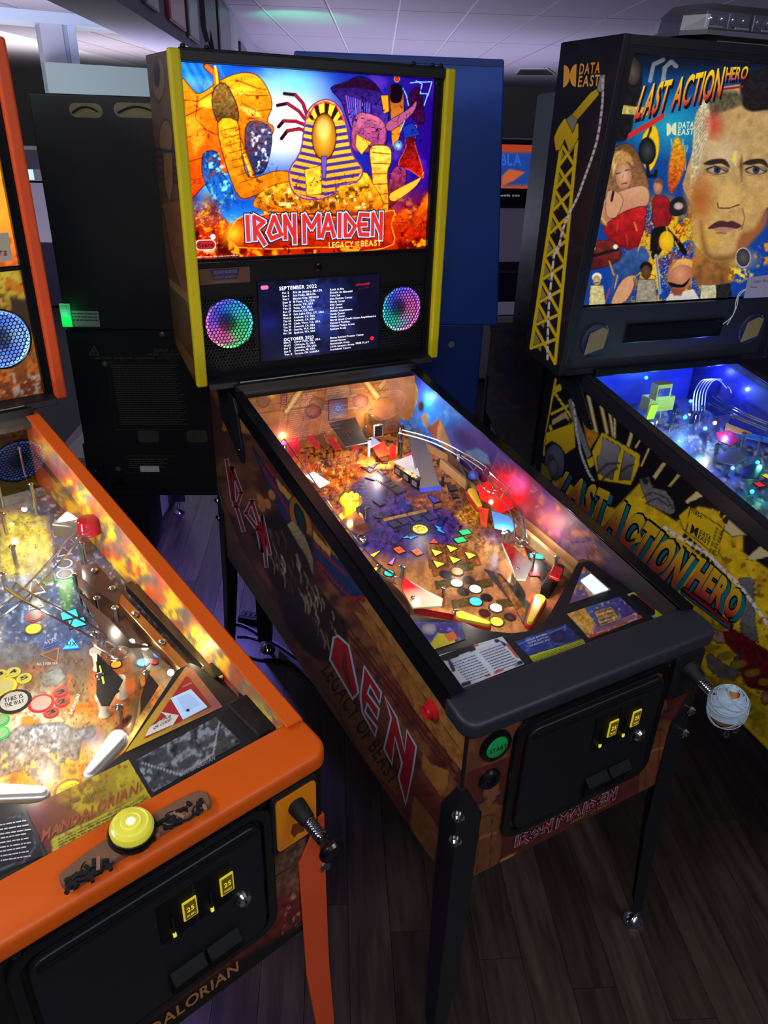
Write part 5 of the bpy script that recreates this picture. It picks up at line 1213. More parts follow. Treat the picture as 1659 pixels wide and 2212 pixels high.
    for k, s in enumerate(('HOLD EITHER', 'FLIPPER BUTTON', 'FOR INSTANT INFO')): text(t, s, lambda a, b_, k=k: U(892 + 8 * k + a * 105, 914 + 14 * k - a * 34 - b_ * 9), (0, 0, 1, 1), 'b')
    t.build('card_lettering', mat('card_pale', C(190, 200, 235), .5), ao)
    def f3(p):
        p.grad((1230, 1310), (60, 110, 200), (1390, 1340), (70, 40, 110)); p.poly(C7((1100, 775), (1190, 740), (1250, 830), (1215, 890)), (206, 150, 60), noise=.4, nsc=5); p.poly(C7((1240, 760), (1330, 735), (1370, 800), (1280, 850)), (190, 150, 70), out=(40, 30, 40), noise=.5, nsc=4)
        for k in range(4): p.line(C7((1255 + k * 8, 770 + k * 18), (1330 + k * 8, 745 + k * 18)), 3, (60, 44, 110))
        p.poly(C7((1190, 880), (1480, 775), (1500, 800), (1220, 905)), (170, 70, 40), noise=.4, nsc=4); p.noise(6, (250, 200, 120), .6, .7, .7, 6)
    c3 = pcard('art_card', ((1215, 900), (1490, 792), (1370, 685), (1100, 772)), f3)
    t = MB(); maiden(t, 'IRON MAIDEN', lambda a, b_: U(1250 + a * 190 + b_ * -4, 868 - a * 68 - b_ * 22), (0, 0, 1, 1), .22, grow=.03); t.build('card_lettering', mat('card_red', C(206, 150, 170), .5), ao)
    # scanner triangle with a lit white window
    c = L(.0008)((1112, 722), (1330, 650), (1185, 530)); b = MB(); b.flat(c); b.build('scanner_print', mat('scanner_art', C(120, 60, 40), .35), ao)
    pn = Panel(M, *L(.0012)((1112, 722), (1330, 650), (1190, 532), (1182, 540)), 40, 40); p = pn.paint; p.grad(C7((1190, 560))[0], (200, 110, 60), C7((1200, 720))[0], (110, 70, 130)); p.noise(9, (60, 90, 180), .5, .65, .8, 4); p.noise(6, (230, 170, 110), .58, .7, .7, 9); pn.build('scanner_art', vmat('printed_card', .3), ao)
    q = L(.0016)((1240, 675), (1312, 652), (1222, 573), (1170, 605)); b = MB(); b.prism(q, up * .004); b.build('scanner_window', mat('scanner_lit', C(200, 235, 240), .3, emit=1.5, ecol=C(190, 235, 240)), ao, bevel=.0015)
    # lane card at the right with a dark oval
    def f4(p): p.grad((1355, 1285), (150, 160, 200), (1430, 1335), (120, 140, 210)); p.line(C7((1440, 665), (1570, 760)), 8, (150, 40, 40)); p.poly(C7((1410, 672), (1455, 655), (1480, 670), (1450, 680)), (196, 196, 50)); p.poly(C7((1530, 770), (1570, 740), (1600, 780), (1560, 795)), (196, 200, 40)); p.line(C7((1440, 690), (1535, 765)), 15, (16, 16, 22), soft=2)
    pcard('lane_card', ((1550, 800), (1602, 780), (1455, 655), (1408, 672)), f4, 24, 50)
    # rules card with flag border, on the glass end of the apron
    def f5(p):
        p.grad((955, 1400), (214, 220, 232), (1130, 1460), (206, 212, 226)); W_ = (205, 60, 60)
        for a in (((560, 960), (640, 930)), ((640, 1085), (720, 1070)), ((690, 1085), (770, 1055)), ((480, 1060), (520, 1100)), ((800, 930), (850, 990))): p.line(C7(*a), 8, W_, soft=2)
        for a in (((500, 1010), (520, 1060)), ((570, 1135), (600, 1125)), ((740, 910), (780, 930)), ((840, 1030), (870, 1020))): p.line(C7(*a), 8, (36, 44, 90), soft=2)
        p.poly(C7((500, 1005), (760, 915), (850, 1030), (590, 1115)), (196, 204, 226)); p.line(C7((632, 950), (720, 1080)), 9, (214, 220, 236), soft=3)
    q5 = [M.pf(u, v, .062) for u, v in C7((570, 1152), (882, 1030), (770, 890), (445, 985))]
    b = MB(); b.prism(q5, up * .0006); jo = b.build('rules_card', WHITEP, root)
    q5 = [M.pf(u, v, .0630) for u, v in C7((570, 1152), (882, 1030), (770, 890), (445, 985))]; pn = Panel(M, *q5, 60, 44); f5(pn.paint); pn.build('rules_print', vmat('printed_card', .3), jo)
    t = MB(); U2 = lambda u, v: M.pf(*C7((u, v))[0], .0636); maiden(t, 'IRON MAIDEN', lambda a, b_: U2(472 + a * 150 + b_ * -12, 1010 - a * 55 - b_ * 24), (0, 0, 1, 1), .2)
    for k in range(9):
        for j in range(2):
            text(t, '=%d' % (16 + k + 10 * j), lambda a, b_, k=k, j=j: U2(512 + j * 142 + 10.5 * k + a * (118 - 3 * (k % 3)), 1030 - j * 56 + 11.6 * k - a * (42 - (k % 3)) - b_ * 5.2), (0, 0, 1, 1), 'b')
    t.build('card_lettering', mat('card_ink', C(40, 42, 56), .5), jo)

    # --- blades
    def right(p):
        p.grad((880, 800), (44, 44, 170), (1440, 1300), (50, 34, 30)); p.radial((940, 900), 120, (50, 140, 250), 1.2, .9, 110); p.noise(14, (150, 210, 255), .58, .72, .8, 3, mask=np.clip(1 - np.hypot(p.X - 945, p.Y - 895) / 75, 0, 1))
        p.ell(C6((1150, 200))[0], 26, 38, (190, 160, 90), (170, 130, 70), out=(230, 210, 130)); p.poly(C6((1355, 345), (1285, 395), (1390, 540), (1440, 540)), (214, 168, 84), out=(150, 110, 60)); p.poly(C6((1355, 345), (1280, 400), (1290, 420), (1330, 480)), (150, 84, 60)); p.poly(C6((1275, 310), (1240, 330), (1270, 400), (1290, 380)), (196, 150, 80)); p.ell(C6((1243, 270))[0], 5, 10, (20, 20, 26), out=(60, 70, 110))
        p.radial((1010, 950), 70, (70, 50, 120), 1., .8, 50); p.poly(C6((1500, 540), (1580, 520), (1640, 560), (1660, 620), (1560, 600)), (90, 130, 180), soft=4); p.radial((1085, 1075), 95, (214, 24, 24), 1.3, .8, 80); p.radial((1118, 1045), 30, (200, 90, 220), 1.2, 1., 30)
        p.radial((1180, 1125), 90, (150, 70, 60), 1., .8, 60); p.noise(18, (200, 120, 70), .52, .7, .7, 5, mask=np.clip((p.X - 1100) / 60, 0, 1) * np.clip((1330 - p.X) / 60, 0, 1)); p.noise(14, (120, 60, 110), .54, .7, .7, 7, mask=np.clip((p.X - 1060) / 60, 0, 1) * np.clip((1340 - p.X) / 60, 0, 1)); p.poly(C7((1220, 440), (1245, 425), (1255, 470), (1225, 490)), (60, 26, 24), out=(196, 96, 50)); p.blend(np.clip((p.X - 1345) / 30, 0, 1) * .85, (36, 34, 40))
    inner_walls(root, M, mat('blade_left', C(60, 50, 120), .3), right)
    # lamps of the playfield
    for (u, v), h, w, c in ((C6((470, 160))[0], .12, .7, (1, .9, .76)), (C6((330, 230))[0], .10, .35, (1, .9, .76)), (C6((760, 150))[0], .14, .6, (1, .9, .76)), (C6((960, 300))[0], .10, .5, (1, .9, .8)), (C6((420, 450))[0], .05, .4, (1, .4, .6)), (C6((600, 640))[0], .06, .8, (1, .92, .8)), (C6((1000, 520))[0], .05, .7, (1, .8, .7)), (C6((1300, 600))[0], .12, .45, (1, .9, .85)), (C6((720, 760))[0], .09, .5, (1, .9, .76)), (C7((720, 160))[0], .05, .55, (1, .12, .08)), (C7((780, 330))[0], .05, .6, (.5, .75, 1)), (C7((600, 230))[0], .10, .35, (1, .85, .7)), (C7((30, 350))[0], .06, .4, (1, .9, .8)), (C7((640, 640))[0], .085, .55, (1, .9, .75)), (C7((350, 560))[0], .085, .35, (1, .9, .8)), (C7((960, 640))[0], .05, .35, (1, .5, .5)), (C7((1250, 330))[0], .07, .3, (1, .6, .4)), (C6((1250, 230))[0], .13, .5, (.4, .6, 1)), (C7((980, 330))[0], .06, .5, (1, .8, .7))):
        lamp('playfield_lamp', root, M.pf(u, v, h), w, c)


# ------------------------------------------------------------------ left machine (orange trims)
def build_left():
    M = Mach(-.781, 0., .2165); root = empty('pinball_machine', (-.781, 0, 0), .2165)
    tag(root, 'left pinball machine with bright orange lock bar, rails and head trims', 'pinball machine', 'pinball machines facing the camera')
    org = mat('orange_powder_coat', C(222, 92, 14), .42, bump=.06, bscale=1500); org2 = mat('orange_trim', C(224, 84, 40), .45); blk = mat('black_front_print', C(18, 17, 19), .4)
    P = cabinet(root, blk, blk, org, org2, org); stern_head(root, M, org2, blk)
    P3 = T(0, 860, 2.676); P4 = T(0, 1300, 2.304); P5 = T(0, 1600, 2.183)
    # --- front print: dark with brown rock and red sand at the right
    pn = Panel(M, (-.28, -.0008, ZB), (.28, -.0008, ZB), (.28, -.0008, .853), (-.28, -.0008, .853), 150, 100); p = pn.paint; p.blend(np.ones(len(p.X)), (16, 15, 17))
    p.poly(P5((1250, 470), (1330, 430), (1440, 420), (1440, 640), (1410, 760), (1280, 760), (1240, 620)), (92, 66, 50), (110, 70, 52), soft=4, noise=.6, nsc=7); p.line(P5((1260, 560), (1340, 520), (1400, 560)), 2, (40, 26, 22)); p.line(P5((1300, 640), (1360, 600), (1420, 630)), 2, (40, 26, 22))
    p.poly(P5((1250, 760), (1420, 700), (1430, 860), (1280, 950), (1120, 1040), (700, 1330), (650, 1330), (1180, 960)), (104, 36, 30), (60, 26, 24), soft=10, noise=.5, nsc=12); p.noise(7, (220, 190, 150), .55, .68, .9, 3, mask=p.mask(P5((1330, 920), (1350, 800), (1380, 720), (1420, 760), (1420, 880)), 6)); p.line(P5((1200, 980), (1330, 920), (1430, 850)), 3, (40, 22, 20))
    pn.build('front_art', vmat('printed_side', .38), root)
    t = MB(); text(t, 'MANDALORIAN', lambda a, b: (a, -.0018, b), (-.105, .505, .217, .025), 'b', gap=.06); t.build('title_lettering', mat('tan_foil', C(176, 112, 66), .4), root)
    coin_door(root, M)
    # shooter with orange plate
    c = [M.Y(u, v, -.006) for u, v in ((606, 1716), (688, 1674), (694, 1790), (620, 1838))]
    xs = (.186, .262); b = MB(); b.prism([(x, -.001, z) for x, z in rounded(.183, .266, .722, .842, .006, 2)], (0, -.010, 0)); so = b.build('shooter_housing', BLACK, root, bevel=.003)
    b = MB(); b.prism([(x, -.011, z) for x, z in rounded(.189, .260, .730, .834, .006, 2)], (0, -.003, 0)); b.build('shooter_plate', mat('amber_acrylic', C(214, 128, 16), .2, emit=.1, ecol=C(200, 100, 0)), so)
    b = MB(); b.prism([(.218, -.0142, .742), (.224, -.0142, .746), (.236, -.0142, .742), (.240, -.0142, .760), (.233, -.0142, .776), (.226, -.0142, .768), (.216, -.0142, .772), (.212, -.0142, .756)], (0, -.0004, 0)); b.build('plate_mark', mat('amber_dark', C(120, 60, 8), .4), so)
    a0 = np.array([.224, -.012, .806]); ad = np.array([0., -.985, -.17]); b = MB(); b.lathe(a0, ad, [(.015, 0), (.014, .012), (.012, .03), (.011, .032)], 18); b.build('shooter_sleeve', RUBBER, so, True)
    b = MB(); b.tube([a0 + ad * (.032 + .0044 * i / 12) + .0092 * np.array([math.cos(2 * math.pi * i / 12), .2 * math.sin(2 * math.pi * i / 12), math.sin(2 * math.pi * i / 12)]) for i in range(12 * 8)], .0015, 5); b.cyl(a0, a0 + ad * .08, .005, n=10); b.build('shooter_spring', CHROME, so, True)
    b = MB(); b.lathe(a0 + ad * .066, ad, [(.006, 0), (.008, .004), (.012, .012), (.019, .018), (.020, .024), (.017, .029), (.008, .032)], 22); b.build('shooter_knob', BLACKG, so, True)
    # --- ornament strip on the lock bar
    LB = lambda u, v, h=0.: M.hit(u, v, (0, 0, .8818 + h), (0, -.13, 1))
    q = [LB(u, v, .0) for u, v in P5((280, 662), (400, 560), (545, 465), (700, 385), (850, 300), (940, 258), (985, 270), (1000, 322), (860, 400), (705, 490), (540, 590), (330, 728), (295, 700))]
    b = MB(); b.prism(q, (0, 0, .012)); so = b.build('ornament_strip', mat('brown_clay', C(122, 86, 66), .85, bump=.8, bscale=90), root, bevel=.003, seg=3)
    rg = random.Random(5); dk = mat('gunmetal_bits', C(44, 46, 52), .45, .6); tn = mat('tan_bits', C(150, 110, 84), .7)
    for k in range(84):
        s_ = rg.random(); x_ = 320 + 640 * s_; y_ = 690 - 400 * s_ + rg.uniform(-32, 26)
        if 520 < x_ < 720: continue
        c = LB(*P5((x_, y_))[0], .012); L = rg.uniform(.003, .010); a = rg.uniform(0, 3.1); b = MB()
        if k % 3 == 0: b.tube([c + L * np.array([math.cos(a + t_), math.sin(a + t_), 0]) for t_ in np.linspace(0, 3.4, 7)], .0016, 6)
        else: b.obox(c + [0, 0, .001], (L * math.cos(a), L * math.sin(a), 0), (-.0022 * math.sin(a), .0022 * math.cos(a), 0), (0, 0, .0022))
        b.build('clay_bit', tn if k % 7 == 3 else dk, so)
    c = LB(*P5((625, 440))[0], .010); b = MB(); b.lathe(c, (0, -.13, 1), [(.030, 0), (.031, .006), (.029, .012), (.027, .012)], 28); do = b.build('action_button', BLACKG, root, True)
    b = MB(); b.lathe(c + np.array([0, -.0015, .012]), (0, -.13, 1), [(.027, 0), (.0275, .004), (.025, .009), (.018, .012), (.010, .0135), (0, .014)], 28); b.build('button_dome', mat('yellow_dome', C(206, 200, 70), .12, emit=.35, ecol=C(220, 214, 60), coat=.5), do, True)
    for r_ in (.021, .012):
        b = MB(); b.tube([c + np.array([r_ * math.cos(t_), r_ * math.sin(t_) - .002, .0255 if r_ < .015 else .0235]) for t_ in np.linspace(0, 6.283, 26)[:-1]], .0012, 5, True); b.build('dome_ridge', mat('yellow_ridge', C(236, 230, 120), .2, emit=.3), do, True)
    b = MB(); b.sphere(c + np.array([0, -.002, .026]), .006, 10, 6, sc=(1, 1, .5)); b.build('dome_core', mat('yellow_core', C(255, 250, 190), .2, emit=1.2), do, True)

    # --- playfield
    y0, y1 = .09, 1.10; x = .2605
    pn = Panel(M, (-x, y0, pz(y0)), (x, y0, pz(y0)), (x, y1, pz(y1)), (-x, y1, pz(y1)), 220, 330); p = pn.paint
    p.grad((100, 1720), (214, 160, 40), (60, 1350), (84, 84, 110)); p.radial((60, 1540), 120, (206, 198, 170), 1.3, .7, 70); p.noise(30, (226, 110, 30), .52, .68, .9, 3, mask=np.clip((p.Y - 1420) / 60, 0, 1)); p.noise(14, (110, 66, 36), .56, .7, .6, 7); p.radial((240, 1480), 60, (200, 96, 40), 1.2, .8, 90); p.radial((190, 1590), 50, (110, 80, 110), 1.1, .8, 30)
    p.poly(P3((0, 1060), (250, 1000), (440, 1000), (470, 1250), (560, 1420), (300, 1445), (0, 1445)), (52, 74, 110), (60, 80, 120), soft=24, noise=.5, nsc=9); p.poly(P3((330, 1030), (420, 1000), (420, 1240), (360, 1230)), (64, 130, 66), soft=8); p.noise(7, (190, 200, 220), .6, .72, .7, 9, mask=np.clip((1420 - p.Y) / 40, 0, 1))
    p.poly(P3((440, 960), (560, 980), (760, 1200), (900, 1440), (640, 1445), (560, 1260), (440, 1120)), (70, 48, 38), (84, 54, 40), soft=6, noise=.6, nsc=8); p.poly(P3((0, 620), (260, 700), (300, 880), (240, 1010), (0, 1040)), (206, 196, 90), (180, 160, 70), soft=20, noise=.4); p.poly(P3((0, 300), (120, 380), (200, 640), (60, 660), (0, 640)), (120, 116, 116), soft=20, noise=.3)
    # grey armour-coloured relief left as plain stone shapes
    p.poly(P4((0, 690), (100, 620), (200, 610), (300, 600), (380, 640), (470, 620), (470, 660), (400, 690), (390, 780), (300, 800), (290, 900), (200, 910), (120, 830), (0, 870)), (120, 122, 126), (140, 110, 84), out=(60, 50, 44), noise=.5, nsc=9, soft=5); p.noise(9, (196, 204, 214), .55, .68, .7, 12, mask=p.mask(P4((60, 630), (300, 610), (300, 790), (90, 780)), 8))
    p.poly(P4((200, 360), (300, 330), (330, 370), (280, 420), (220, 420)), (120, 116, 96), out=(60, 56, 50), noise=.3); p.poly(P4((0, 240), (90, 200), (170, 210), (150, 290), (20, 310)), (110, 112, 116), soft=6, noise=.4)
    p.noise(12, (230, 200, 60), .6, .7, .6, 15, mask=np.clip((p.Y - 1600) / 40, 0, 1)); p.poly(P4((440, 870), (480, 760), (560, 640), (640, 560), (660, 570), (520, 760), (470, 880)), (90, 40, 20), (160, 60, 20), soft=4, noise=.5); p.ink(np.ones(len(p.X)), 16, .014, (60, 40, 30), 71, .6); p.shade(5, .14, 31)
    pf = pn.build('playfield', vmat('playfield_print', .3, spec=.35), root)
    MB().prism([(-x, y0, pz(y0) - .0015), (x, y0, pz(y0) - .0015), (x, y1, pz(y1) - .0015), (-x, y1, pz(y1) - .0015)], (0, 0, -.012)).build('playfield_board', WOODL, root)
    up = np.array([0, -PFS, 1.]) * .0018
    def I(kind, q, size, c, lit, ang=0., asp=1., rim=(30, 28, 26), txt=None, f=P4, tc=(20, 18, 16)):
        o, cc, ex, ey = insert_light(pf, M, kind, *f(q)[0], size, c, lit, ang, rim, asp=asp)
        if txt:
            t = MB(); ls = txt.split('|'); n = len(ls)
            for k, s in enumerate(ls): text(t, s, lambda a, b: cc + up + ex * a + ey * b, (-size * .65, size * (.55 - 1.1 * (k + 1) / n + .12 / n), size * 1.3, size * .85 / n), 'b')
            t.build('insert_lettering', mat('insert_ink_%d_%d_%d' % tc, C(*tc), .5), o)
    g = (150, 146, 138)
    I('round', (70, 495), .0225, (176, 174, 168), 0, -.2, txt='THIS IS|THE WAY'); I('round', (205, 505), .017, (176, 150, 140), 0, rim=(190, 30, 30))
    for q, s in (((302, 450), '3'), ((310, 498), '2'), ((255, 552), '3')): I('round', q, .010, (150, 80, 66), 0, rim=(196, 34, 34), txt=s)
    for q, s in (((120, 380), '5'), ((65, 350), '4'), ((-2, 362), '3')): I('round', q, .010, (196, 186, 96), 0, rim=(226, 206, 40), txt=s)
    I('round', (15, 422), .018, (190, 180, 110), 0, rim=(226, 206, 40)); I('round', (0, 590), .012, (120, 150, 110), 0, rim=(40, 170, 70)); I('round', (0, 655), .012, (120, 150, 110), 0, rim=(40, 170, 70))
    I('round', (345, 942), .0185, (240, 214, 40), .9, -.2, rim=(150, 90, 20), txt='SHOOT|AGAIN', tc=(190, 50, 20))
    I('tri', (248, 200), .015, (60, 66, 96), 0, .0, rim=(50, 100, 190), txt='+1X', tc=(150, 160, 190)); I('tri', (355, 213), .015, (60, 180, 235), 1.0, -.45, rim=(40, 90, 200), txt='+1X'); I('tri', (262, 265), .015, (96, 76, 60), 0, 3.14, rim=(196, 110, 50), txt=None)
    I('round', (167, 135), .014, (240, 232, 40), 1.0, -.2, rim=(60, 56, 20)); I('rect', (345, 65), .011, (50, 215, 230), 1.0, -.2, 1.25); I('rect', (385, 105), .011, (50, 215, 230), 1.0, -.2, 1.25)
    I('round', (172, 73), .013, (110, 60, 56), 0, rim=(190, 40, 40)); I('round', (710, 302), .010, (110, 180, 230), .6, rim=(60, 90, 150)); I('round', (773, 298), .007, (196, 60, 40), .2); I('round', (578, 312), .009, (240, 150, 40), .9)
    for q, k, s in (((370, 957), 'round', .014), ((375, 1015), 'round', .014), ((285, 1045), 'rect', .010), ((368, 890), 'tri', .014), ((205, 1090), 'arrow', .020), ((200, 1175), 'arrow', .018)): I(k, q, s, (70, 70, 84), 0, -.2, rim=(190, 190, 196) if k != 'rect' else (80, 150, 90), f=P3)
    t = MB(); text(t, 'ENCOUNTERS', lambda a, b: M.pf(*P4((342 + a * 42 + b * 16, 556 - a * 98 + b * 4))[0], .0006), (0, 0, 1, 1), 'b'); text(t, 'ALL 3 FOR +5X', lambda a, b: M.pf(*P4((182 + a * 106, 316 - a * 6 - b * 12))[0], .0006), (0, 0, 1, 1), 'b'); text(t, 'RAMP', lambda a, b: M.pf(*P3((262 + a * 44, 1082 - b * 14))[0], .0006), (0, 0, 1, 1), 'b'); t.build('playfield_lettering', mat('pf_print_pale', C(214, 210, 200), .4), pf)
    # flippers
    wf = mat('white_flipper', C(236, 236, 238), .35); wr = mat('pale_rubber', C(206, 206, 208), .6)
    flipper(root, M, P4((585, 690))[0], P4((450, 858))[0], wf, wr, r0=.0125); flipper(root, M, P4((-160, 955))[0], P4((215, 958))[0], wf, wr, r0=.0125)
    # right slingshot
    q = P4((485, 262), (612, 395), (545, 520), (505, 520), (480, 470)); b = MB(); b.prism([M.pf(u, v, .042) for u, v in q], (0, 0, .003)); so = b.build('slingshot', mat('black_sling_print', C(36, 34, 32), .2), root)
    q0 = [M.pf(u, v, .0) for u, v in P4((490, 330), (610, 470), (520, 560))]
    b = MB(); b.tube([k + np.array([0, 0, .018]) for k in q0], .003, 8, True); b.build('slingshot_rubber', RUBBER, so, True)
    for k in q0:
        b = MB(); b.lathe(k, (0, 0, 1), [(.010, 0), (.007, .006), (.007, .03), (.010, .034), (.010, .04)], 14); b.build('slingshot_post', mat('ivory_post', C(226, 214, 190), .4), so, True)
    c0 = np.mean(q0, 0); b = MB(); b.prism([M.pf(u, v, .0458) for u, v in P4((493, 320), (500, 318), (522, 405), (512, 410))], (0, 0, .0006)); b.build('sling_stripe', mat('lime_stripe', C(150, 210, 60), .3, emit=.3), so)
    b = MB(); b.sphere(c0 + np.array([0, 0, .010]), .006, 10, 6); b.build('slingshot_bulb', mat('white_bulb', C(255, 250, 235), .3, emit=6.), so, True); lamp('slingshot_lamp', root, c0 + np.array([.0, 0, .012]), .8, (1, .92, .75))
    # lane guides and rails
    ribbon(root, M, [(*P4((700, 420))[0], 0), (*P4((660, 640))[0], 0), (*P4((560, 700))[0], 0)], .02, STEEL); ribbon(root, M, [(*P4((630, 130))[0], 0), (*P4((720, 250))[0], 0), (*P4((850, 370))[0], 0)], .022, CHROME); ribbon(root, M, [(*P4((620, 190))[0], 0), (*P4((720, 330))[0], 0), (*P4((730, 400))[0], 0)], .03, CLEAR)
    plastic(root, M, P4((700, 480), (740, 360), (790, 420), (760, 470), (700, 560)), .03, mat('dark_sling_print', C(44, 36, 34), .25), name='playfield_plastic'); plastic(root, M, P3((440, 1110), (470, 1140), (640, 1290), (760, 1420), (900, 1445), (620, 1445), (560, 1300)), .03, mat('brown_plastic', C(66, 46, 38), .25), name='playfield_plastic'); plastic(root, M, P3((470, 970), (560, 960), (700, 1130), (680, 1200), (560, 1120), (480, 1050)), .03, mat('brown_plastic_dark', C(56, 40, 36), .25), name='playfield_plastic')
    for k in range(3):
        a = M.pf(*P3((448 + k * 36, 1165 + k * 45))[0], 0); e = M.pf(*P3((474 + k * 36, 1198 + k * 45))[0], 0); b = MB(); b.prism([a, e, e + [.006, 0, 0], a + [.006, 0, 0]], (0, 0, .03)); to = b.build('drop_target', BLACKG, root, bevel=.001); b = MB(); b.obox((a + e) / 2 + np.array([-.001, -.001, .016]), (e - a) * .35, (0, 0, .008), (-.0006, -.0004, 0)); b.build('target_face', mat('target_grey_green', C(120, 140, 130), .35), to)
    # shooter lane cover: steel strips, one with warm gold light put into its colour
    A_ = lambda q: [M.pf(u, v, .03) for u, v in P4(*q)]
    for (a, e), w, m_, h in ((((560, -60), (1120, 540)), .018, mat('brass_strip', C(190, 150, 100), .35, 1.), .03), (((640, -100), (1190, 480)), .016, DSTEEL, .034)):
        a3 = M.pf(*P4(a)[0], h); e3 = M.pf(*P4(e)[0], h); d = e3 - a3; n = np.cross(d, [0, 0, 1]); n /= np.linalg.norm(n)
        b = MB(); b.prism([a3 - n * w / 2, e3 - n * w / 2, e3 + n * w / 2, a3 + n * w / 2], (0, 0, -.02)); b.build('lane_cover', m_, root, bevel=.0015)
    b = MB(); c = M.pf(*P4((1065, 345))[0], .045); b.box(c[0] - .014, c[0] + .014, c[1] - .02, c[1] + .02, c[2] - .02, c[2] + .004); bo = b.build('opto_bracket', BLACKG, root, bevel=.002); post(bo, M, *P4((1100, 380))[0], .004, .004, CHROME, name='bracket_screw', hb=.046)
    # clear and metal furniture at the upper left
    for pts, h in ((((0, 640), (200, 640), (290, 720), (230, 760), (0, 720)), .07), (((0, 780), (230, 800), (270, 880), (120, 930), (0, 900)), .05), (((60, 900), (230, 900), (240, 1010), (90, 1020)), .04)): plastic(root, M, P3(*pts), h, CLEAR, name='clear_plastic')
    for q, h in (((20, 640), .08), ((215, 680), .08), ((40, 790), .05), ((100, 980), .05), ((40, 1120), .04), ((480, 960), .06), ((560, 1080), .035), ((445, 1110), .035), ((680, 1300), .035), ((797, 1330), .035), ((150, 480), .09), ((575, 1245), .035), ((665, 1185), .035), ((500, 985), .06)): post(root, M, *P3(q)[0], h, .0042, CHROME, cap=CHROME)
    for q, h in (((487, 262), .045), ((515, 470), .045), ((740, 425), .032), ((818, 268), .032), ((688, 130), .032), ((605, 595), .03)): post(root, M, *P4(q)[0], h, .0042, CHROME, cap=CHROME)
    c = M.pf(*P3((520, 775))[0], .06); b = MB(); V = []; b.lathe(c, (0, 0, 1), [(.024, 0), (.026, .003), (.024, .006), (.023, .028), (.021, .032), (0, .033)], 26); b.build('flasher_dome', mat('red_dome', C(150, 20, 40), .15, emit=.12, ecol=C(190, 10, 30)), root, True)
    b = MB(); c2 = M.pf(*P3((535, 790))[0], .058); b.prism([c2 + .036 * np.array([math.cos(t_), math.sin(t_), 0]) for t_ in np.linspace(0, 6.283, 24)[:-1]], (0, 0, .002)); b.build('dome_base', CLEAR, root); post(root, M, *P3((485, 900))[0], .075, .005, STEEL, name='dome_post')
    q = [M.pf(*P3(k)[0], h) for k, h in (((80, 350), .10), ((200, 340), .10), ((480, 680), .07), ((400, 740), .07))]; b = MB(); b.add([*q, q[1] + [0, 0, .02], q[2] + [0, 0, .02]], [(0, 1, 2, 3), (1, 4, 5, 2)]); b.build('clear_ramp', glassmat('ramp_clear_warm', (.92, .86, .76), .05, 2.5), root)
    q = [M.pf(*P3(k)[0], h) for k, h in (((310, 800), .03), ((400, 720), .05), ((470, 770), .05), ((430, 810), .03))]; b = MB(); b.prism(q, (0, 0, .03)); b.build('steel_gate', STEEL, root, bevel=.002)
    wire_ramp(root, M, [(*P3((-60, 1280))[0], .075), (*P3((140, 1130))[0], .075), (*P3((330, 930))[0], .075), (*P3((430, 810))[0], .075), (*P3((500, 760))[0], .075)], .022)
    wire_ramp(root, M, [(*P3((60, 1080))[0], .085), (*P3((160, 1150))[0], .08), (*P3((400, 1280))[0], .07), (*P3((560, 1370))[0], .06), (*P4((500, 205))[0], .055), (*P4((560, 240))[0], .05), (*P4((585, 260))[0], .045)], .022)
    for dx in (0, 24):
        c = M.pf(*P4((585 + dx * .3, 262 - dx * .4))[0], .045); b = MB(); b.tube([c + .017 * np.array([math.cos(t_), math.sin(t_), 0]) for t_ in np.linspace(0, 6.283, 20)[:-1]], .0016, 6, True); b.build('ramp_exit_ring', WIRE, root, True)
    # --- apron
    ah = .052; L = lambda d, f=P4: (lambda *q: [M.pf(u, v, ah + d) for u, v in f(*q)])
    a = L(0)((-700, 1300), (-200, 1075), (0, 1000), (130, 1010), (230, 990), (330, 985), (440, 900), (620, 745), (880, 340), (945, 305), (985, 320), (1290, 560))
    a = [np.array([np.clip(k[0], -.2595, .2595), k[1], k[2]]) for k in a] + [np.array([.2595, .2, pz(.2, ah)]), np.array([.2595, .072, pz(.072, ah)]), np.array([-.2595, .072, pz(.072, ah)])]
    b = MB(); b.prism(a, (0, 0, -.012)); ao = b.build('apron', BLACK, root)
    def pcard(name, q, fn, nu=50, nv=30, d=.001, f=P4):
        pn = Panel(M, *L(d, f)(*q), nu, nv); fn(pn.paint); return pn.build(name, vmat('printed_card', .3), ao)
    def f1(p): p.grad(P4((640, 740))[0], (196, 176, 40), P4((1100, 520))[0], (170, 100, 80)); p.noise(12, (206, 150, 50), .5, .7, .6, 2); p.radial(P4((1060, 500))[0], 30, (140, 80, 110), .9)
    pcard('scanner_panel', ((622, 750), (1108, 522), (960, 335), (925, 322)), f1)
    pcard('scanner_field', ((715, 682), (1052, 522), (938, 372), (925, 370)), lambda p: p.grad((300, 1600), (170, 40, 40), (460, 1520), (160, 44, 44)), 6, 6, .0016)
    q = L(.002)((912, 588), (1032, 525), (950, 437), (850, 482)); up1 = np.array([0, -PFS, 1.]); b = MB(); b.prism(q, up1 * .0015); wo = b.build('scanner_window', mat('scanner_pale', C(176, 200, 232), .35, emit=.45, ecol=C(150, 190, 240)), ao)
    q = L(.0036)((915, 545), (1000, 508), (935, 455), (880, 480)); b = MB(); b.prism(q, up1 * .0006); b.build('window_recess', mat('scanner_pale2', C(160, 186, 224), .35, emit=.38, ecol=C(140, 180, 235)), wo); b = MB(); b.lathe(L(.0042)((935, 540))[0], up1, [(.0028, 0), (.0028, .0004)], 12); b.build('window_eye', RUBBER, wo)
    b = MB(); b.prism(L(.0018)((722, 672), (858, 612), (846, 638), (890, 565), (800, 548), (830, 570), (745, 625)), up1 * .0004); b.build('arrow_sign', mat('arrow_white', C(226, 222, 220), .4), ao)
    t = MB()
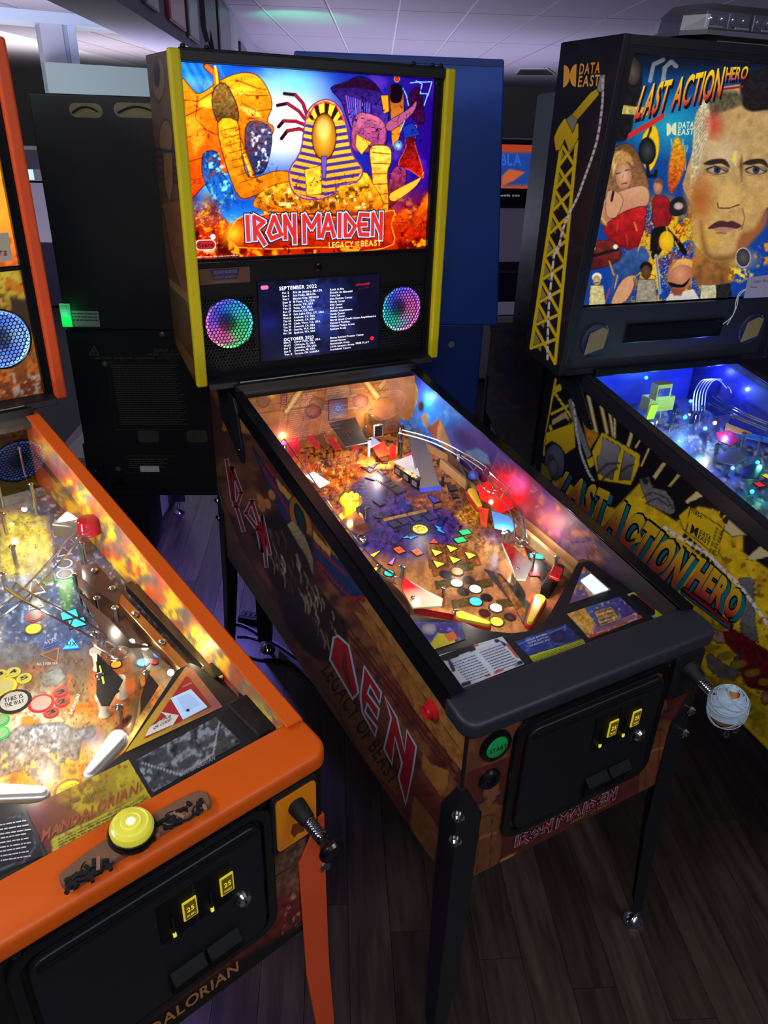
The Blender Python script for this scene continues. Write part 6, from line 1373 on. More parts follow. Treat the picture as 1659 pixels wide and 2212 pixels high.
    for k, s in enumerate(('USE YOUR', 'QR CODE!')): text(t, s, lambda a_, b_, k=k: L(.0026)((752 + 10 * k + a_ * (98 - 10 * k) + b_ * 5, 618 + 17 * k - a_ * 44 - b_ * 14))[0], (0, 0, 1, 1), 'b')
    t.build('arrow_lettering', mat('card_black', C(20, 20, 20), .5), ao); t = MB(); text(t, 'INSIDER', lambda a_, b_: L(.0022)((908 + a_ * 48, 428 - a_ * 22 - b_ * 9))[0], (0, 0, 1, 1), 'b'); t.build('insider_lettering', mat('insider_pink', C(206, 140, 130), .5), ao)
    def f2(p): p.grad(P4((680, 800))[0], (60, 66, 78), P4((1180, 680))[0], (70, 70, 76)); p.noise(14, (150, 160, 178), .54, .68, .9, 4); p.noise(9, (26, 28, 34), .56, .68, .8, 6); p.line(P4((700, 800), (900, 860), (1060, 760), (1090, 600)), 3, (190, 196, 206), .8)
    pcard('art_card', ((762, 950), (1202, 698), (1075, 572), (668, 792)), f2); t = MB(); text(t, 'MANDALORIAN', lambda a_, b_: L(.0018)((905 + a_ * 165, 868 - a_ * 82 - b_ * 26))[0], (0, 0, 1, 1), 'b'); t.build('card_lettering', mat('card_steel', C(130, 140, 160), .5), ao)
    def f3(p): p.grad(P4((150, 1050))[0], (96, 40, 56), P4((700, 900))[0], (176, 170, 40)); p.noise(16, (196, 176, 50), .48, .62, .8, 3, mask=np.clip((p.X - 110) / 60, 0, 1)); p.poly(P4((255, 1190), (270, 1170), (720, 965), (745, 995), (265, 1250)), (184, 186, 60), out=(110, 96, 30)); p.noise(8, (120, 60, 40), .62, .7, .7, 8)
    pcard('title_panel', ((242, 1262), (762, 992), (640, 785), (128, 1030)), f3, 60, 40)
    t = MB(); text(t, 'MANDALORIAN', lambda a_, b_: L(.0016)((205 + a_ * 478 + b_ * 8, 1195 - a_ * 240 - b_ * 58))[0], (0, 0, 1, 1), 'b'); t.build('title_panel_lettering', mat('title_rust', C(150, 66, 36), .5), ao)
    t = MB(); text(t, 'STAR WARS', lambda a_, b_: L(.0016)((318 + a_ * 205, 1020 - a_ * 84 - b_ * 22))[0], (0, 0, 1, 1), 'b'); text(t, 'THE', lambda a_, b_: L(.0016)((405 + a_ * 50, 1010 - a_ * 24 - b_ * 13))[0], (0, 0, 1, 1), 'b'); t.build('series_lettering', mat('title_olive', C(120, 104, 30), .5), ao)
    t = MB()
    for k in range(4): text(t, 'WARNING PHOTOSENSITIVITY SEIZURE NOTICE' if k == 0 else '=%d' % (30 + k), lambda a_, b_, k=k: L(.0018)((285 + 3 * k + a_ * (430 - 4 * k), 1190 + 13 * k - a_ * (212 - 4 * k) - b_ * 8))[0], (0, 0, 1, 1), 'b')
    t.build('notice_lettering', mat('notice_ink', C(90, 80, 20), .5), ao)
    def f4(p): p.grad((0, 1800), (40, 42, 52), (90, 1830), (34, 36, 46)); p.line(P4((0, 1075), (100, 1068), (165, 1110), (175, 1220), (120, 1290), (0, 1330)), 3, (80, 96, 120))
    pcard('rules_card', ((-260, 1460), (215, 1262), (110, 1045), (-330, 1230)), f4); t = MB(); rg = random.Random(3)
    for k in range(9): text(t, '=%d' % (18 + k), lambda a_, b_, k=k: L(.0018)((-70 + a_ * (200 + 12 * (k % 3)), 1128 + 22 * k - a_ * 36 - b_ * 9))[0], (0, 0, 1, 1), 'b')
    t.build('card_lettering', mat('card_pale_ink', C(196, 200, 212), .5), ao)
    q = L(.0)((1130, 530), (1250, 465), (1390, 640), (1290, 690)); b = MB(); b.prism(q, (0, 0, .010)); sl = b.build('ball_tray', BLACKP, root, bevel=.003); pn = None
    b = MB(); b.prism(L(.0105)((1195, 528), (1222, 518), (1305, 610), (1290, 640), (1262, 632)), (0, 0, .0006)); b.build('tray_slot', mat('deep_black', C(6, 6, 8), .6), sl)
    # --- blades
    def right(p):
        p.grad((60, 900), (196, 80, 40), (600, 1560), (150, 90, 60)); p.noise(34, (236, 190, 40), .42, .6, 1., 3); p.noise(20, (206, 70, 30), .54, .66, .9, 8); p.radial((120, 1000), 40, (110, 70, 100), .9, .8, 60); p.noise(10, (120, 110, 110), .60, .68, .9, 14); p.noise(16, (90, 84, 84), .62, .70, .8, 18, sy=22); p.radial((560, 1510), 60, (150, 140, 100), .8)
    inner_walls(root, M, mat('blade_left_orange', C(150, 80, 40), .3), right, 150, 36)
    for (u, v), h, w, c in ((P3((100, 420))[0], .12, .6, (1, .9, .75)), (P3((60, 700))[0], .08, .8, (1, .93, .75)), (P3((150, 860))[0], .08, .8, (1, .93, .7)), (P3((300, 620))[0], .1, .6, (1, .9, .75)), (P3((450, 900))[0], .06, .5, (1, .9, .75)), (P4((720, 225))[0], .02, .5, (1, .9, .7)), (P4((850, 350))[0], .02, .5, (1, .9, .7)), (P4((690, 610))[0], .02, .4, (1, .9, .7)), (P4((150, 480))[0], .09, .9, (1, .93, .82)), (P4((120, 780))[0], .09, .7, (1, .93, .8)), (P4((420, 350))[0], .09, .7, (1, .92, .8)), (P3((250, 1180))[0], .09, .5, (.9, .95, 1)), (P3((640, 1130))[0], .08, .5, (1, .9, .75)), (P4((960, 250))[0], .06, .35, (1, .88, .6)), (P3((-150, 900))[0], .1, .8, (1, .93, .8)), (P4((-150, 500))[0], .1, .8, (1, .93, .8))):
        lamp('playfield_lamp', root, M.pf(u, v, h), w, c)
    for q in ((720, 225), (850, 352), (655, 200)):
        b = MB(); b.sphere(M.pf(*P4(q)[0], .018), .006, 10, 6); b.build('lane_bulb', mat('white_bulb', C(255, 250, 235), .3, emit=6.), root, True)
    # --- head: backlit print, note, printed speaker panel with blue speaker
    pn = Panel(M, (-.337, 1.1535, 1.406), (.315, 1.1535, 1.406), (.315, 1.1535, 1.814), (-.337, 1.1535, 1.814), 90, 60); p = pn.paint
    p.grad((0, 350), (250, 220, 40), (30, 560), (220, 90, 40)); p.noise(18, (120, 60, 20), .54, .66, .8, 3); p.noise(40, (230, 130, 40), .5, .7, .8, 5); pn.build('backglass', vmat('backlit_print', .25, 1.25, spec=.3), root)
    c = [M.Y(u, v, 1.150) for u, v in ((-40, 570), (27, 563), (18, 502), (-40, 508))]; b = MB(); b.prism(c, (0, .001, 0)); no = b.build('taped_note', mat('note_paper', C(186, 176, 160), .7), root); t = MB(); text(t, 'rs', lambda a_, b_: M.Y(-2 + a_ * 17, 552 - b_ * 16, 1.1494), (0, 0, 1, 1), 'b'); t.build('note_lettering', mat('note_ink', C(150, 40, 60), .6), no)
    MB().box(-.336, .336, 1.150, 1.157, 1.098, 1.404).build('speaker_panel', BLACKP, root)
    pn = Panel(M, (-.335, 1.1485, 1.112), (.330, 1.1485, 1.112), (.330, 1.1485, 1.396), (-.335, 1.1485, 1.396), 120, 60); p = pn.paint
    p.grad((50, 600), (196, 180, 50), (50, 830), (110, 50, 24)); p.noise(16, (190, 100, 30), .5, .66, .9, 3); p.noise(9, (90, 40, 24), .58, .7, .8, 5); p.poly([(20, 640), (60, 650), (70, 720), (30, 720)], (60, 44, 36), soft=6); p.noise(8, (170, 160, 150), .6, .68, .8, 7, mask=np.clip((p.Y - 790) / 20, 0, 1)); pn.build('panel_print', vmat('lit_panel', .4, .35), root)
    sc_ = M.Y(0, 733, 1.147); led_speaker(root, sc_[0], sc_[2], 1.1466, .064, [(110, 150, 255), (80, 120, 240), (140, 190, 255), (90, 130, 250), (120, 160, 255), (70, 110, 230)], 1.5, 'speaker_glow_blue', .08); hexgrille(root, sc_[0], sc_[2], 1.1444, .128, .128, clip=lambda a_, b_: (a_ - sc_[0]) ** 2 + (b_ - sc_[2]) ** 2 < .0041)
    led_speaker(root, -sc_[0], sc_[2], 1.1466, .064, [(110, 150, 255), (80, 120, 240), (140, 190, 255)], 1.5, 'speaker_glow_blue', .08)
    return M, root


# ------------------------------------------------------------------ right machine (black and yellow)
def de_logo(mb, place, box, col=None):
    """two half discs side by side, then the two words"""
    x, y, w, h = box
    for s, cx in ((-1, x + .04 * w), (1, x + .38 * w)):
        pts = [(cx + (.0 if s < 0 else 0.), y + h)] + [(cx + (.17 * w) * math.cos(t) * (1 if s < 0 else -1), y + h / 2 + h / 2 * math.sin(t)) for t in np.linspace(math.pi / 2, -math.pi / 2, 12)] + [(cx, y)]
        mb.flat([place(*p) for p in (pts if s > 0 else pts[::-1])], 0, col)
    text(mb, 'DATA', place, (x + .45 * w, y + .53 * h, .55 * w, .46 * h), 'b', col, shear=.05); text(mb, 'EAST', place, (x + .43 * w, y, .57 * w, .46 * h), 'b', col, shear=.05)


def build_right():
    Z0 = .02; M = Mach(.7527, -.3641, -.1422, Z0); root = empty('pinball_machine', (.7527, -.3641, Z0), -.1422)
    tag(root, 'right pinball machine in black and yellow with LAST ACTION HERO side lettering', 'pinball machine', 'pinball machines facing the camera')
    P = cabinet(root, BLACKW, BLACKW, BLACK, BLACK, mat('black_rail', C(30, 31, 42), .45))
    for s in (-1, 1):
        for y in (0, LEN):
            fx, fy = s * (W2 + .010), (-.010 if y == 0 else LEN + .010); b = MB(); b.lathe((fx, fy, -Z0), (0, 0, 1), [(.034, 0), (.034, .012), (.028, Z0)], 18); b.build('leg_pad', RUBBER, root)
    D4 = T(1080, 0, 2.865); D5 = T(1080, 500, 2.865); D6 = T(1160, 1000, 3.325); F1 = T(1380, 140, 5.946); F2 = T(1380, 400, 5.946)
    hx = .3722; yf, yb, y2, zt, zb, z2 = 1.055, 1.3046, 1.1166, 1.9006 - Z0, 1.1329 - Z0, 1.1116 - Z0; sl = (yf - y2) / (zt - z2)
    fy = lambda z, d=0.: y2 + (z - z2) * sl + d
    hp = lambda u, v, d=0.: M.hit(u, v, (0, y2 + d, z2), (0, 1, -sl))
    hw = mat('black_head_paint', C(24, 24, 34), .5)
    Hs = {}
    for s in (-1, 1):
        b = MB(); pr = [(s * hx, yf, zt), (s * hx, y2, z2), (s * hx, yb, zb), (s * hx, yb, zt)]; b.prism(pr if s > 0 else pr[::-1], (-s * .019, 0, 0)); Hs[s] = b.build('head_side_panel', hw, root, bevel=.003)
    i = hx - .019
    MB().box(-i, i, yf + .004, yb, zt - .019, zt).build('head_top', hw, root)
    MB().box(-i, i, yb - .015, yb, zb, zt - .019).build('head_back', BLACKW, root)
    b = MB(); b.prism([(-i, y2, z2), (-i, y2 + .05, z2 - .012), (-i, yb, zb - .0), (-i, yb, zb + .015), (-i, y2, z2 + .015)], (2 * i, 0, 0)); b.build('head_floor', hw, root)
    MB().box(-.27, .27, 1.20, 1.28, 1.086, 1.115).build('neck', BLACKW, root)
    b = MB()
    for x0, x1, z0, z1 in ((-i, i, 1.866 - Z0, zt - .019), (-i, -.335, z2 + .015, 1.866 - Z0), (.335, i, z2 + .015, 1.866 - Z0)):
        b.add([(x0, fy(z0, .004), z0), (x1, fy(z0, .004), z0), (x1, fy(z1, .004), z1), (x0, fy(z1, .004), z1), (x0, fy(z0, .03), z0), (x1, fy(z0, .03), z0), (x1, fy(z1, .03), z1), (x0, fy(z1, .03), z1)], [(0, 1, 2, 3), (7, 6, 5, 4), (0, 4, 5, 1), (1, 5, 6, 2), (2, 6, 7, 3), (3, 7, 4, 0)])
    b.build('head_frame', hw, root)
    # --- backglass
    zg0, zg1 = hp(1250, 660, .03)[2], 1.866 - Z0; xa = -.335
    q = [(xa, fy(zg0, .03), zg0), (.335, fy(zg0, .03), zg0), (.335, fy(zg1, .03), zg1), (xa, fy(zg1, .03), zg1)]
    pn = Panel(M, *q, 250, 290); p = pn.paint; p.sm = True
    p.grad((1350, 150), (16, 70, 130), (1450, 600), (20, 60, 150)); p.radial((1450, 270), 120, (30, 160, 190), 1., .8, 80); ex_ = np.clip((p.Y - 410) / 60, 0, 1) * np.clip(1.4 - np.abs(p.X - 1440) / 90, 0, 1); p.noise(30, (224, 176, 24), .42, .52, 1., 3, mask=ex_); p.ink(ex_, 12, .05, (150, 44, 20), 6, .9); p.ink(ex_, 7, .03, (255, 230, 90), 9, .7)
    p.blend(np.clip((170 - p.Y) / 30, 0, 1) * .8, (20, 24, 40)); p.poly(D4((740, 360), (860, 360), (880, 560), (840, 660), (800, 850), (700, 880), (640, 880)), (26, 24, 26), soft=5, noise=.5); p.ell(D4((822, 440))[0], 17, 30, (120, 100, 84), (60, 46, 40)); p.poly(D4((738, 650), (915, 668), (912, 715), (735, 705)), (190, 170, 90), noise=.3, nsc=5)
    for a in (((930, 500), (950, 400), (1010, 370)), ((1010, 500), (1020, 420), (1060, 380), (1090, 410))): p.line(D4(*a), 9, (150, 160, 170))
    # moon, black hook ball and chain
    p.poly(D4((890, 830), (960, 780), (985, 900), (960, 1010), (915, 1060), (875, 960)), (244, 196, 20), out=(150, 90, 10)); p.ell(D4((912, 935))[0], 19, 30, (70, 70, 76), (16, 16, 20)); p.line(D4((935, 790), (915, 850)), 5, (30, 28, 30)); p.line(D4((912, 1020), (920, 1090), (960, 1090), (965, 1060)), 8, (22, 22, 28))
    # red-topped figure with long fair hair (left)
    p.poly(D4((700, 930), (780, 890), (840, 930), (880, 1030), (920, 1150), (900, 1280), (860, 1220), (700, 1240), (620, 1250), (640, 1160), (680, 1050)), (110, 70, 40), (150, 110, 70), out=(50, 30, 20), noise=.3, nsc=4); p.poly(D4((690, 1000), (720, 940), (760, 930), (700, 1090)), (230, 190, 110), soft=6)
    p.ell(D4((765, 1085))[0], 17, 30, (226, 176, 140), (180, 120, 90)); p.line(D4((720, 1075), (745, 1070)), 2.4, (60, 36, 30)); p.line(D4((775, 1055), (800, 1050)), 2.4, (60, 36, 30)); p.line(D4((755, 1138), (785, 1132)), 3, (150, 40, 40)); p.line(D4((762, 1080), (760, 1110)), 1.5, (150, 100, 80)); p.poly(D4((700, 1000), (740, 940), (800, 950), (830, 1030), (790, 1000), (740, 1020)), (190, 140, 80), soft=4, noise=.3, nsc=3)
    p.poly(D4((650, 1230), (700, 1200), (860, 1150), (920, 1180), (910, 1270), (820, 1290), (700, 1400), (640, 1390), (600, 1300)), (214, 160, 120), (176, 110, 80), out=(90, 50, 40), soft=3); p.poly(D4((650, 1400), (740, 1330), (800, 1300), (895, 1280), (900, 1350), (850, 1540), (720, 1510), (660, 1460)), (196, 30, 34), (130, 16, 22), out=(70, 10, 14), noise=.25); p.poly(D4((660, 1200), (700, 1180), (760, 1230), (720, 1340), (660, 1330)), (206, 150, 110), out=(80, 50, 40)); p.line(D4((690, 1240), (700, 1190)), 6, (30, 30, 34))
    p.poly(D5((740, 160), (880, 90), (930, 200), (800, 280), (700, 240)), (60, 90, 150), (40, 70, 120), noise=.3); p.poly(D5((690, 440), (760, 300), (840, 280), (800, 400), (740, 450)), (206, 150, 110), out=(100, 60, 40)); p.poly(D5((540, 130), (600, 60), (720, 70), (745, 170), (600, 230), (540, 220)), (120, 40, 36), (80, 24, 24), out=(40, 10, 10), noise=.4); p.line(D5((580, 150), (730, 110)), 7, (30, 20, 22)); p.ell(D5((575, 105))[0], 5, 5, (240, 230, 200)); p.ell(D5((715, 95))[0], 5, 5, (240, 230, 200))
    # standing figure in a red jacket, upside-down figure, dark coat
    p.poly(D4((945, 1240), (1000, 1210), (1050, 1250), (1050, 1380), (960, 1420)), (140, 24, 28), out=(50, 10, 12), noise=.3); p.ell(D4((978, 1155))[0], 10, 17, (206, 150, 110), (160, 100, 70)); p.poly(D4((955, 1130), (975, 1110), (1005, 1120), (1005, 1150), (990, 1135)), (120, 70, 40)); p.poly(D4((1060, 1240), (1130, 1220), (1160, 1300), (1100, 1340), (1050, 1320)), (30, 30, 36), noise=.4); p.ell(D4((1105, 1275))[0], 10, 8, (206, 190, 180), (170, 140, 130)); p.poly(D4((940, 1430), (1010, 1400), (1060, 1430), (1150, 1540), (1140, 1580), (1050, 1500), (960, 1605), (930, 1560)), (16, 16, 18)); p.ell(D5((1030, 60))[0], 16, 22, (250, 200, 30), (220, 160, 20))
    for k in range(9): p.line(D4((1060 + 12 * k, 860 + (k % 3) * 40), (1064 + 12 * k, 900 + (k % 4) * 50)), 2, (240, 220, 140), .7)
    p.poly(D4((1080, 860), (1120, 880), (1150, 1000), (1120, 1100), (1060, 1200), (1040, 1080)), (236, 170, 20), (190, 60, 20), soft=6, noise=.5, nsc=4)
    for k in range(26):
        x_ = 1300 + (k * 53) % 230; y_ = 470 + (k * 37) % 180; p.line([(x_, y_), (x_ + 10 - (k * 7) % 22, y_ + 16 + (k * 5) % 16)], 2.6, [(250, 214, 50), (196, 60, 30), (236, 170, 30), (120, 30, 24)][k % 4], .85)
    # row of small portraits along the bottom (plain)
    for (cx, cy), rx, ry, sk, hr, ct in (((905, 250), 12, 17, (110, 70, 50), (26, 20, 20), (150, 140, 120)), ((1290, 290), 10, 14, (214, 170, 120), (150, 30, 34), (200, 190, 150)), ((1385, 290), 9, 12, (206, 150, 110), (224, 196, 140), (30, 32, 38)), ((600, 300), 9, 12, (226, 190, 110), (226, 220, 200), (206, 190, 130))):
        x_, y_ = D5((cx, cy))[0]; p.poly([(x_ - rx * 2, 670), (x_ - rx * 1.5, y_ + ry), (x_ + rx * 1.5, y_ + ry), (x_ + rx * 2.2, 670)], ct, out=(30, 26, 26), noise=.3, nsc=5); p.ell((x_, y_ - ry * .5), rx * 1.15, ry * .8, hr); p.ell((x_, y_ + 1), rx * .9, ry * .9, sk, tuple(k * .7 for k in sk)); p.line([(x_ - rx * .4, y_ + ry * .5), (x_ + rx * .4, y_ + ry * .45)], 2, (90, 40, 36))
    x_, y_ = D5((1110, 300))[0]; p.poly([(x_ - 40, 665), (x_ - 20, y_ + 30), (x_ + 30, y_ + 20), (x_ + 55, 665)], (220, 214, 206), (190, 180, 170)); p.ell((x_ + 2, y_ - 12), 27, 34, (214, 150, 110), (170, 100, 70)); p.poly([(x_ - 22, y_ - 14), (x_ - 5, y_ - 42), (x_ + 22, y_ - 44), (x_ + 34, y_ - 20), (x_ + 18, y_ - 32), (x_ - 6, y_ - 30)], (206, 150, 80), noise=.3); p.poly([(x_ - 24, y_ + 4), (x_ + 6, y_ + 10), (x_ + 24, y_ - 6), (x_ + 10, y_ + 16), (x_ - 18, y_ + 14)], (20, 18, 20)); p.poly([(x_ - 20, y_ + 16), (x_ + 10, y_ + 20), (x_ + 4, y_ + 34), (x_ - 12, y_ + 34)], (140, 70, 46), soft=4); p.line(D5((965, 150), (990, 380)), 6, (190, 190, 194)); p.line(D5((965, 150), (990, 380)), 2, (60, 60, 66))
    # large painted portrait (a plain, generic man's face)
    p.poly(F1((720, 700), (800, 500), (860, 360), (1000, 300), (1300, 250), (1700, 200), (1900, 600), (1900, 1700), (640, 1700), (690, 1100)), (186, 150, 96), noise=.15); p.poly(F2((640, -60), (690, 300), (700, 700), (830, 900), (1000, 1000), (1180, 960), (1480, 640), (1640, 300), (1900, -60)), (190, 150, 90), noise=.15); p.poly(F2((720, 800), (860, 930), (1050, 1000), (1250, 940), (1240, 1100), (1180, 1250), (720, 1250)), (170, 110, 50), (120, 76, 40), noise=.3)
    p.poly(F1((720, 700), (790, 540), (850, 420), (960, 400), (960, 700), (900, 900), (830, 1100), (760, 1400), (690, 1660), (650, 1660), (690, 1100)), (206, 190, 150), noise=.4, nsc=4, soft=4)
    for k in range(16): p.line(F1((740 + k * 9, 560 + k * 8), (730 + k * 8, 900 + k * 10), (700 + k * 5, 1300)), 1.6, rg_choice(k), .3)
    p.poly(F1((1300, 330), (1320, 160), (1450, 80), (1900, 20), (1900, 620), (1660, 580), (1450, 600), (1330, 520)), (34, 30, 32), (30, 24, 24), soft=5, noise=.4, nsc=6); p.poly(F1((860, 370), (1050, 330), (1300, 360), (1300, 520), (1030, 620), (940, 720), (900, 520)), (90, 80, 60), soft=8, noise=.5, nsc=5)
    p.radial((1560, 330), 60, (214, 190, 150), .8, .9, 45); p.radial((1543, 270), 26, (196, 70, 50), 1., .9, 40); p.radial((1512, 430), 40, (170, 96, 40), 1.1, .9, 70); p.radial((1525, 520), 40, (206, 160, 60), .9, .9, 40); p.radial((1600, 560), 50, (206, 170, 100), .8, .9, 30); p.poly(F2((800, 480), (830, 880), (980, 990), (1160, 980), (1300, 860), (1100, 900), (900, 860)), (130, 84, 44), soft=14); p.poly(F2((1300, 640), (1480, 560), (1640, 300), (1640, 500), (1480, 700), (1250, 930)), (150, 90, 50), soft=10)
    for (bx, s_) in ((1000, 1), (1500, -1)):
        p.poly(F1((bx - 170, 1270), (bx - 60, 1215), (bx + 110, 1215), (bx + 170, 1330), (bx + 60, 1270), (bx - 80, 1290)), (46, 36, 30), soft=3); p.ell(F1((bx + 10, 1355))[0], 21, 8, (222, 206, 186), (150, 110, 90), out=(70, 46, 36)); p.ell(F1((bx + 5, 1350))[0], 7.5, 8, (60, 90, 110), (30, 44, 60)); p.ell(F1((bx + 5, 1348))[0], 3, 3.5, (12, 12, 14)); p.line(F1((bx - 130, 1340), (bx - 20, 1300), (bx + 130, 1370)), 3, (50, 34, 26)); p.line(F1((bx - 90, 1420), (bx + 90, 1430)), 2, (150, 100, 60), .7)
    p.poly(F1((1190, 1220), (1230, 1110), (1260, 1110), (1250, 1300)), (230, 206, 110), soft=5); p.poly(F1((1290, 1300), (1320, 1150), (1340, 1300), (1320, 1500)), (110, 70, 44), soft=6); p.poly(F2((1060, 120), (1000, 230), (1020, 290), (1100, 300), (1240, 290), (1300, 200), (1250, 60), (1150, -60)), (206, 166, 96), soft=12); p.line(F2((1010, 230), (1020, 290), (1100, 300), (1180, 290)), 3, (90, 50, 30)); p.line(F2((1200, 280), (1290, 250)), 3, (90, 50, 30)); p.poly(F2((885, 555), (980, 480), (1060, 455), (1140, 470), (1200, 458), (1320, 520), (1240, 560), (1080, 540), (960, 560)), (70, 40, 44), soft=2); p.poly(F2((950, 562), (1080, 540), (1230, 560), (1140, 600), (1030, 600)), (176, 116, 100), soft=3); p.line(F2((1000, 610), (1120, 620)), 3, (120, 76, 50), .8); p.line(F2((1330, 300), (1360, 420), (1320, 560)), 3, (120, 74, 40), .7)
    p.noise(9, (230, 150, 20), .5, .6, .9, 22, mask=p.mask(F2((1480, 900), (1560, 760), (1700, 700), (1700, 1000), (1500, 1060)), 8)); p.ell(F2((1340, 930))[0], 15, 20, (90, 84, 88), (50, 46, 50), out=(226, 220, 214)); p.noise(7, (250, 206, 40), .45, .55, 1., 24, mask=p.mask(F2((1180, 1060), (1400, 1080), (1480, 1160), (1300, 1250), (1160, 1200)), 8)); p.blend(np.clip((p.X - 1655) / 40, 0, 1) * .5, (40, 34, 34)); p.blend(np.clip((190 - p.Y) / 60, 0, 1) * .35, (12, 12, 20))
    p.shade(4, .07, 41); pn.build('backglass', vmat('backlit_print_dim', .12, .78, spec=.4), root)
    g = MB(); g.add([(k[0], k[1] - .016, k[2]) for k in q], [(0, 1, 2, 3)]); g.build('backglass_cover', PGLASS, root)
    e = lambda d: (lambda u, v: hp(u, v, .03 - d))
    tl = lambda dx, dy, BL, BR, TL, TR: (lambda a, b: ((BL[0] * (1 - a) + BR[0] * a) * (1 - b) + (TL[0] * (1 - a) + TR[0] * a) * b + dx, (BL[1] * (1 - a) + BR[1] * a) * (1 - b) + (TL[1] * (1 - a) + TR[1] * a) * b + dy))
    gold = (C(196, 30, 40), C(250, 206, 30)); lit = vmat('lit_lettering', .4, .8)
    for s, bx in (('LAST ACTION', ((1369, 256), (1556, 206), (1390, 186), (1568, 144))), ('HERO', ((1566, 174), (1612, 170), (1570, 146), (1619, 143)))):
        for st, dx, dy, d, col in (('x', 3, 5, .0006, C(24, 12, 14)), ('b', 0, 0, .0012, gold)):
            t = MB(); text(t, s, lambda a, b, d=d: e(d)(a, b), (0, 0, 1, 1), st, col, fn=tl(dx, dy, *bx), gap=.06); t.build('title_lettering', lit, root)
    t = MB(); t.flat([e(.0008)(u, v) for u, v in ((1354, 302), (1358, 288), (1436, 243), (1434, 256))], 0, C(206, 40, 30)); t.flat([e(.0008)(u, v) for u, v in ((1562, 195), (1562, 190), (1605, 185), (1605, 189))], 0, C(150, 30, 36)); t.build('title_bar', lit, root)
    t = MB(); de_logo(t, lambda a, b: e(.001)(1438 + a * 60 + (1 - b) * 0, 294 - a * 4 - b * 28), (0, 0, 1, 1), C(226, 220, 170)); t.build('maker_lettering', lit, root)
    # note tag with string
    b = MB(); b.prism([hp(u, v, -.002) for u, v in ((1606, 644), (1700, 640), (1700, 588), (1616, 600))], (0, -.0006, 0)); no = b.build('paper_note', mat('lilac_paper', C(186, 172, 196), .7), root); b = MB(); b.tube(smooth_path([hp(u, v, -.006) for u, v in ((1612, 624), (1598, 632), (1590, 650), (1586, 675), (1570, 702))], 4), .0012, 5); b.tube(smooth_path([hp(u, v, -.007) for u, v in ((1612, 624), (1596, 640), (1592, 660), (1580, 685), (1562, 700))], 4), .0012, 5); b.build('note_string', WHITEP, no, True)
    t = MB(); text(t, 'Last Action', lambda a, b: hp(1628 + a * 45, 611 - b * 7 - a * 3, -.003), (0, 0, 1, 1), 'r'); text(t, 'low', lambda a, b: hp(1622 + a * 14, 622 - b * 5, -.003), (0, 0, 1, 1), 'r'); t.build('note_lettering', mat('pen_ink', C(80, 70, 90), .6), no)
    # --- speaker panel with display
    zp0, zp1 = z2 + .012, zg0 - .004; sp = mat('panel_dark_violet', C(36, 36, 50), .5, bump=.2, bscale=800)
    b = MB(); Q = lambda x0, x1, z0, z1, d0, d1: b.add([(x0, fy(z0, d0), z0), (x1, fy(z0, d0), z0), (x1, fy(z1, d0), z1), (x0, fy(z1, d0), z1), (x0, fy(z0, d1), z0), (x1, fy(z0, d1), z0), (x1, fy(z1, d1), z1), (x0, fy(z1, d1), z1)], [(0, 1, 2, 3), (7, 6, 5, 4), (0, 4, 5, 1), (1, 5, 6, 2), (2, 6, 7, 3), (3, 7, 4, 0)])
    Q(-.335, .335, zp0, zp1, .010, .024); po = b.build('speaker_panel', sp, root)
    d0, d1 = hp(1346, 742, .008), hp(1566, 686, .008); b = MB(); Q(d0[0], d1[0], d0[2], d1[2], .006, .012); do = b.build('display_frame', BLACKG, root, bevel=.002); b = MB(); Q(d0[0] + .010, d1[0] - .010, d0[2] + .012, d1[2] - .006, .0045, .006); b.build('display_window', mat('display_glass', C(22, 24, 32), .08), do)
    for u, v in ((1286, 735), (1622, 710)):
        c = hp(u, v, .010); nrm = np.array([0, -1., sl]); b = MB(); b.lathe(c, nrm, [(.046, 0), (.046, .003), (.043, .005), (.03, .0035), (0, .003)], 30); so = b.build('speaker_cover', mat('cover_navy', C(36, 40, 78), .5, bump=.5, bscale=300), po, True)
        b = MB(); b.prism([c + nrm * .006 + np.array([x * .030 + z * .006, 0, z * .036 + x * .008]) for x, z in ((-1, -.8), (1, -.8), (1, .6), (.6, 1), (-1, .8))], nrm * .0012); b.build('cover_ticket', mat('ticket_tan', C(140, 122, 84), .6, bump=.6, bscale=500), so)
    # --- light bar on top of the head
    lb = empty('emergency_light_bar', tuple(M.world((.22, 1.19, zt)))); lb.rotation_euler = (0, 0, -.1422); tag(lb, 'clear emergency light bar lying on top of the right machine', 'light bar')
    X0, X1, Y0, Y1, h0, h1 = -.37, .37, -.10, .10, .016, .080
    MB().box(X0 + .09, X1 - .09, Y0 + .03, Y1 - .03, .0, .016).build('mounting_foot', mat('cream_foot', C(150, 146, 140), .6), lb)
    out = [(X0 + .03, Y0), (X1 - .03, Y0), (X1, Y0 + .06), (X1, Y1 - .06), (X1 - .03, Y1), (X0 + .03, Y1), (X0, Y1 - .06), (X0, Y0 + .06)]
    b = MB(); b.prism([(x, y, h0) for x, y in out], (0, 0, .010)); b.build('bar_base', mat('bar_grey', C(104, 102, 120), .5), lb)
    n = len(out); inn = [(x * .93, y * .75) for x, y in out]; b = MB(); b.add([(x, y, h0 + .010) for x, y in out] + [(x * .99, y * .97, h0 + .04) for x, y in out] + [(x, y, h1) for x, y in inn], [(k + a * n, (k + 1) % n + a * n, n + (k + 1) % n + a * n, n + k + a * n) for k in range(n) for a in (0, 1)] + [tuple(range(2 * n, 3 * n))]); b.build('bar_lens', glassmat('lens_clear', (.74, .74, .80), .28, 5.), lb)
    MB().box(-.012, .012, Y0 - .002, Y1 + .002, .018, h1 + .003).build('centre_band', BLACKG, lb, bevel=.003)
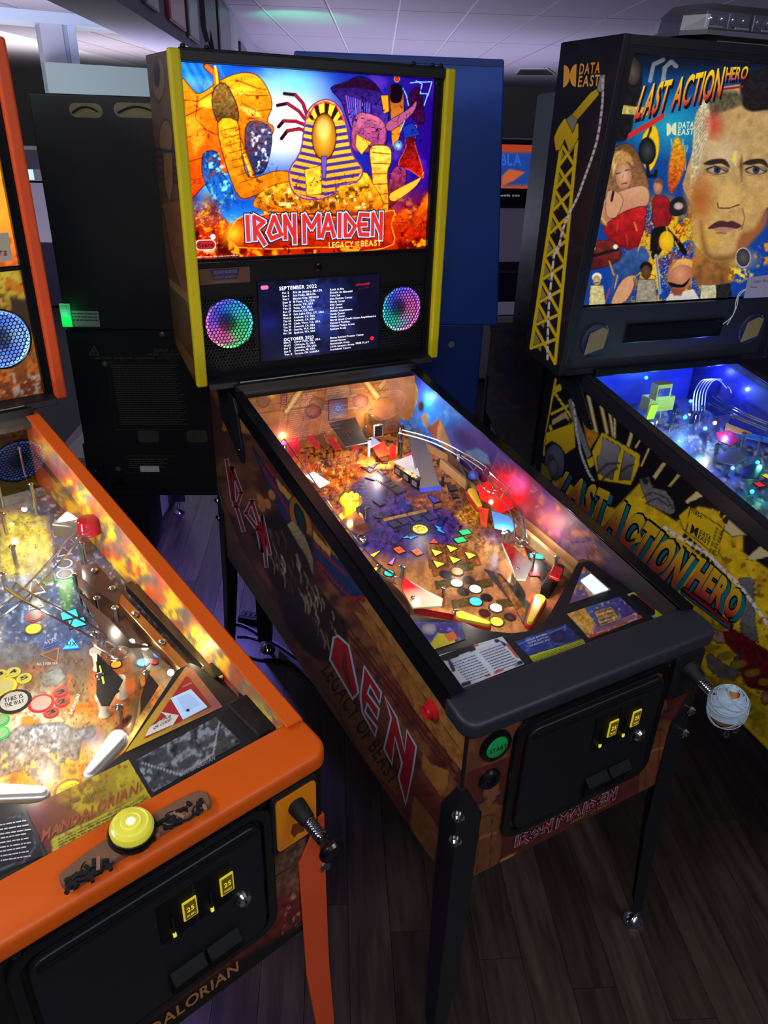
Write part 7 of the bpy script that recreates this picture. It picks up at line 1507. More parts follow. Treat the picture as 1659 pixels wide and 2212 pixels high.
    for k, x_ in enumerate((-.30, -.235, -.16, -.075, .065, .15, .225, .30)):
        b = MB(); b.box(x_ - .033, x_ + .033, Y0 + .02, Y0 + .045, .030, .066); ho = b.build('lamp_module', mat('module_grey', C(170, 168, 190), .3, .5), lb, bevel=.003)
        for dx in (-.016, .016):
            b = MB(); b.lathe((x_ + dx, Y0 + .020, .048), (0, -1, 0), [(.013, 0), (.011, .004), (.004, .006)], 14); b.build('lamp_lens', mat('module_lens', C(190, 190, 214), .12, .6), ho, True)
    for k in range(9): MB().box(-.34 + k * .08, -.30 + k * .08, Y0 - .001, Y0 + .004, .030, .034).build('reflector_strip', mat('reflector', C(214, 214, 224), .2, .7), lb)
    # --- head side print
    pn = Panel(M, (-hx - .0008, yb, zb), (-hx - .0008, y2 + .002, z2 + .002), (-hx - .0008, yf + .002, zt - .002), (-hx - .0008, yb, zt - .002), 100, 380); p = pn.paint; p.blend(np.ones(len(p.X)), (22, 21, 30)); p.noise(30, (34, 32, 46), .5, .7, .7, 2); YL = (206, 184, 12); OL = (34, 28, 10)
    A0, A1, B0, B1 = np.array((1213., 312)), np.array((1147., 752)), np.array((1246., 305)), np.array((1199., 785))
    p.poly([tuple(A0), tuple(B0), tuple(B1), tuple(A1)], (20, 19, 26)); L_ = lambda t: tuple(A0 + (A1 - A0) * t); R_ = lambda t: tuple(B0 + (B1 - B0) * t); n = 9
    for k in range(n):
        a, c = k / n, (k + 1) / n; p.poly([L_(a + .02), tuple((np.array(L_(a + .02)) + np.array(R_(c))) / 2 - (6, 3)), tuple((np.array(L_(c)) + np.array(R_(c))) / 2 - (4, 8)), L_(c - .03)], (176, 156, 92), a=.8)
    for k in range(n):
        a, c = k / n, (k + 1) / n; p.line([L_(a), R_(c)], 8.5, OL); p.line([R_(a), L_(c)], 8.5, OL); p.line([L_(a), R_(c)], 6.5, YL); p.line([R_(a), L_(c)], 6.5, YL)
    p.line([L_(0), L_(1)], 7, YL); p.line([R_(0), R_(1)], 7, YL)
    p.poly(D4((360, 790), (395, 740), (440, 720), (485, 770), (485, 850), (460, 900), (430, 940), (400, 860), (370, 930), (345, 930), (335, 850)), YL, (190, 160, 20), out=OL); p.poly(D4((410, 740), (450, 700), (480, 740), (450, 820)), (130, 128, 120), out=OL); p.poly(D4((445, 710), (560, 575), (600, 550), (612, 585), (480, 740)), YL, (180, 150, 16), out=OL); p.poly(D4((600, 560), (620, 470), (650, 460), (645, 530), (625, 570)), (150, 150, 140), out=OL)
    ch = D4((636, 480), (636, 600), (625, 720), (600, 870), (560, 1000), (520, 1110), (480, 1220), (430, 1320), (390, 1420), (355, 1560)) + D5((340, 120), (318, 300), (302, 480), (296, 640), (294, 790))
    cp = smooth_path(ch, 9)
    for k in range(0, len(cp) - 1): p.line([cp[k], cp[k + 1]], 5.0 if k % 3 else 2.2, (206, 206, 212) if k % 3 else (60, 58, 64)); 
    pn.build('head_side_art', vmat('printed_side_gloss', .4), Hs[-1])
    t = MB(); de_logo(t, lambda a, b: M.X(1213 + a * 81 + b * 2, 187 - a * 2 - b * (48 - a * -4) + (1 - a) * 2, -hx - .0014), (0, 0, 1, 1)); t.build('maker_lettering', mat('orange_yellow_print', C(236, 170, 60), .4), Hs[-1])
    # --- cabinet side print
    pn = Panel(M, (-.2808, LEN, .497), (-.2808, 0, ZB), (-.2808, 0, .853), (-.2808, LEN, 1.086), 330, 130); p = pn.paint; YL = (214, 188, 20); p.blend(np.ones(len(p.X)), (15, 15, 21))
    Yc = (212, 182, 26); p.poly(D6((120, 60), (300, 200), (560, 330), (760, 120), (830, 160), (860, 330), (1000, 420), (1160, 310), (1290, 340), (1340, 430), (1480, 520), (1480, 640), (1659, 760), (1900, 1000), (1900, 2300), (1500, 1900), (1180, 1480), (1000, 1060), (100, 200)), Yc, noise=.18, nsc=14, soft=4)
    p.noise(26, (176, 116, 30), .54, .66, .8, 5, mask=p.mask(D6((1000, 1000), (1300, 700), (1659, 800), (1900, 2300), (1200, 1500)), 10)); p.noise(11, (110, 84, 18), .60, .66, .8, 9, mask=p.mask(D6((1000, 1000), (1400, 560), (1659, 800), (1900, 2300), (1200, 1500)), 10))
    G5 = T(1120, 740, 5.53)
    p.poly(G5((430, 430), (460, 430), (330, 1080), (310, 1360), (290, 1340), (320, 1080)), YL); p.poly(G5((430, 530), (500, 490), (520, 560), (440, 610)), YL); p.line(G5((430, 600), (660, 930)), 5, YL); p.line(G5((400, 850), (600, 750)), 6, YL); p.line(G5((380, 1000), (400, 1080), (660, 960)), 6, YL); p.poly(G5((330, 1080), (660, 960), (680, 1250), (560, 1330), (500, 1230), (400, 1170), (320, 1230)), YL, (180, 150, 20), out=OL); p.poly(G5((400, 930), (560, 820), (620, 940), (560, 900), (400, 990)), (180, 166, 110), out=OL)
    p.ell(G5((430, 1430))[0], 21, 38, (96, 104, 120), (70, 78, 96), out=OL); p.ell(G5((405, 1500))[0], 11, 20, (110, 118, 136), (80, 88, 106), out=OL); p.ell(G5((385, 1375))[0], 5, 6, (60, 66, 84), out=OL); p.poly(G5((280, 1440), (340, 1480), (400, 1640), (330, 1650), (262, 1590)), (150, 140, 30), out=OL)
    p.poly(G5((590, 690), (640, 660), (690, 850), (870, 1340), (820, 1390), (640, 900)), (120, 122, 132), out=OL); p.poly(G5((815, 1400), (900, 1350), (930, 1440), (850, 1500)), YL, out=OL)
    for a, c, w in (((835, 640), (930, 1070), 9), ((990, 765), (1060, 1080), 9), ((1090, 850), (1130, 1110), 7), ((1150, 900), (1150, 1130), 6), ((1350, 1080), (1310, 1240), 9), ((1450, 1170), (1400, 1250), 5), ((1560, 1265), (1470, 1470), 5)): p.line(G5(a, c), w, (150, 120, 30)); p.line(G5(a, c), w * .55, (216, 206, 170))
    p.poly(G5((760, 910), (840, 1000), (960, 1100), (860, 1270), (820, 1180)), (186, 130, 24), out=OL, noise=.3); p.poly(G5((1000, 1070), (1230, 1210), (1450, 1340), (1440, 1470), (1340, 1700), (960, 1640), (880, 1300)), YL, out=OL); p.poly(G5((1010, 1130), (1220, 1250), (1120, 1640), (960, 1560), (940, 1400)), (150, 150, 156), (90, 90, 98), out=OL); p.poly(G5((1270, 1300), (1390, 1380), (1340, 1640), (1200, 1640)), (140, 140, 148), (70, 70, 80), out=OL)
    for a in (((940, 1560), (1060, 1450), (1200, 1440)), ((1000, 1640), (1100, 1550), (1180, 1500)), ((1220, 1560), (1300, 1480), (1370, 1460))): p.line(G5(*a), 5, (52, 52, 60), .9, 2)
    p.line(G5((960, 1330), (1000, 1100)), 4, YL); p.poly(D6((740, 120), (800, 100), (830, 180), (920, 200), (980, 280), (990, 350), (960, 370), (800, 300), (750, 180)), (112, 112, 118), out=OL, noise=.3, nsc=4); p.line(D6((760, 250), (830, 210), (930, 250), (980, 330)), 3, (50, 50, 56)); p.line(D6((780, 290), (860, 250), (950, 310)), 3, (50, 50, 56)); p.ell(D6((780, 130))[0], 7, 8, (40, 40, 46))
    p.poly(D6((830, 100), (900, 0), (930, 0), (850, 120)), (206, 190, 130), out=OL); p.poly(D6((940, 170), (1010, 80), (1030, 90), (960, 170)), (206, 190, 120), out=OL); p.poly(D6((1060, 280), (1150, 200), (1190, 240), (1080, 290)), (214, 200, 140), out=OL); p.poly(D6((1340, 470), (1380, 410), (1500, 515), (1400, 530)), (206, 196, 150), out=OL); p.poly(D6((1500, 690), (1600, 600), (1700, 660), (1560, 700)), (206, 196, 150), out=OL)
    for k in range(3): p.line(D6((1240 + 45 * k, 370 + 15 * k), (1265 + 45 * k, 330 + 22 * k)), 3, (220, 190, 60))
    p.poly(D6((1020, 380), (1095, 315), (1335, 470), (1300, 640), (1290, 660), (1050, 470)), YL, out=OL, ow=2); p.line(D6((1070, 500), (1100, 320)), 1.6, OL)
    for k in range(4):
        for j in range(2): p.poly(D6(*[(1285 + 26 * j - 12 * k + a, 470 + 14 * j + 48 * k + c) for a, c in ((0, 0), (14, 8), (8, 34), (-6, 26))]), (176, 150, 20), out=OL)
    for k in range(7): p.poly(D6((1060 + k * 34, 500 + k * 30), (1085 + k * 34, 520 + k * 30), (1060 + k * 34, 570 + k * 30), (1035 + k * 34, 545 + k * 30)), (20, 20, 16))
    # falling figure in a dark red jacket
    p.poly(D6((1450, 830), (1530, 820), (1560, 850), (1560, 1100), (1590, 1290), (1470, 1250), (1460, 1160), (1490, 950)), (104, 104, 108), (90, 90, 94), out=OL, noise=.3, nsc=4); p.poly(D6((1330, 1215), (1420, 1200), (1560, 1290), (1659, 1350), (1760, 1500), (1659, 1640), (1520, 1610), (1450, 1480), (1440, 1380), (1350, 1290)), (112, 24, 28), (96, 18, 22), out=OL, noise=.5, nsc=7); p.poly(D6((1260, 1190), (1335, 1215), (1350, 1290), (1290, 1290), (1255, 1250)), (176, 140, 130), out=OL); p.line(D6((1275, 1185), (1300, 1225)), 2, OL); p.line(D6((1262, 1210), (1295, 1245)), 2, OL); p.poly(D6((1215, 1390), (1240, 1370), (1300, 1410), (1380, 1470), (1450, 1350), (1450, 1500), (1400, 1600), (1240, 1480)), (96, 94, 96), out=OL, noise=.3); p.ell(D6((1640, 1690))[0], 10, 14, (180, 130, 110), (120, 70, 50), out=OL)
    p.poly(D6((1100, 1500), (1400, 1560), (1560, 1660), (1659, 1780), (1659, 1990), (1540, 1900), (1420, 1720), (1200, 1560)), (168, 146, 26), noise=.3, nsc=9, soft=6)
    for k in range(14): p.ell(D6((1240 + (k * 97) % 420, 1330 + (k * 61) % 560))[0], 12, 8, (184, 156, 30), (170, 140, 26), out=(90, 70, 16), ow=1, a=.6)
    cp = smooth_path(G5((650, 690), (680, 900), (690, 1050), (720, 1180), (740, 1300), (780, 1420), (840, 1560), (900, 1660)), 7)
    for k in range(len(cp) - 1): p.line([cp[k], cp[k + 1]], 5 if k % 3 else 2, (196, 196, 204) if k % 3 else (50, 48, 54))
    cp = smooth_path(D6((905, 455), (1000, 520), (1120, 590), (1230, 660), (1290, 720), (1360, 790), (1440, 870), (1500, 940), (1580, 1050), (1659, 1160), (1740, 1280)), 6)
    for k in range(len(cp) - 1): p.line([cp[k], cp[k + 1]], 7 if k % 3 else 2.5, (222, 222, 226) if k % 3 else (40, 38, 44))
    pn.build('side_art', vmat('printed_side_gloss', .4), P['side', -1])
    g_ = (C(176, 28, 52), C(206, 178, 20)); s1 = vmat('side_lettering', .4); tl2 = lambda dx, dy, *c: tl(dx, dy, *c)
    k6 = lambda q: (1160 + q[0] / 3.325, 1000 + q[1] / 3.325)
    for s, bx in (('LAST', ((128, 205), (452, 452), (205, 66), (522, 222))), ('ACTION', ((455, 472), (985, 905), (575, 250), (1130, 690))), ('HERO', ((1072, 872), (1425, 1128), (1192, 690), (1492, 955)))):
        bx = [k6(q) for q in bx]
        for st, dx, dy, d, col in (('y', 7, 9, .0010, C(14, 14, 20)), ('x', 7, 9, .0014, C(24, 112, 132)), ('x', 4, 5, .0018, C(24, 112, 132)), ('y', 0, 0, .0022, C(14, 14, 20)), ('x', 0, 0, .0028, g_)):
            t = MB(); text(t, s, lambda a, b, d=d: M.X(a, b, -.2808 - d), (0, 0, 1, 1), st, col, fn=tl(dx, dy, *bx), gap=.05); t.build('side_lettering', s1, root)
    t = MB(); px = lambda d, *q: [M.X(*k6(k), -.2808 - d) for k in q]
    for q, d, c in ((((1030, 905), (1050, 885), (1412, 1160), (1400, 1212), (1385, 1205), (1035, 940)), .001, (14, 14, 20)), (((1040, 925), (1390, 1180), (1388, 1200), (1042, 940)), .0014, (24, 112, 132)), (((1045, 905), (1055, 892), (1395, 1155), (1385, 1178)), .0018, (160, 30, 50))): t.prism(px(d, *q), (-.0003, 0, 0), 0, C(*c))
    t.build('title_bar', s1, root)
    t = MB(); text(t, 'T1954', lambda a, b: M.X(*k6((1100 + a * 80 + b * 6, 352 + a * 50 - b * 24)), -.2816), (0, 0, 1, 1), 'b'); t.build('code_lettering', RUBBER, root)
    t = MB(); de_logo(t, lambda a, b: M.X(*k6((1092 + a * 142 + b * 16, 500 + a * 92 - b * 66)), -.2816), (0, 0, 1, 1)); t.build('maker_lettering', RUBBER, root)
    # hinge arm
    pts = [M.X(u, v, -.281) for u, v in G5((480, 420), (700, 400), (760, 500), (880, 930), (905, 1010), (880, 1045), (830, 1010), (780, 920), (640, 640))]; b = MB(); b.prism(pts, (-.007, 0, 0)); ho = b.build('head_hinge', BLACK, root, bevel=.002)
    c = M.X(*G5((850, 965))[0], -.288); b = MB(); b.lathe(c, (-1, 0, 0), [(.008, 0), (.006, .003), (0, .0045)], 12); b.build('hinge_bolt', BLACKG, ho, True)

    # --- playfield, its blue light partly painted into the print
    y0, y1 = .09, 1.285; x = .2605
    pn = Panel(M, (-x, y0, pz(y0)), (x, y0, pz(y0)), (x, y1, pz(y1)), (-x, y1, pz(y1)), 110, 190); p = pn.paint
    p.grad((1350, 850), (120, 110, 150), (1600, 1100), (96, 90, 110)); p.noise(18, (40, 40, 70), .46, .6, .9, 3); p.noise(9, (200, 190, 190), .58, .7, .8, 6); p.noise(12, (70, 110, 190), .55, .7, .8, 9); pf = pn.build('playfield', vmat('playfield_print', .3, spec=.35), root)
    MB().prism([(-x, y0, pz(y0) - .0015), (x, y0, pz(y0) - .0015), (x, y1, pz(y1) - .0015), (-x, y1, pz(y1) - .0015)], (0, 0, -.012)).build('playfield_board', WOODL, root)
    G6 = T(1400, 940, 6.405)
    insert_light(pf, M, 'rect', *G6((1540, 685))[0], .010, (226, 40, 40), .9, 0.); insert_light(pf, M, 'rect', *G6((1640, 570))[0], .009, (240, 150, 40), .8, .2)
    yt = mat('yellow_toy_plastic', C(206, 200, 90), .45)
    def tb(q0, q1, h0, h1, dep, name, m, par): 
        a = M.pf(*D5(q0)[0], h0); c = M.pf(*D5(q1)[0], h0); bb = MB(); bb.box(min(a[0], c[0]), max(a[0], c[0]), a[1] - dep, a[1] + dep, a[2], a[2] + h1 - h0); return bb.build(name, m, par, bevel=.002)
    to = tb((885, 1110), (1070, 1110), .03, .075, .02, 'crane_toy', yt, root); cab = tb((940, 1040), (1045, 1040), .075, .125, .016, 'toy_cab', yt, to)
    cq = M.pf(*D5((955, 1010))[0], .09); ce = M.pf(*D5((1035, 1010))[0], .09); b = MB(); ya = M.pf(*D5((940, 1040))[0], .075)[1]; b.box(cq[0], ce[0], ya - .0175, ya - .0158, cq[2] - .002, cq[2] + .022); b.build('cab_window', mat('cab_window_blue', C(40, 60, 150), .2, emit=.2, ecol=C(30, 50, 190)), to)
    a = M.pf(*D5((915, 1090))[0], .06); b = MB(); b.obox(a + np.array([-.004, -.025, -.004]), (.014, 0, 0), (0, .003, 0), (0, -.004, .024)); b.build('toy_flag', mat('bright_yellow', C(226, 216, 40), .5), to)
    for dx in (-.018, .018):
        b = MB(); c = M.pf(*D5((960, 1160))[0], .0); b.tube([c + np.array([dx, 0, 0]), c + np.array([dx * .6 + .01, .01, .05])], .0028, 6); b.build('toy_strut', yt, to)
    wl = mat('white_wire', C(196, 196, 206), .3)
    for k in range(5):
        b = MB(); pts = [M.pf(*D5((1195 + k * 18 + a, 1110 - c))[0], h) for a, c, h in ((0, 0, .04), (2, 60, .06), (14, 130, .09), (60, 190, .11), (140, 190, .11), (190, 140, .10), (200, 110, .09))]; b.tube(smooth_path(pts[:5 + k % 3], 5), .0018, 6); b.build('wire_hoop', wl, root, True)
    for q in ([(1330, 1020, .08), (1450, 1100, .08), (1659, 1190, .08)], [(1300, 1060, .07), (1450, 1140, .07), (1659, 1230, .07)]): wire_ramp(root, M, [(*D5((a, c))[0], h) for a, c, h in q], .016)
    plastic(root, M, D5((1340, 1250), (1420, 1235), (1480, 1290), (1430, 1330), (1350, 1300)), .035, mat('plastic_red_deep', C(170, 16, 40), .2, emit=.15), name='playfield_plastic'); plastic(root, M, D5((1400, 1190), (1560, 1250), (1540, 1270), (1390, 1230)), .03, mat('plastic_amber', C(206, 150, 40), .2), name='playfield_plastic'); plastic(root, M, D5((1500, 1240), (1659, 1280), (1659, 1310), (1520, 1280)), .03, mat('plastic_sky', C(60, 120, 200), .2, emit=.1), name='playfield_plastic'); plastic(root, M, D5((1330, 1390), (1460, 1350), (1530, 1400), (1450, 1450), (1350, 1430)), .03, mat('plastic_grey', C(90, 90, 100), .2), name='playfield_plastic'); plastic(root, M, D5((1480, 1480), (1560, 1440), (1640, 1450), (1600, 1530), (1500, 1530)), .03, mat('plastic_navy', C(40, 44, 90), .2), name='playfield_plastic')
    for q, h in (((1330, 1380), .03), ((1060, 1230), .05), ((1490, 1330), .04), ((750, 1040), .05), ((1590, 1360), .04), ((1230, 1180), .05)): post(root, M, *D5(q)[0], h, .004, CHROME, cap=CHROME)
    def clearcyl(q, r_, h_): 
        c = M.pf(*D5(q)[0], .03); b = MB(); b.cyl(c, c + np.array([0, 0, h_]), r_, r_ * .9, n=20, caps=False); b.build('clear_shield', CLEAR, root, True)
    clearcyl((1180, 1160), .05, .03); clearcyl((1020, 1240), .03, .03)
    for q, h, c, w in (((1180, 1050), .06, (50, 110, 255), .35), ((1145, 1150), .05, (40, 190, 255), .35), ((940, 1190), .04, (40, 170, 255), .3), ((905, 905), .1, (50, 200, 255), .25), ((1440, 1465), .03, (70, 90, 255), .2), ((1595, 1430), .03, (30, 255, 140), .18), ((1270, 1220), .05, (60, 210, 255), .35), ((1330, 1185), .06, (220, 230, 255), .4), ((1560, 1610), .02, (30, 255, 150), .12)):
        P_ = M.pf(*D5(q)[0], h); b = MB(); b.sphere(P_, .0055, 10, 6); b.build('led_bulb', mat('led_%d_%d_%d' % c, C(*c), .3, emit=7., ecol=C(*c)), root, True); lamp('led_lamp', root, P_ + np.array([0, -.012, .012]), w, tuple(np.array(c) / 255.))
    for q, h, w in (((1300, 880), .13, .9), ((1500, 980), .12, .9), ((800, 900), .13, .6), ((1640, 900), .13, .9)): lamp('blue_flood_lamp', root, M.pf(*D5(q)[0], h), w, (.08, .12, 1))
    bb = mat('blade_navy', C(34, 36, 120), .35)
    for s in (-1, 1):
        b = MB(); b.flat([(s * .2615, 1.29, pz(1.29, -.01)), (s * .2615, .07, pz(.07, -.01)), (s * .2615, .07, zg(.07) - .002), (s * .2615, 1.29, zg(1.15) - .002)]); b.build('art_blade', bb, root)
    b = MB(); b.flat([(-.26, 1.288, .90), (.26, 1.288, .90), (.26, 1.288, 1.085), (-.26, 1.288, 1.085)]); b.build('back_board', mat('board_blue', C(60, 70, 190), .4), root)
    return M, root


def rg_choice(k): return [(70, 56, 44), (236, 224, 190), (60, 46, 40), (206, 190, 150)][k % 4]


# ------------------------------------------------------------------ room
RA = -.44                                   # the hall's axis against the middle machine
DV = np.array([math.sin(-RA), math.cos(RA), 0.]); NV = np.array([math.cos(RA), math.sin(RA), 0.])


def wood_floor_mat():
    m = bpy.data.materials.new('laminate_plank'); m.use_nodes = True; nt = m.node_tree; b = nt.nodes['Principled BSDF']
    oi = nt.nodes.new('ShaderNodeObjectInfo'); tc = nt.nodes.new('ShaderNodeTexCoord'); mp = nt.nodes.new('ShaderNodeMapping'); mp.inputs['Scale'].default_value = (26, 2.2, 1)
    ad = nt.nodes.new('ShaderNodeVectorMath'); ad.operation = 'ADD'; cb = nt.nodes.new('ShaderNodeCombineXYZ'); mu = nt.nodes.new('ShaderNodeMath'); mu.operation = 'MULTIPLY'; mu.inputs[1].default_value = 37.
    nt.links.new(oi.outputs['Random'], mu.inputs[0]); nt.links.new(mu.outputs[0], cb.inputs[0]); nt.links.new(mu.outputs[0], cb.inputs[1])
    nt.links.new(tc.outputs['Object'], mp.inputs['Vector']); nt.links.new(mp.outputs[0], ad.inputs[0]); nt.links.new(cb.outputs[0], ad.inputs[1])
    n = nt.nodes.new('ShaderNodeTexNoise'); n.inputs['Scale'].default_value = 1.6; n.inputs['Detail'].default_value = 6; n.inputs['Roughness'].default_value = .62; nt.links.new(ad.outputs[0], n.inputs['Vector'])
    r = nt.nodes.new('ShaderNodeValToRGB'); r.color_ramp.elements[0].position = .3; r.color_ramp.elements[0].color = (*C(34, 27, 26), 1); r.color_ramp.elements[1].position = .75; r.color_ramp.elements[1].color = (*C(78, 64, 56), 1); nt.links.new(n.outputs['Fac'], r.inputs[0])
    hs = nt.nodes.new('ShaderNodeHueSaturation'); mr = nt.nodes.new('ShaderNodeMapRange'); mr.inputs['To Min'].default_value = .62; mr.inputs['To Max'].default_value = 1.25; nt.links.new(oi.outputs['Random'], mr.inputs['Value']); nt.links.new(mr.outputs[0], hs.inputs['Value']); nt.links.new(r.outputs[0], hs.inputs['Color']); nt.links.new(hs.outputs[0], b.inputs['Base Color'])
    b.inputs['Roughness'].default_value = .42
    return m


def build_room():
    # floor: base slab and planks
    b = MB(); b.prism([(-6, -4, -.02), (12, -4, -.02), (12, 20, -.02), (-6, 20, -.02)], (0, 0, -.1)); fl = b.build('floor', mat('floor_joint', C(20, 16, 16), .8)); tag(fl, kind='structure')
    pl = wood_floor_mat(); me = None; pw, plen = .10, 1.25; rg = random.Random(2)
    b = MB(); b.box(-pw / 2 + .0006, pw / 2 - .0006, -plen / 2 + .0008, plen / 2 - .0008, -.02, 0); me = b.mesh('plank', pl); k = 0
    for i in range(-20, 26):
        off = (i * 0.47) % 1 * plen
        for j in range(-2, 5):
            c = NV * ((i + .5) * pw - .03) + DV * (j * plen + off); u, v = c @ CR, 0
            if c[0] < -1.7 or c[0] > 2.0 or c[1] < -1.6 or c[1] > 4.6: continue
            o = bpy.data.objects.new('plank', me); COL.objects.link(o); o.parent = fl; o.location = (c[0], c[1], 0); o.rotation_euler = (0, 0, RA); k += 1
    # far floor beyond the planks
    # ceiling: grid and tiles
    H = 2.6; b = MB(); b.prism([(-8, -4, H + .012), (16, -4, H + .012), (16, 24, H + .012), (-8, 24, H + .012)], (0, 0, .05)); ce = b.build('ceiling', mat('ceiling_grid', C(206, 206, 214), .7)); tag(ce, kind='structure')
    tw, tl = .61, 2.44; b = MB(); b.box(-tw / 2 + .012, tw / 2 - .012, -tl / 2 + .012, tl / 2 - .012, 0, .012); tm = b.mesh('ceiling_tile', mat('ceiling_tile', C(158, 152, 168), .9, bump=.25, bscale=120))
    a0 = -.50; D_ = np.array([math.sin(-a0), math.cos(a0), 0]); N_ = np.array([math.cos(a0), math.sin(a0), 0]); org = np.array([3.53, 5.79, 0])
    for i in range(-9, 15):
        for j in range(-2, 6):
            c = org + N_ * (i + .5) * tw + D_ * (j + .5) * tl
            u, v = WORLD.px(np.array([[c[0], c[1], H]]))[0]
            if not (-500 < u < 2100 and -500 < v < 400 and (np.array([c[0], c[1], H]) - CAMP) @ CF > 1): continue
            o = bpy.data.objects.new('ceiling_tile', tm); COL.objects.link(o); o.parent = ce; o.location = (c[0], c[1], H); o.rotation_euler = (0, 0, a0)
    # ceiling vent
    q = [WORLD.hit(u, v, (0, 0, H - .002), (0, 0, 1)) for u, v in ((1116, 158), (1195, 158), (1180, 147), (1125, 147))]
    ve = empty('ceiling_vent', tuple(np.mean(q, 0))); tag(ve, 'metal louvre vent set in the ceiling above the dark far cabinet', 'vent'); cc = np.mean(q, 0); q = [k - cc for k in q]
    b = MB(); b.prism([k * 1.12 for k in q], (0, 0, -.012)); b.build('vent_frame', mat('vent_white', C(180, 180, 190), .5), ve)
    for k in range(6):
        t0, t1 = (k + .15) / 6, (k + .7) / 6; e = lambda a, c, t: a * (1 - t) + c * t; b = MB(); b.prism([e(q[0], q[3], t0), e(q[1], q[2], t0), e(q[1], q[2], t1), e(q[0], q[3], t1)], (0, 0, -.03)); b.build('vent_slat', DSTEEL if k % 2 else BLACK, ve)
    # bulkhead beam with pictures
    F = Mach(-.03, 2.846, 1.16); b = MB(); zb = 2.07; f = lambda x, y, z: F.world((x, y, z))
    b.prism([f(-1.6, 0, zb), f(11, 0, zb), f(11, .26, zb), f(-1.6, .26, zb)], (0, 0, H - zb)); bw = b.build('wall_left', mat('bulkhead_paint', C(176, 172, 190), .7)); tag(bw, kind='structure')
    pics = (((300, -40), (334, 14), (90, 86, 84), 'dark grey framed picture at the near end of the bulkhead'), ((352, -30), (394, 52), (168, 30, 46), 'red framed picture hung high on the bulkhead'), ((394, -20), (424, 84), (84, 86, 92), 'grey framed picture right of the red one on the bulkhead'), ((430, -10), (462, 104), (60, 62, 74), 'dark cut-out shaped sign hung on the bulkhead'), ((464, 6), (495, 116), (44, 46, 50), 'tall black framed picture hung on the bulkhead'), ((515, 98), (530, 122), (30, 30, 34), 'smallest black picture frame at the far end of the bulkhead'))
    for k, (a, c, cl, lab) in enumerate(pics):
        p0 = F.Y(*a, 0); p1 = F.Y(*c, 0); x0, x1 = min(p0[0], p1[0]), max(p0[0], p1[0]); z0 = F.Y((a[0] + c[0]) / 2, c[1], 0)[2]; z1 = min(F.Y((a[0] + c[0]) / 2, a[1], 0)[2], H - .02); z0 = max(z0, zb + .04); cx = (x0 + x1) / 2
        e = empty('wall_picture' if k != 3 else 'shaped_sign', tuple(f(cx, 0, z0))); e.rotation_euler = (0, 0, 1.16); tag(e, lab, 'picture' if k != 3 else 'sign', 'pictures on the bulkhead')
        w, h = (x1 - x0) / 2, z1 - z0
        if k == 3:
            b = MB(); b.prism([(-w, -.001, h), (-w, -.001, h * .3), (-w * .5, -.001, h * .1), (-w * .3, -.001, h * .35), (w * .3, -.001, 0), (w, -.001, h * .05), (w, -.001, h)], (0, -.03, 0)); b.build('sign_board', mat('sign_grey', C(*cl), .4, bump=.4, bscale=30), e)
        else:
            b = MB(); b.box(-w, w, -.02, -.001, 0, h); b.build('frame', mat('frame_%d' % k, C(*cl), .4), e, bevel=.004); b = MB(); b.box(-w * .86, w * .86, -.022, -.019, h * .05, h * .95); b.build('print', mat('pic_%d' % k, C(*[min(255, v * 1.25 + 14) for v in cl]), .3, bump=.4, bscale=25), e)
    # pillar, partition and far walls
    b = MB(); y = 8.6; l, r = WORLD.Y(86, 60, y)[0], WORLD.Y(134, 60, y)[0]; b.box(l, r, y, y + .35, 1.9, H); o = b.build('wall_pillar', mat('pillar_paint', C(186, 192, 206), .7)); tag(o, kind='structure')
    b = MB(); l2 = WORLD.Y(165, 60, y)[0]; b.box(r, l2, y + .06, y + .30, 1.9, H); b.box(r + .05, r + .13, y + .03, y + .07, 1.9, H); o = b.build('trim_1', mat('pillar_trim', C(196, 214, 236), .5)); tag(o, kind='structure')
    b = MB(); b.box(l - .35, l2 + 1.6, y - .02, y + .5, H - .10, H); o = b.build('trim_2', mat('pillar_trim', C(196, 214, 236), .5)); tag(o, kind='structure')
    l, r, t = WORLD.Y(101, 170, 8.3)[0], WORLD.Y(520, 170, 8.3)[0], WORLD.Y(200, 140, 8.3)[2]; b = MB(); b.box(l, r, 8.3, 8.55, 0, t); o = b.build('wall_partition', mat('partition_paint', C(136, 156, 152), .7)); tag(o, kind='structure')
    b = MB(); c0 = DV * 19; b.prism([c0 - NV * 16 - [0, 0, .02], c0 + NV * 16 - [0, 0, .02], c0 + NV * 16 + [0, 0, 2.615], c0 - NV * 16 + [0, 0, 2.615]], DV * .2); o = b.build('wall_back', mat('far_wall_paint', C(110, 112, 104), .8)); tag(o, kind='structure')


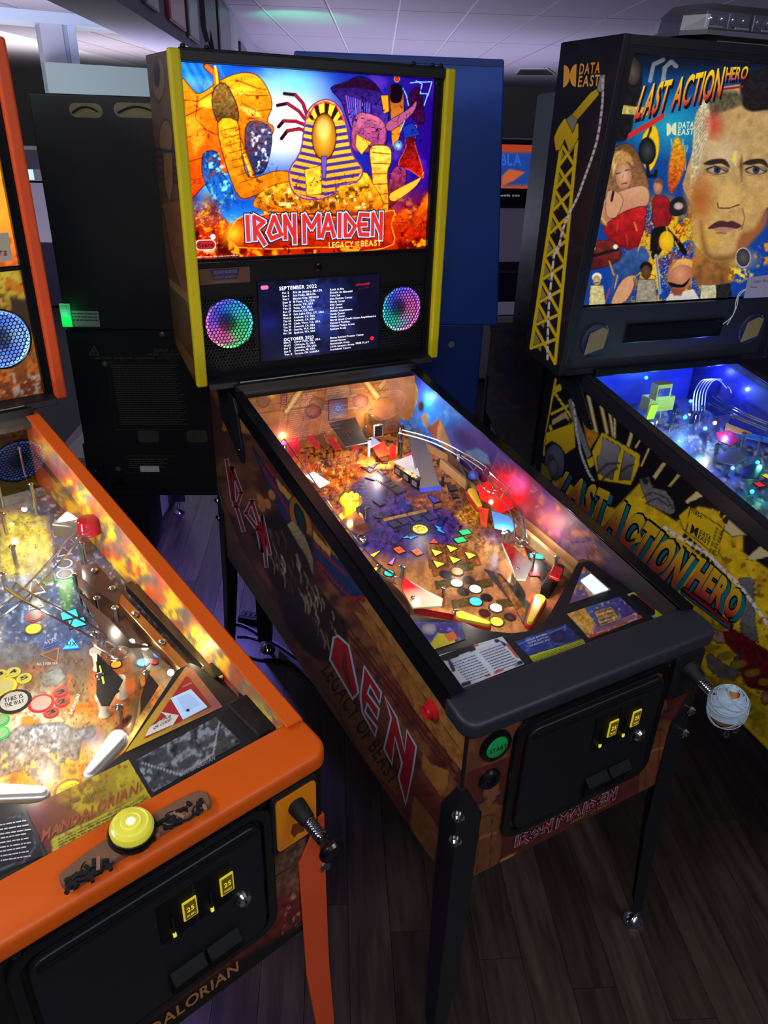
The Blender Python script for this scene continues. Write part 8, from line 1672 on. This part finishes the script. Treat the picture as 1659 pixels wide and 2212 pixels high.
def rear_machine(name, label, M, hw_t, hw_b, zt, z1, z2, cw, zb, col, blen, head_m, cab_m, extras=None):
    """the back of a pinball machine that faces away: head, cabinet and legs"""
    root = empty(name, (M.o[0], M.o[1], 0), M.th); tag(root, label, 'pinball machine', 'machines standing with their backs to the camera')
    b = MB(); b.add([(-hw_b, 0, z1), (hw_b, 0, z1), (hw_t, 0, zt), (-hw_t, 0, zt), (-hw_b, .23, z1), (hw_b, .23, z1), (hw_t, .23, zt), (-hw_t, .23, zt)], [(0, 1, 2, 3), (7, 6, 5, 4), (0, 4, 5, 1), (1, 5, 6, 2), (2, 6, 7, 3), (3, 7, 4, 0)]); ho = b.build('head', head_m, root, bevel=.006)
    b = MB(); b.prism([(-cw, .012, zb), (-cw, .012, z2), (-cw, .25, z2), (-cw, blen, z2 - .17), (-cw, blen, zb)][::-1], (2 * cw, 0, 0)); co = b.build('cabinet', cab_m, root, bevel=.004)
    for s in (-1, 1):
        b = MB(); b.prism([(s * cw, .25, z2 - .02), (s * cw, blen, z2 - .19), (s * cw, blen, z2 - .15), (s * cw, .25, z2 + .02)], (s * .004, 0, 0)); b.build('side_rail', BLACK, root)
        for y0, dy in ((.012, 1), (blen, -1)):
            b = MB(); x = s * (cw + .004); b.prism([(x, y0 - dy * .004, zb + .18), (x - s * .05, y0 - dy * .004, zb + .18), (x - s * .05, y0, zb + .18), (x - s * .004, y0, zb + .18), (x - s * .004, y0 + dy * .05, zb + .18), (x, y0 + dy * .05, zb + .18)], (0, 0, -zb - .13)); lo = b.build('leg', BLACK, root); b = MB(); b.lathe((x - s * .02, y0 + dy * .016, 0), (0, 0, 1), [(.026, 0), (.027, .006), (.022, .014), (.010, .024), (.007, .026), (.007, .06)], 18); b.build('levelling_foot', CHROME, lo, True)
    return root, ho, co


def build_back():
    # --- black machine, back to the camera
    M = Mach(-.3672, 1.4686, -.44); bm = mat('black_back_paint', C(15, 18, 26), .5); root, ho, co = rear_machine('pinball_machine', 'black pinball machine turned away between the left and middle machines, warning print on its back', M, .262, .262, 1.752, 1.163, 1.163, .27, .632, None, 1.12, bm, bm)
    q = lambda u, v, y=0.: M.Y(u, v, y)
    for k, (u0, u1) in enumerate(((152, 220), (248, 345))):
        a, c = q(u0, 253), q(u1, 224); b = MB(); b.prism([(x, -.0012, z) for x, z in rounded(a[0], c[0], a[2], c[2], abs(c[2] - a[2]) * .49)], (0, .004, 0)); vo = b.build('vent_slot', mat('vent_mesh', C(110, 104, 78), .5, .3, bump=.8, bscale=400), ho)
        b = MB(); b.tube(smooth_path([(a[0] + (c[0] - a[0]) * t, -.004, a[2] + (c[2] - a[2]) * (.15 + .6 * math.sin(t * 3.1))) for t in np.linspace(.08, .85, 7)], 3), .002, 5); b.build('vent_cable', RUBBER, vo, True)
    gm = mat('green_label', C(20, 190, 90), .4, emit=.8, ecol=C(10, 200, 80)); a, c = q(137, 705), q(150, 656); b = MB(); b.box(a[0], c[0], -.006, .0, a[2], c[2]); lo = b.build('lit_label', gm, ho); b = MB(); b.box(a[0] + .001, c[0] - .001, -.007, -.005, (a[2] + c[2]) / 2, c[2] - .002); b.build('label_top', mat('label_grey', C(150, 156, 156), .5), lo); lamp('label_lamp', root, (float((a[0] + c[0]) / 2) - .004, -.03, float((a[2] + c[2]) / 2)), .05, (.05, 1, .35), .01)
    a, c = q(156, 705), q(212, 672); b = MB(); b.box(a[0], c[0], -.0015, 0, a[2], c[2]); so = b.build('serial_sticker', mat('sticker_grey', C(128, 132, 130), .6), ho); t = MB()
    for k in range(3): text(t, '=%d' % (14 + k), lambda x, z, k=k: (a[0] + .004 + x * (c[0] - a[0] - .008), -.0022, c[2] - .010 - k * .009 + z * .005), (0, 0, 1, 1), 'b')
    t.build('sticker_lettering', mat('sticker_ink', C(50, 50, 52), .6), so)
    a, c = q(302, 1022), q(342, 1010); b = MB(); b.box(a[0], c[0], .009, .012, a[2], c[2]); b.build('white_sticker', mat('sticker_white', C(186, 194, 194), .6), co)
    for u, v, y in ((226, 786, .012), (255, 1013, .012), (207, 1016, .012), (350, 722, .012)):
        p_ = q(u, v, y); b = MB(); b.lathe(p_, (0, -1, 0), [(.008, 0), (.007, .003), (0, .005)], 12); b.build('carriage_bolt', mat('bolt_grey', C(120, 122, 126), .3, .6), co, True)
    pm = mat('olive_print', C(74, 72, 54), .6); t = MB(); P_ = lambda u, v: q(u, v, .0105)
    b = MB(); b.flat([P_(192, 768), P_(216, 767), P_(203, 745)]); b.build('warning_triangle', pm, co); b = MB(); b.flat([P_(196, 766), P_(212, 765), P_(203, 749)] and [q(u, v, .0098) for u, v in ((196, 766), (212, 765), (203, 750))]); b.build('triangle_field', bm, co)
    text(t, 'QUICK LOCK', lambda a_, b_: P_(330 + a_ * 70, 760 - b_ * 7), (0, 0, 1, 1), 'b'); text(t, 'HEAD LOCKING SYSTEM', lambda a_, b_: P_(318 + a_ * 110, 768 - b_ * 5), (0, 0, 1, 1), 'b'); text(t, 'CAUTION  CUIDADO  ACHTUNG  ATTENTION', lambda a_, b_: P_(200 + a_ * 190, 776 - b_ * 5), (0, 0, 1, 1), 'b'); text(t, '!', lambda a_, b_: q(201.5 + a_ * 3, 765 - b_ * 10, .0092), (0, 0, 1, 1), 'b')
    for k in range(27): text(t, '=%d' % (40 + k), lambda a_, b_, k=k: P_(240 + k * .85 + a_ * (146 - (k * 7) % 18), 790 + k * 4.9 - b_ * 2.3), (0, 0, 1, 1), 'r')
    t.build('back_lettering', pm, co); t = MB()
    for k in range(5): text(t, '=%d' % (24 + k), lambda a_, b_, k=k: P_(278 + a_ * (84 - (k * 9) % 16), 993 + k * 4.4 - b_ * 2.2), (0, 0, 1, 1), 'r')
    t.build('notice_lettering', pm, co)
    for u0, v0, u1, v1 in ((232, 782, 398, 928), (268, 985, 378, 1022)):
        b = MB(); b.tube([P_(u0, v0), P_(u1, v0), P_(u1 + (6 if u0 < 250 else 0), v1), P_(u0 + 18 if u0 < 250 else u0, v1)], .0006, 4, True); b.build('print_frame', pm, co)
    for u in (300, 405):
        a, c = q(u, 955, .012), q(u + 42, 930, .012); b = MB(); b.prism([(x, .0105, z) for x, z in rounded(min(a[0], c[0]), max(a[0], c[0]), a[2], c[2], .008)], (0, .003, 0)); b.build('lower_vent', mat('vent_mesh_dark', C(52, 54, 44), .6, bump=.8, bscale=400), co)
    c = q(256, 1045, .012); b = MB(); b.lathe(c, (0, -1, 0), [(.022, 0), (.022, .003), (.014, .0035), (.012, .001)], 20); b.build('power_inlet', BLACKG, co, True)
    a, c = q(250, 1180), q(312, 1080); b = MB(); b.box(-.27, a[0] + .07 if False else c[0], .02, .20, .40, .633); b.build('power_box', bm, root, bevel=.004)  # plain black box filling an unidentified dark region under the cabinet
    # --- blue machine, back to the camera
    M = Mach(.43, 1.532, -.44); bl = mat('blue_back_paint', C(34, 82, 186), .42, bump=.1, bscale=60); root, ho, co = rear_machine('pinball_machine', 'blue pinball machine turned away behind the middle machine', M, .312, .372, 1.892, 1.10, 1.098, .325, .52, None, 1.15, bl, mat('blue_cab_paint', C(22, 56, 144), .45))
    p_ = M.Y(975, 744, .012); b = MB(); b.lathe(p_, (0, -1, 0), [(.012, 0), (.011, .003), (0, .004)], 16); b.build('carriage_bolt', mat('bolt_pale', C(130, 140, 160), .4), co, True)
    b = MB(); b.box(-.306, .306, -.004, .004, 1.872, 1.886); b.build('head_edge', mat('blue_edge', C(24, 52, 130), .4), ho)
    # --- dark machine behind the right machine
    M = Mach(1.200, 1.186, -.44); dk = mat('dark_back_paint', C(20, 22, 28), .4); root, ho, co = rear_machine('pinball_machine', 'dark pinball machine with murky side art turned away behind the right machine', M, .36, .36, 1.815, 1.05, 1.03, .28, .45, None, .98, dk, dk)
    pn = Panel(M, (-.3606, .23, 1.055), (-.3606, .0, 1.055), (-.3606, .0, 1.81), (-.3606, .23, 1.81), 30, 110); p = pn.paint; p.grad((1150, 230), (40, 62, 80), (1140, 400), (16, 18, 22)); p.noise(14, (74, 62, 36), .52, .66, .8, 3, mask=np.clip((p.Y - 330) / 60, 0, 1)); p.noise(9, (90, 40, 30), .55, .68, .8, 5, mask=np.clip((p.Y - 460) / 60, 0, 1)); pn.build('head_art', vmat('printed_side_gloss', .4), ho)  # bluish top of the gradient is a sheen painted into the art
    pn = Panel(M, (-.2806, .96, .46), (-.2806, .02, .46), (-.2806, .02, 1.02), (-.2806, .96, .86), 110, 70); p = pn.paint; p.grad((1060, 760), (50, 40, 44), (1150, 1050), (34, 22, 22)); p.noise(22, (40, 70, 110), .5, .64, .9, 3); p.noise(18, (120, 90, 60), .54, .66, .8, 6); p.noise(14, (130, 30, 34), .58, .68, .8, 8); p.noise(8, (20, 20, 24), .55, .66, .7, 9); pn.build('side_art', vmat('printed_side_gloss', .4), co)
    # --- neighbouring cabinet's pale side, built as a lidded box
    b = MB(); o0 = empty('storage_crate', (-.36, 2.30, 0), -.52); tag(o0, 'pale grey crate standing on the purple-lit floor behind the machines', 'crate'); b.box(-.30, 0, 0, .50, .0, .42); b.build('crate_body', mat('pale_grey_board', C(150, 150, 140), .7), o0, bevel=.004); b = MB(); b.box(-.305, .005, -.005, .505, .42, .435); b.build('crate_lid', mat('pale_grey_lid', C(140, 140, 132), .7), o0)
    # --- arcade cabinet with bright marquee far behind
    Y = 6.2; e = empty('arcade_cabinet', tuple(WORLD.Y(1104, 620, Y) * np.array([1, 1, 0])), -.25); tag(e, 'distant arcade cabinet with orange and blue lit marquee seen between blue and dark machines', 'arcade cabinet'); M = Mach(e.location[0], e.location[1], -.25)
    z = lambda v: M.Y(1104, v, 0)[2]; b = MB(); b.box(-.34, .34, .0, .7, 0, z(300)); b.build('cabinet', mat('far_cab_dark', C(40, 38, 52), .5), e, bevel=.01)
    b = MB(); b.box(-.33, .33, -.06, 0, z(412), z(305)); b.build('marquee_box', BLACK, e)
    pn = Panel(M, (-.32, -.062, z(406)), (.32, -.062, z(406)), (.32, -.062, z(312)), (-.32, -.062, z(312)), 50, 40); p = pn.paint; p.grad((1100, 312), (206, 70, 40), (1100, 345), (206, 90, 50)); p.poly([(1040, 330), (1180, 330), (1180, 400), (1040, 400)], (40, 80, 170), soft=8); p.poly([(1084, 402), (1084, 380), (1100, 365), (1135, 372), (1110, 390)], (226, 110, 60), soft=3); pn.build('marquee', vmat('far_marquee', .3, .55), e)
    t = MB(); text(t, 'BLA', lambda a_, b_: M.Y(1082 + a_ * 44, 357 - b_ * 24, -.064), (0, 0, 1, 1), 'b'); t.build('marquee_lettering', mat('far_blue', C(50, 110, 220), .4, emit=.6), e); t = MB(); text(t, 'needs you', lambda a_, b_: M.Y(1078 + a_ * 44, 426 - b_ * 7, -.066), (0, 0, 1, 1), 'b', cap=False); t.build('panel_lettering', mat('far_white', C(206, 206, 210), .4, emit=.35), e)
    b = MB(); b.box(-.33, .33, -.065, 0, z(440), z(413)); b.build('title_strip', BLACKG, e); b = MB(); b.box(-.31, .31, -.01, -.002, z(565), z(450)); b.build('screen', mat('far_screen', C(120, 112, 140), .3, emit=.12), e)
    b = MB(); b.box(-.33, .33, -.25, 0, z(662), z(580)); b.build('control_panel', mat('far_panel', C(26, 26, 56), .4), e)
    # --- white ride-on style cabinet
    Y = 3.7; pos = WORLD.Y(1096, 740, Y); e = empty('arcade_cabinet', (pos[0], pos[1], 0), -.3); tag(e, 'white game cabinet with chrome rim half hidden behind blue machine', 'arcade cabinet'); M = Mach(pos[0], pos[1], -.3); z = lambda v: M.Y(1096, v, 0)[2]
    b = MB(); b.box(-.3, .3, 0, .5, .0, z(682)); b.build('cabinet', mat('white_cab', C(150, 148, 156), .5), e, bevel=.02); b = MB(); b.tube([(-.3, -.01, z(680)), (.3, -.01, z(680))], .008, 8); b.build('chrome_rim', CHROME, e, True); b = MB(); b.prism([(x, -.004, zz) for x, zz in rounded(.0, .25, z(790), z(700), .04)], (0, .006, 0)); b.build('dark_window', BLACKG, e)
    # --- hooded dark cabinet far left with a small blue sign
    Y = 7.5; pos = WORLD.Y(88, 480, Y); e = empty('arcade_cabinet', (pos[0], pos[1], 0), -.2); tag(e, 'dark hooded arcade cabinet with a small blue sign, far behind at left', 'arcade cabinet'); M = Mach(pos[0], pos[1], -.2); z = lambda v: M.Y(88, v, 0)[2]
    b = MB(); w = .30; b.box(-w, w, 0, .6, 0, z(395)); b.build('cabinet', mat('far_cab_violet', C(60, 56, 70), .6), e); b = MB(); b.prism([(-w, -.05, z(390)), (-w, -.05, z(365)), (-w, .1, z(325)), (-w, .5, z(320)), (-w, .6, z(390))], (2 * w, 0, 0)); b.build('hood', BLACK, e); a, c = M.Y(52, 388, -.06), M.Y(71, 366, -.06); b = MB(); b.box(a[0], c[0], -.065, -.05, a[2], c[2]); b.build('blue_sign', mat('far_sign_blue', C(120, 150, 240), .4, emit=.7), e)
    # --- cables and power strip behind the machines
    fz = lambda u, v, h=.006: WORLD.hit(u, v, (0, 0, h), (0, 0, 1))
    for pts, r_, cl, nm, lab in ((((470, 1395), (498, 1352), (520, 1349), (548, 1362), (572, 1378), (600, 1392), (640, 1420)), .006, (18, 18, 22), 'power_cable', 'black cable looping over the floor between the rear legs'), (((512, 1374), (530, 1374), (548, 1378), (562, 1383)), .005, (90, 92, 96), 'power_cable', 'grey cable lying behind the black one on the floor'), (((520, 1412), (560, 1424), (600, 1426), (640, 1440), (680, 1480)), .005, (16, 16, 20), 'power_cable', 'black cable lying nearest the middle machine, under its side')):
        b = MB(); b.tube(smooth_path([fz(u, v, r_) for u, v in pts], 6), r_, 7); o = b.build(nm, mat('cable_%d' % cl[0], C(*cl), .5), None, True); tag(o, lab, 'cable')
    a, c = fz(520, 1338, 0), fz(566, 1346, 0); d = c - a; d /= np.linalg.norm(d); n = np.array([-d[1], d[0], 0]); e = empty('power_strip', tuple((a + c) / 2)); tag(e, 'dark power strip lying on the floor behind the middle machine', 'power strip'); L = np.linalg.norm(c - a) / 2
    b = MB(); b.obox((0, 0, .014), d * L, n * .025, (0, 0, .014)); b.build('strip_body', BLACKP, e, bevel=.003)
    for k in range(4):
        b = MB(); cc = d * L * (-.7 + .45 * k) + np.array([0, 0, .0285]); b.lathe(cc, (0, 0, 1), [(.013, 0), (.013, .001), (.010, .001)], 14); b.build('socket', RUBBER, e)


build_room()
build_back()
M1, R1, P1 = build_middle()
LAMPK = .62
middle_playfield(M1, R1)
LAMPK = .5
M2, R2 = build_left()
LAMPK = .8
M3, R3 = build_right()
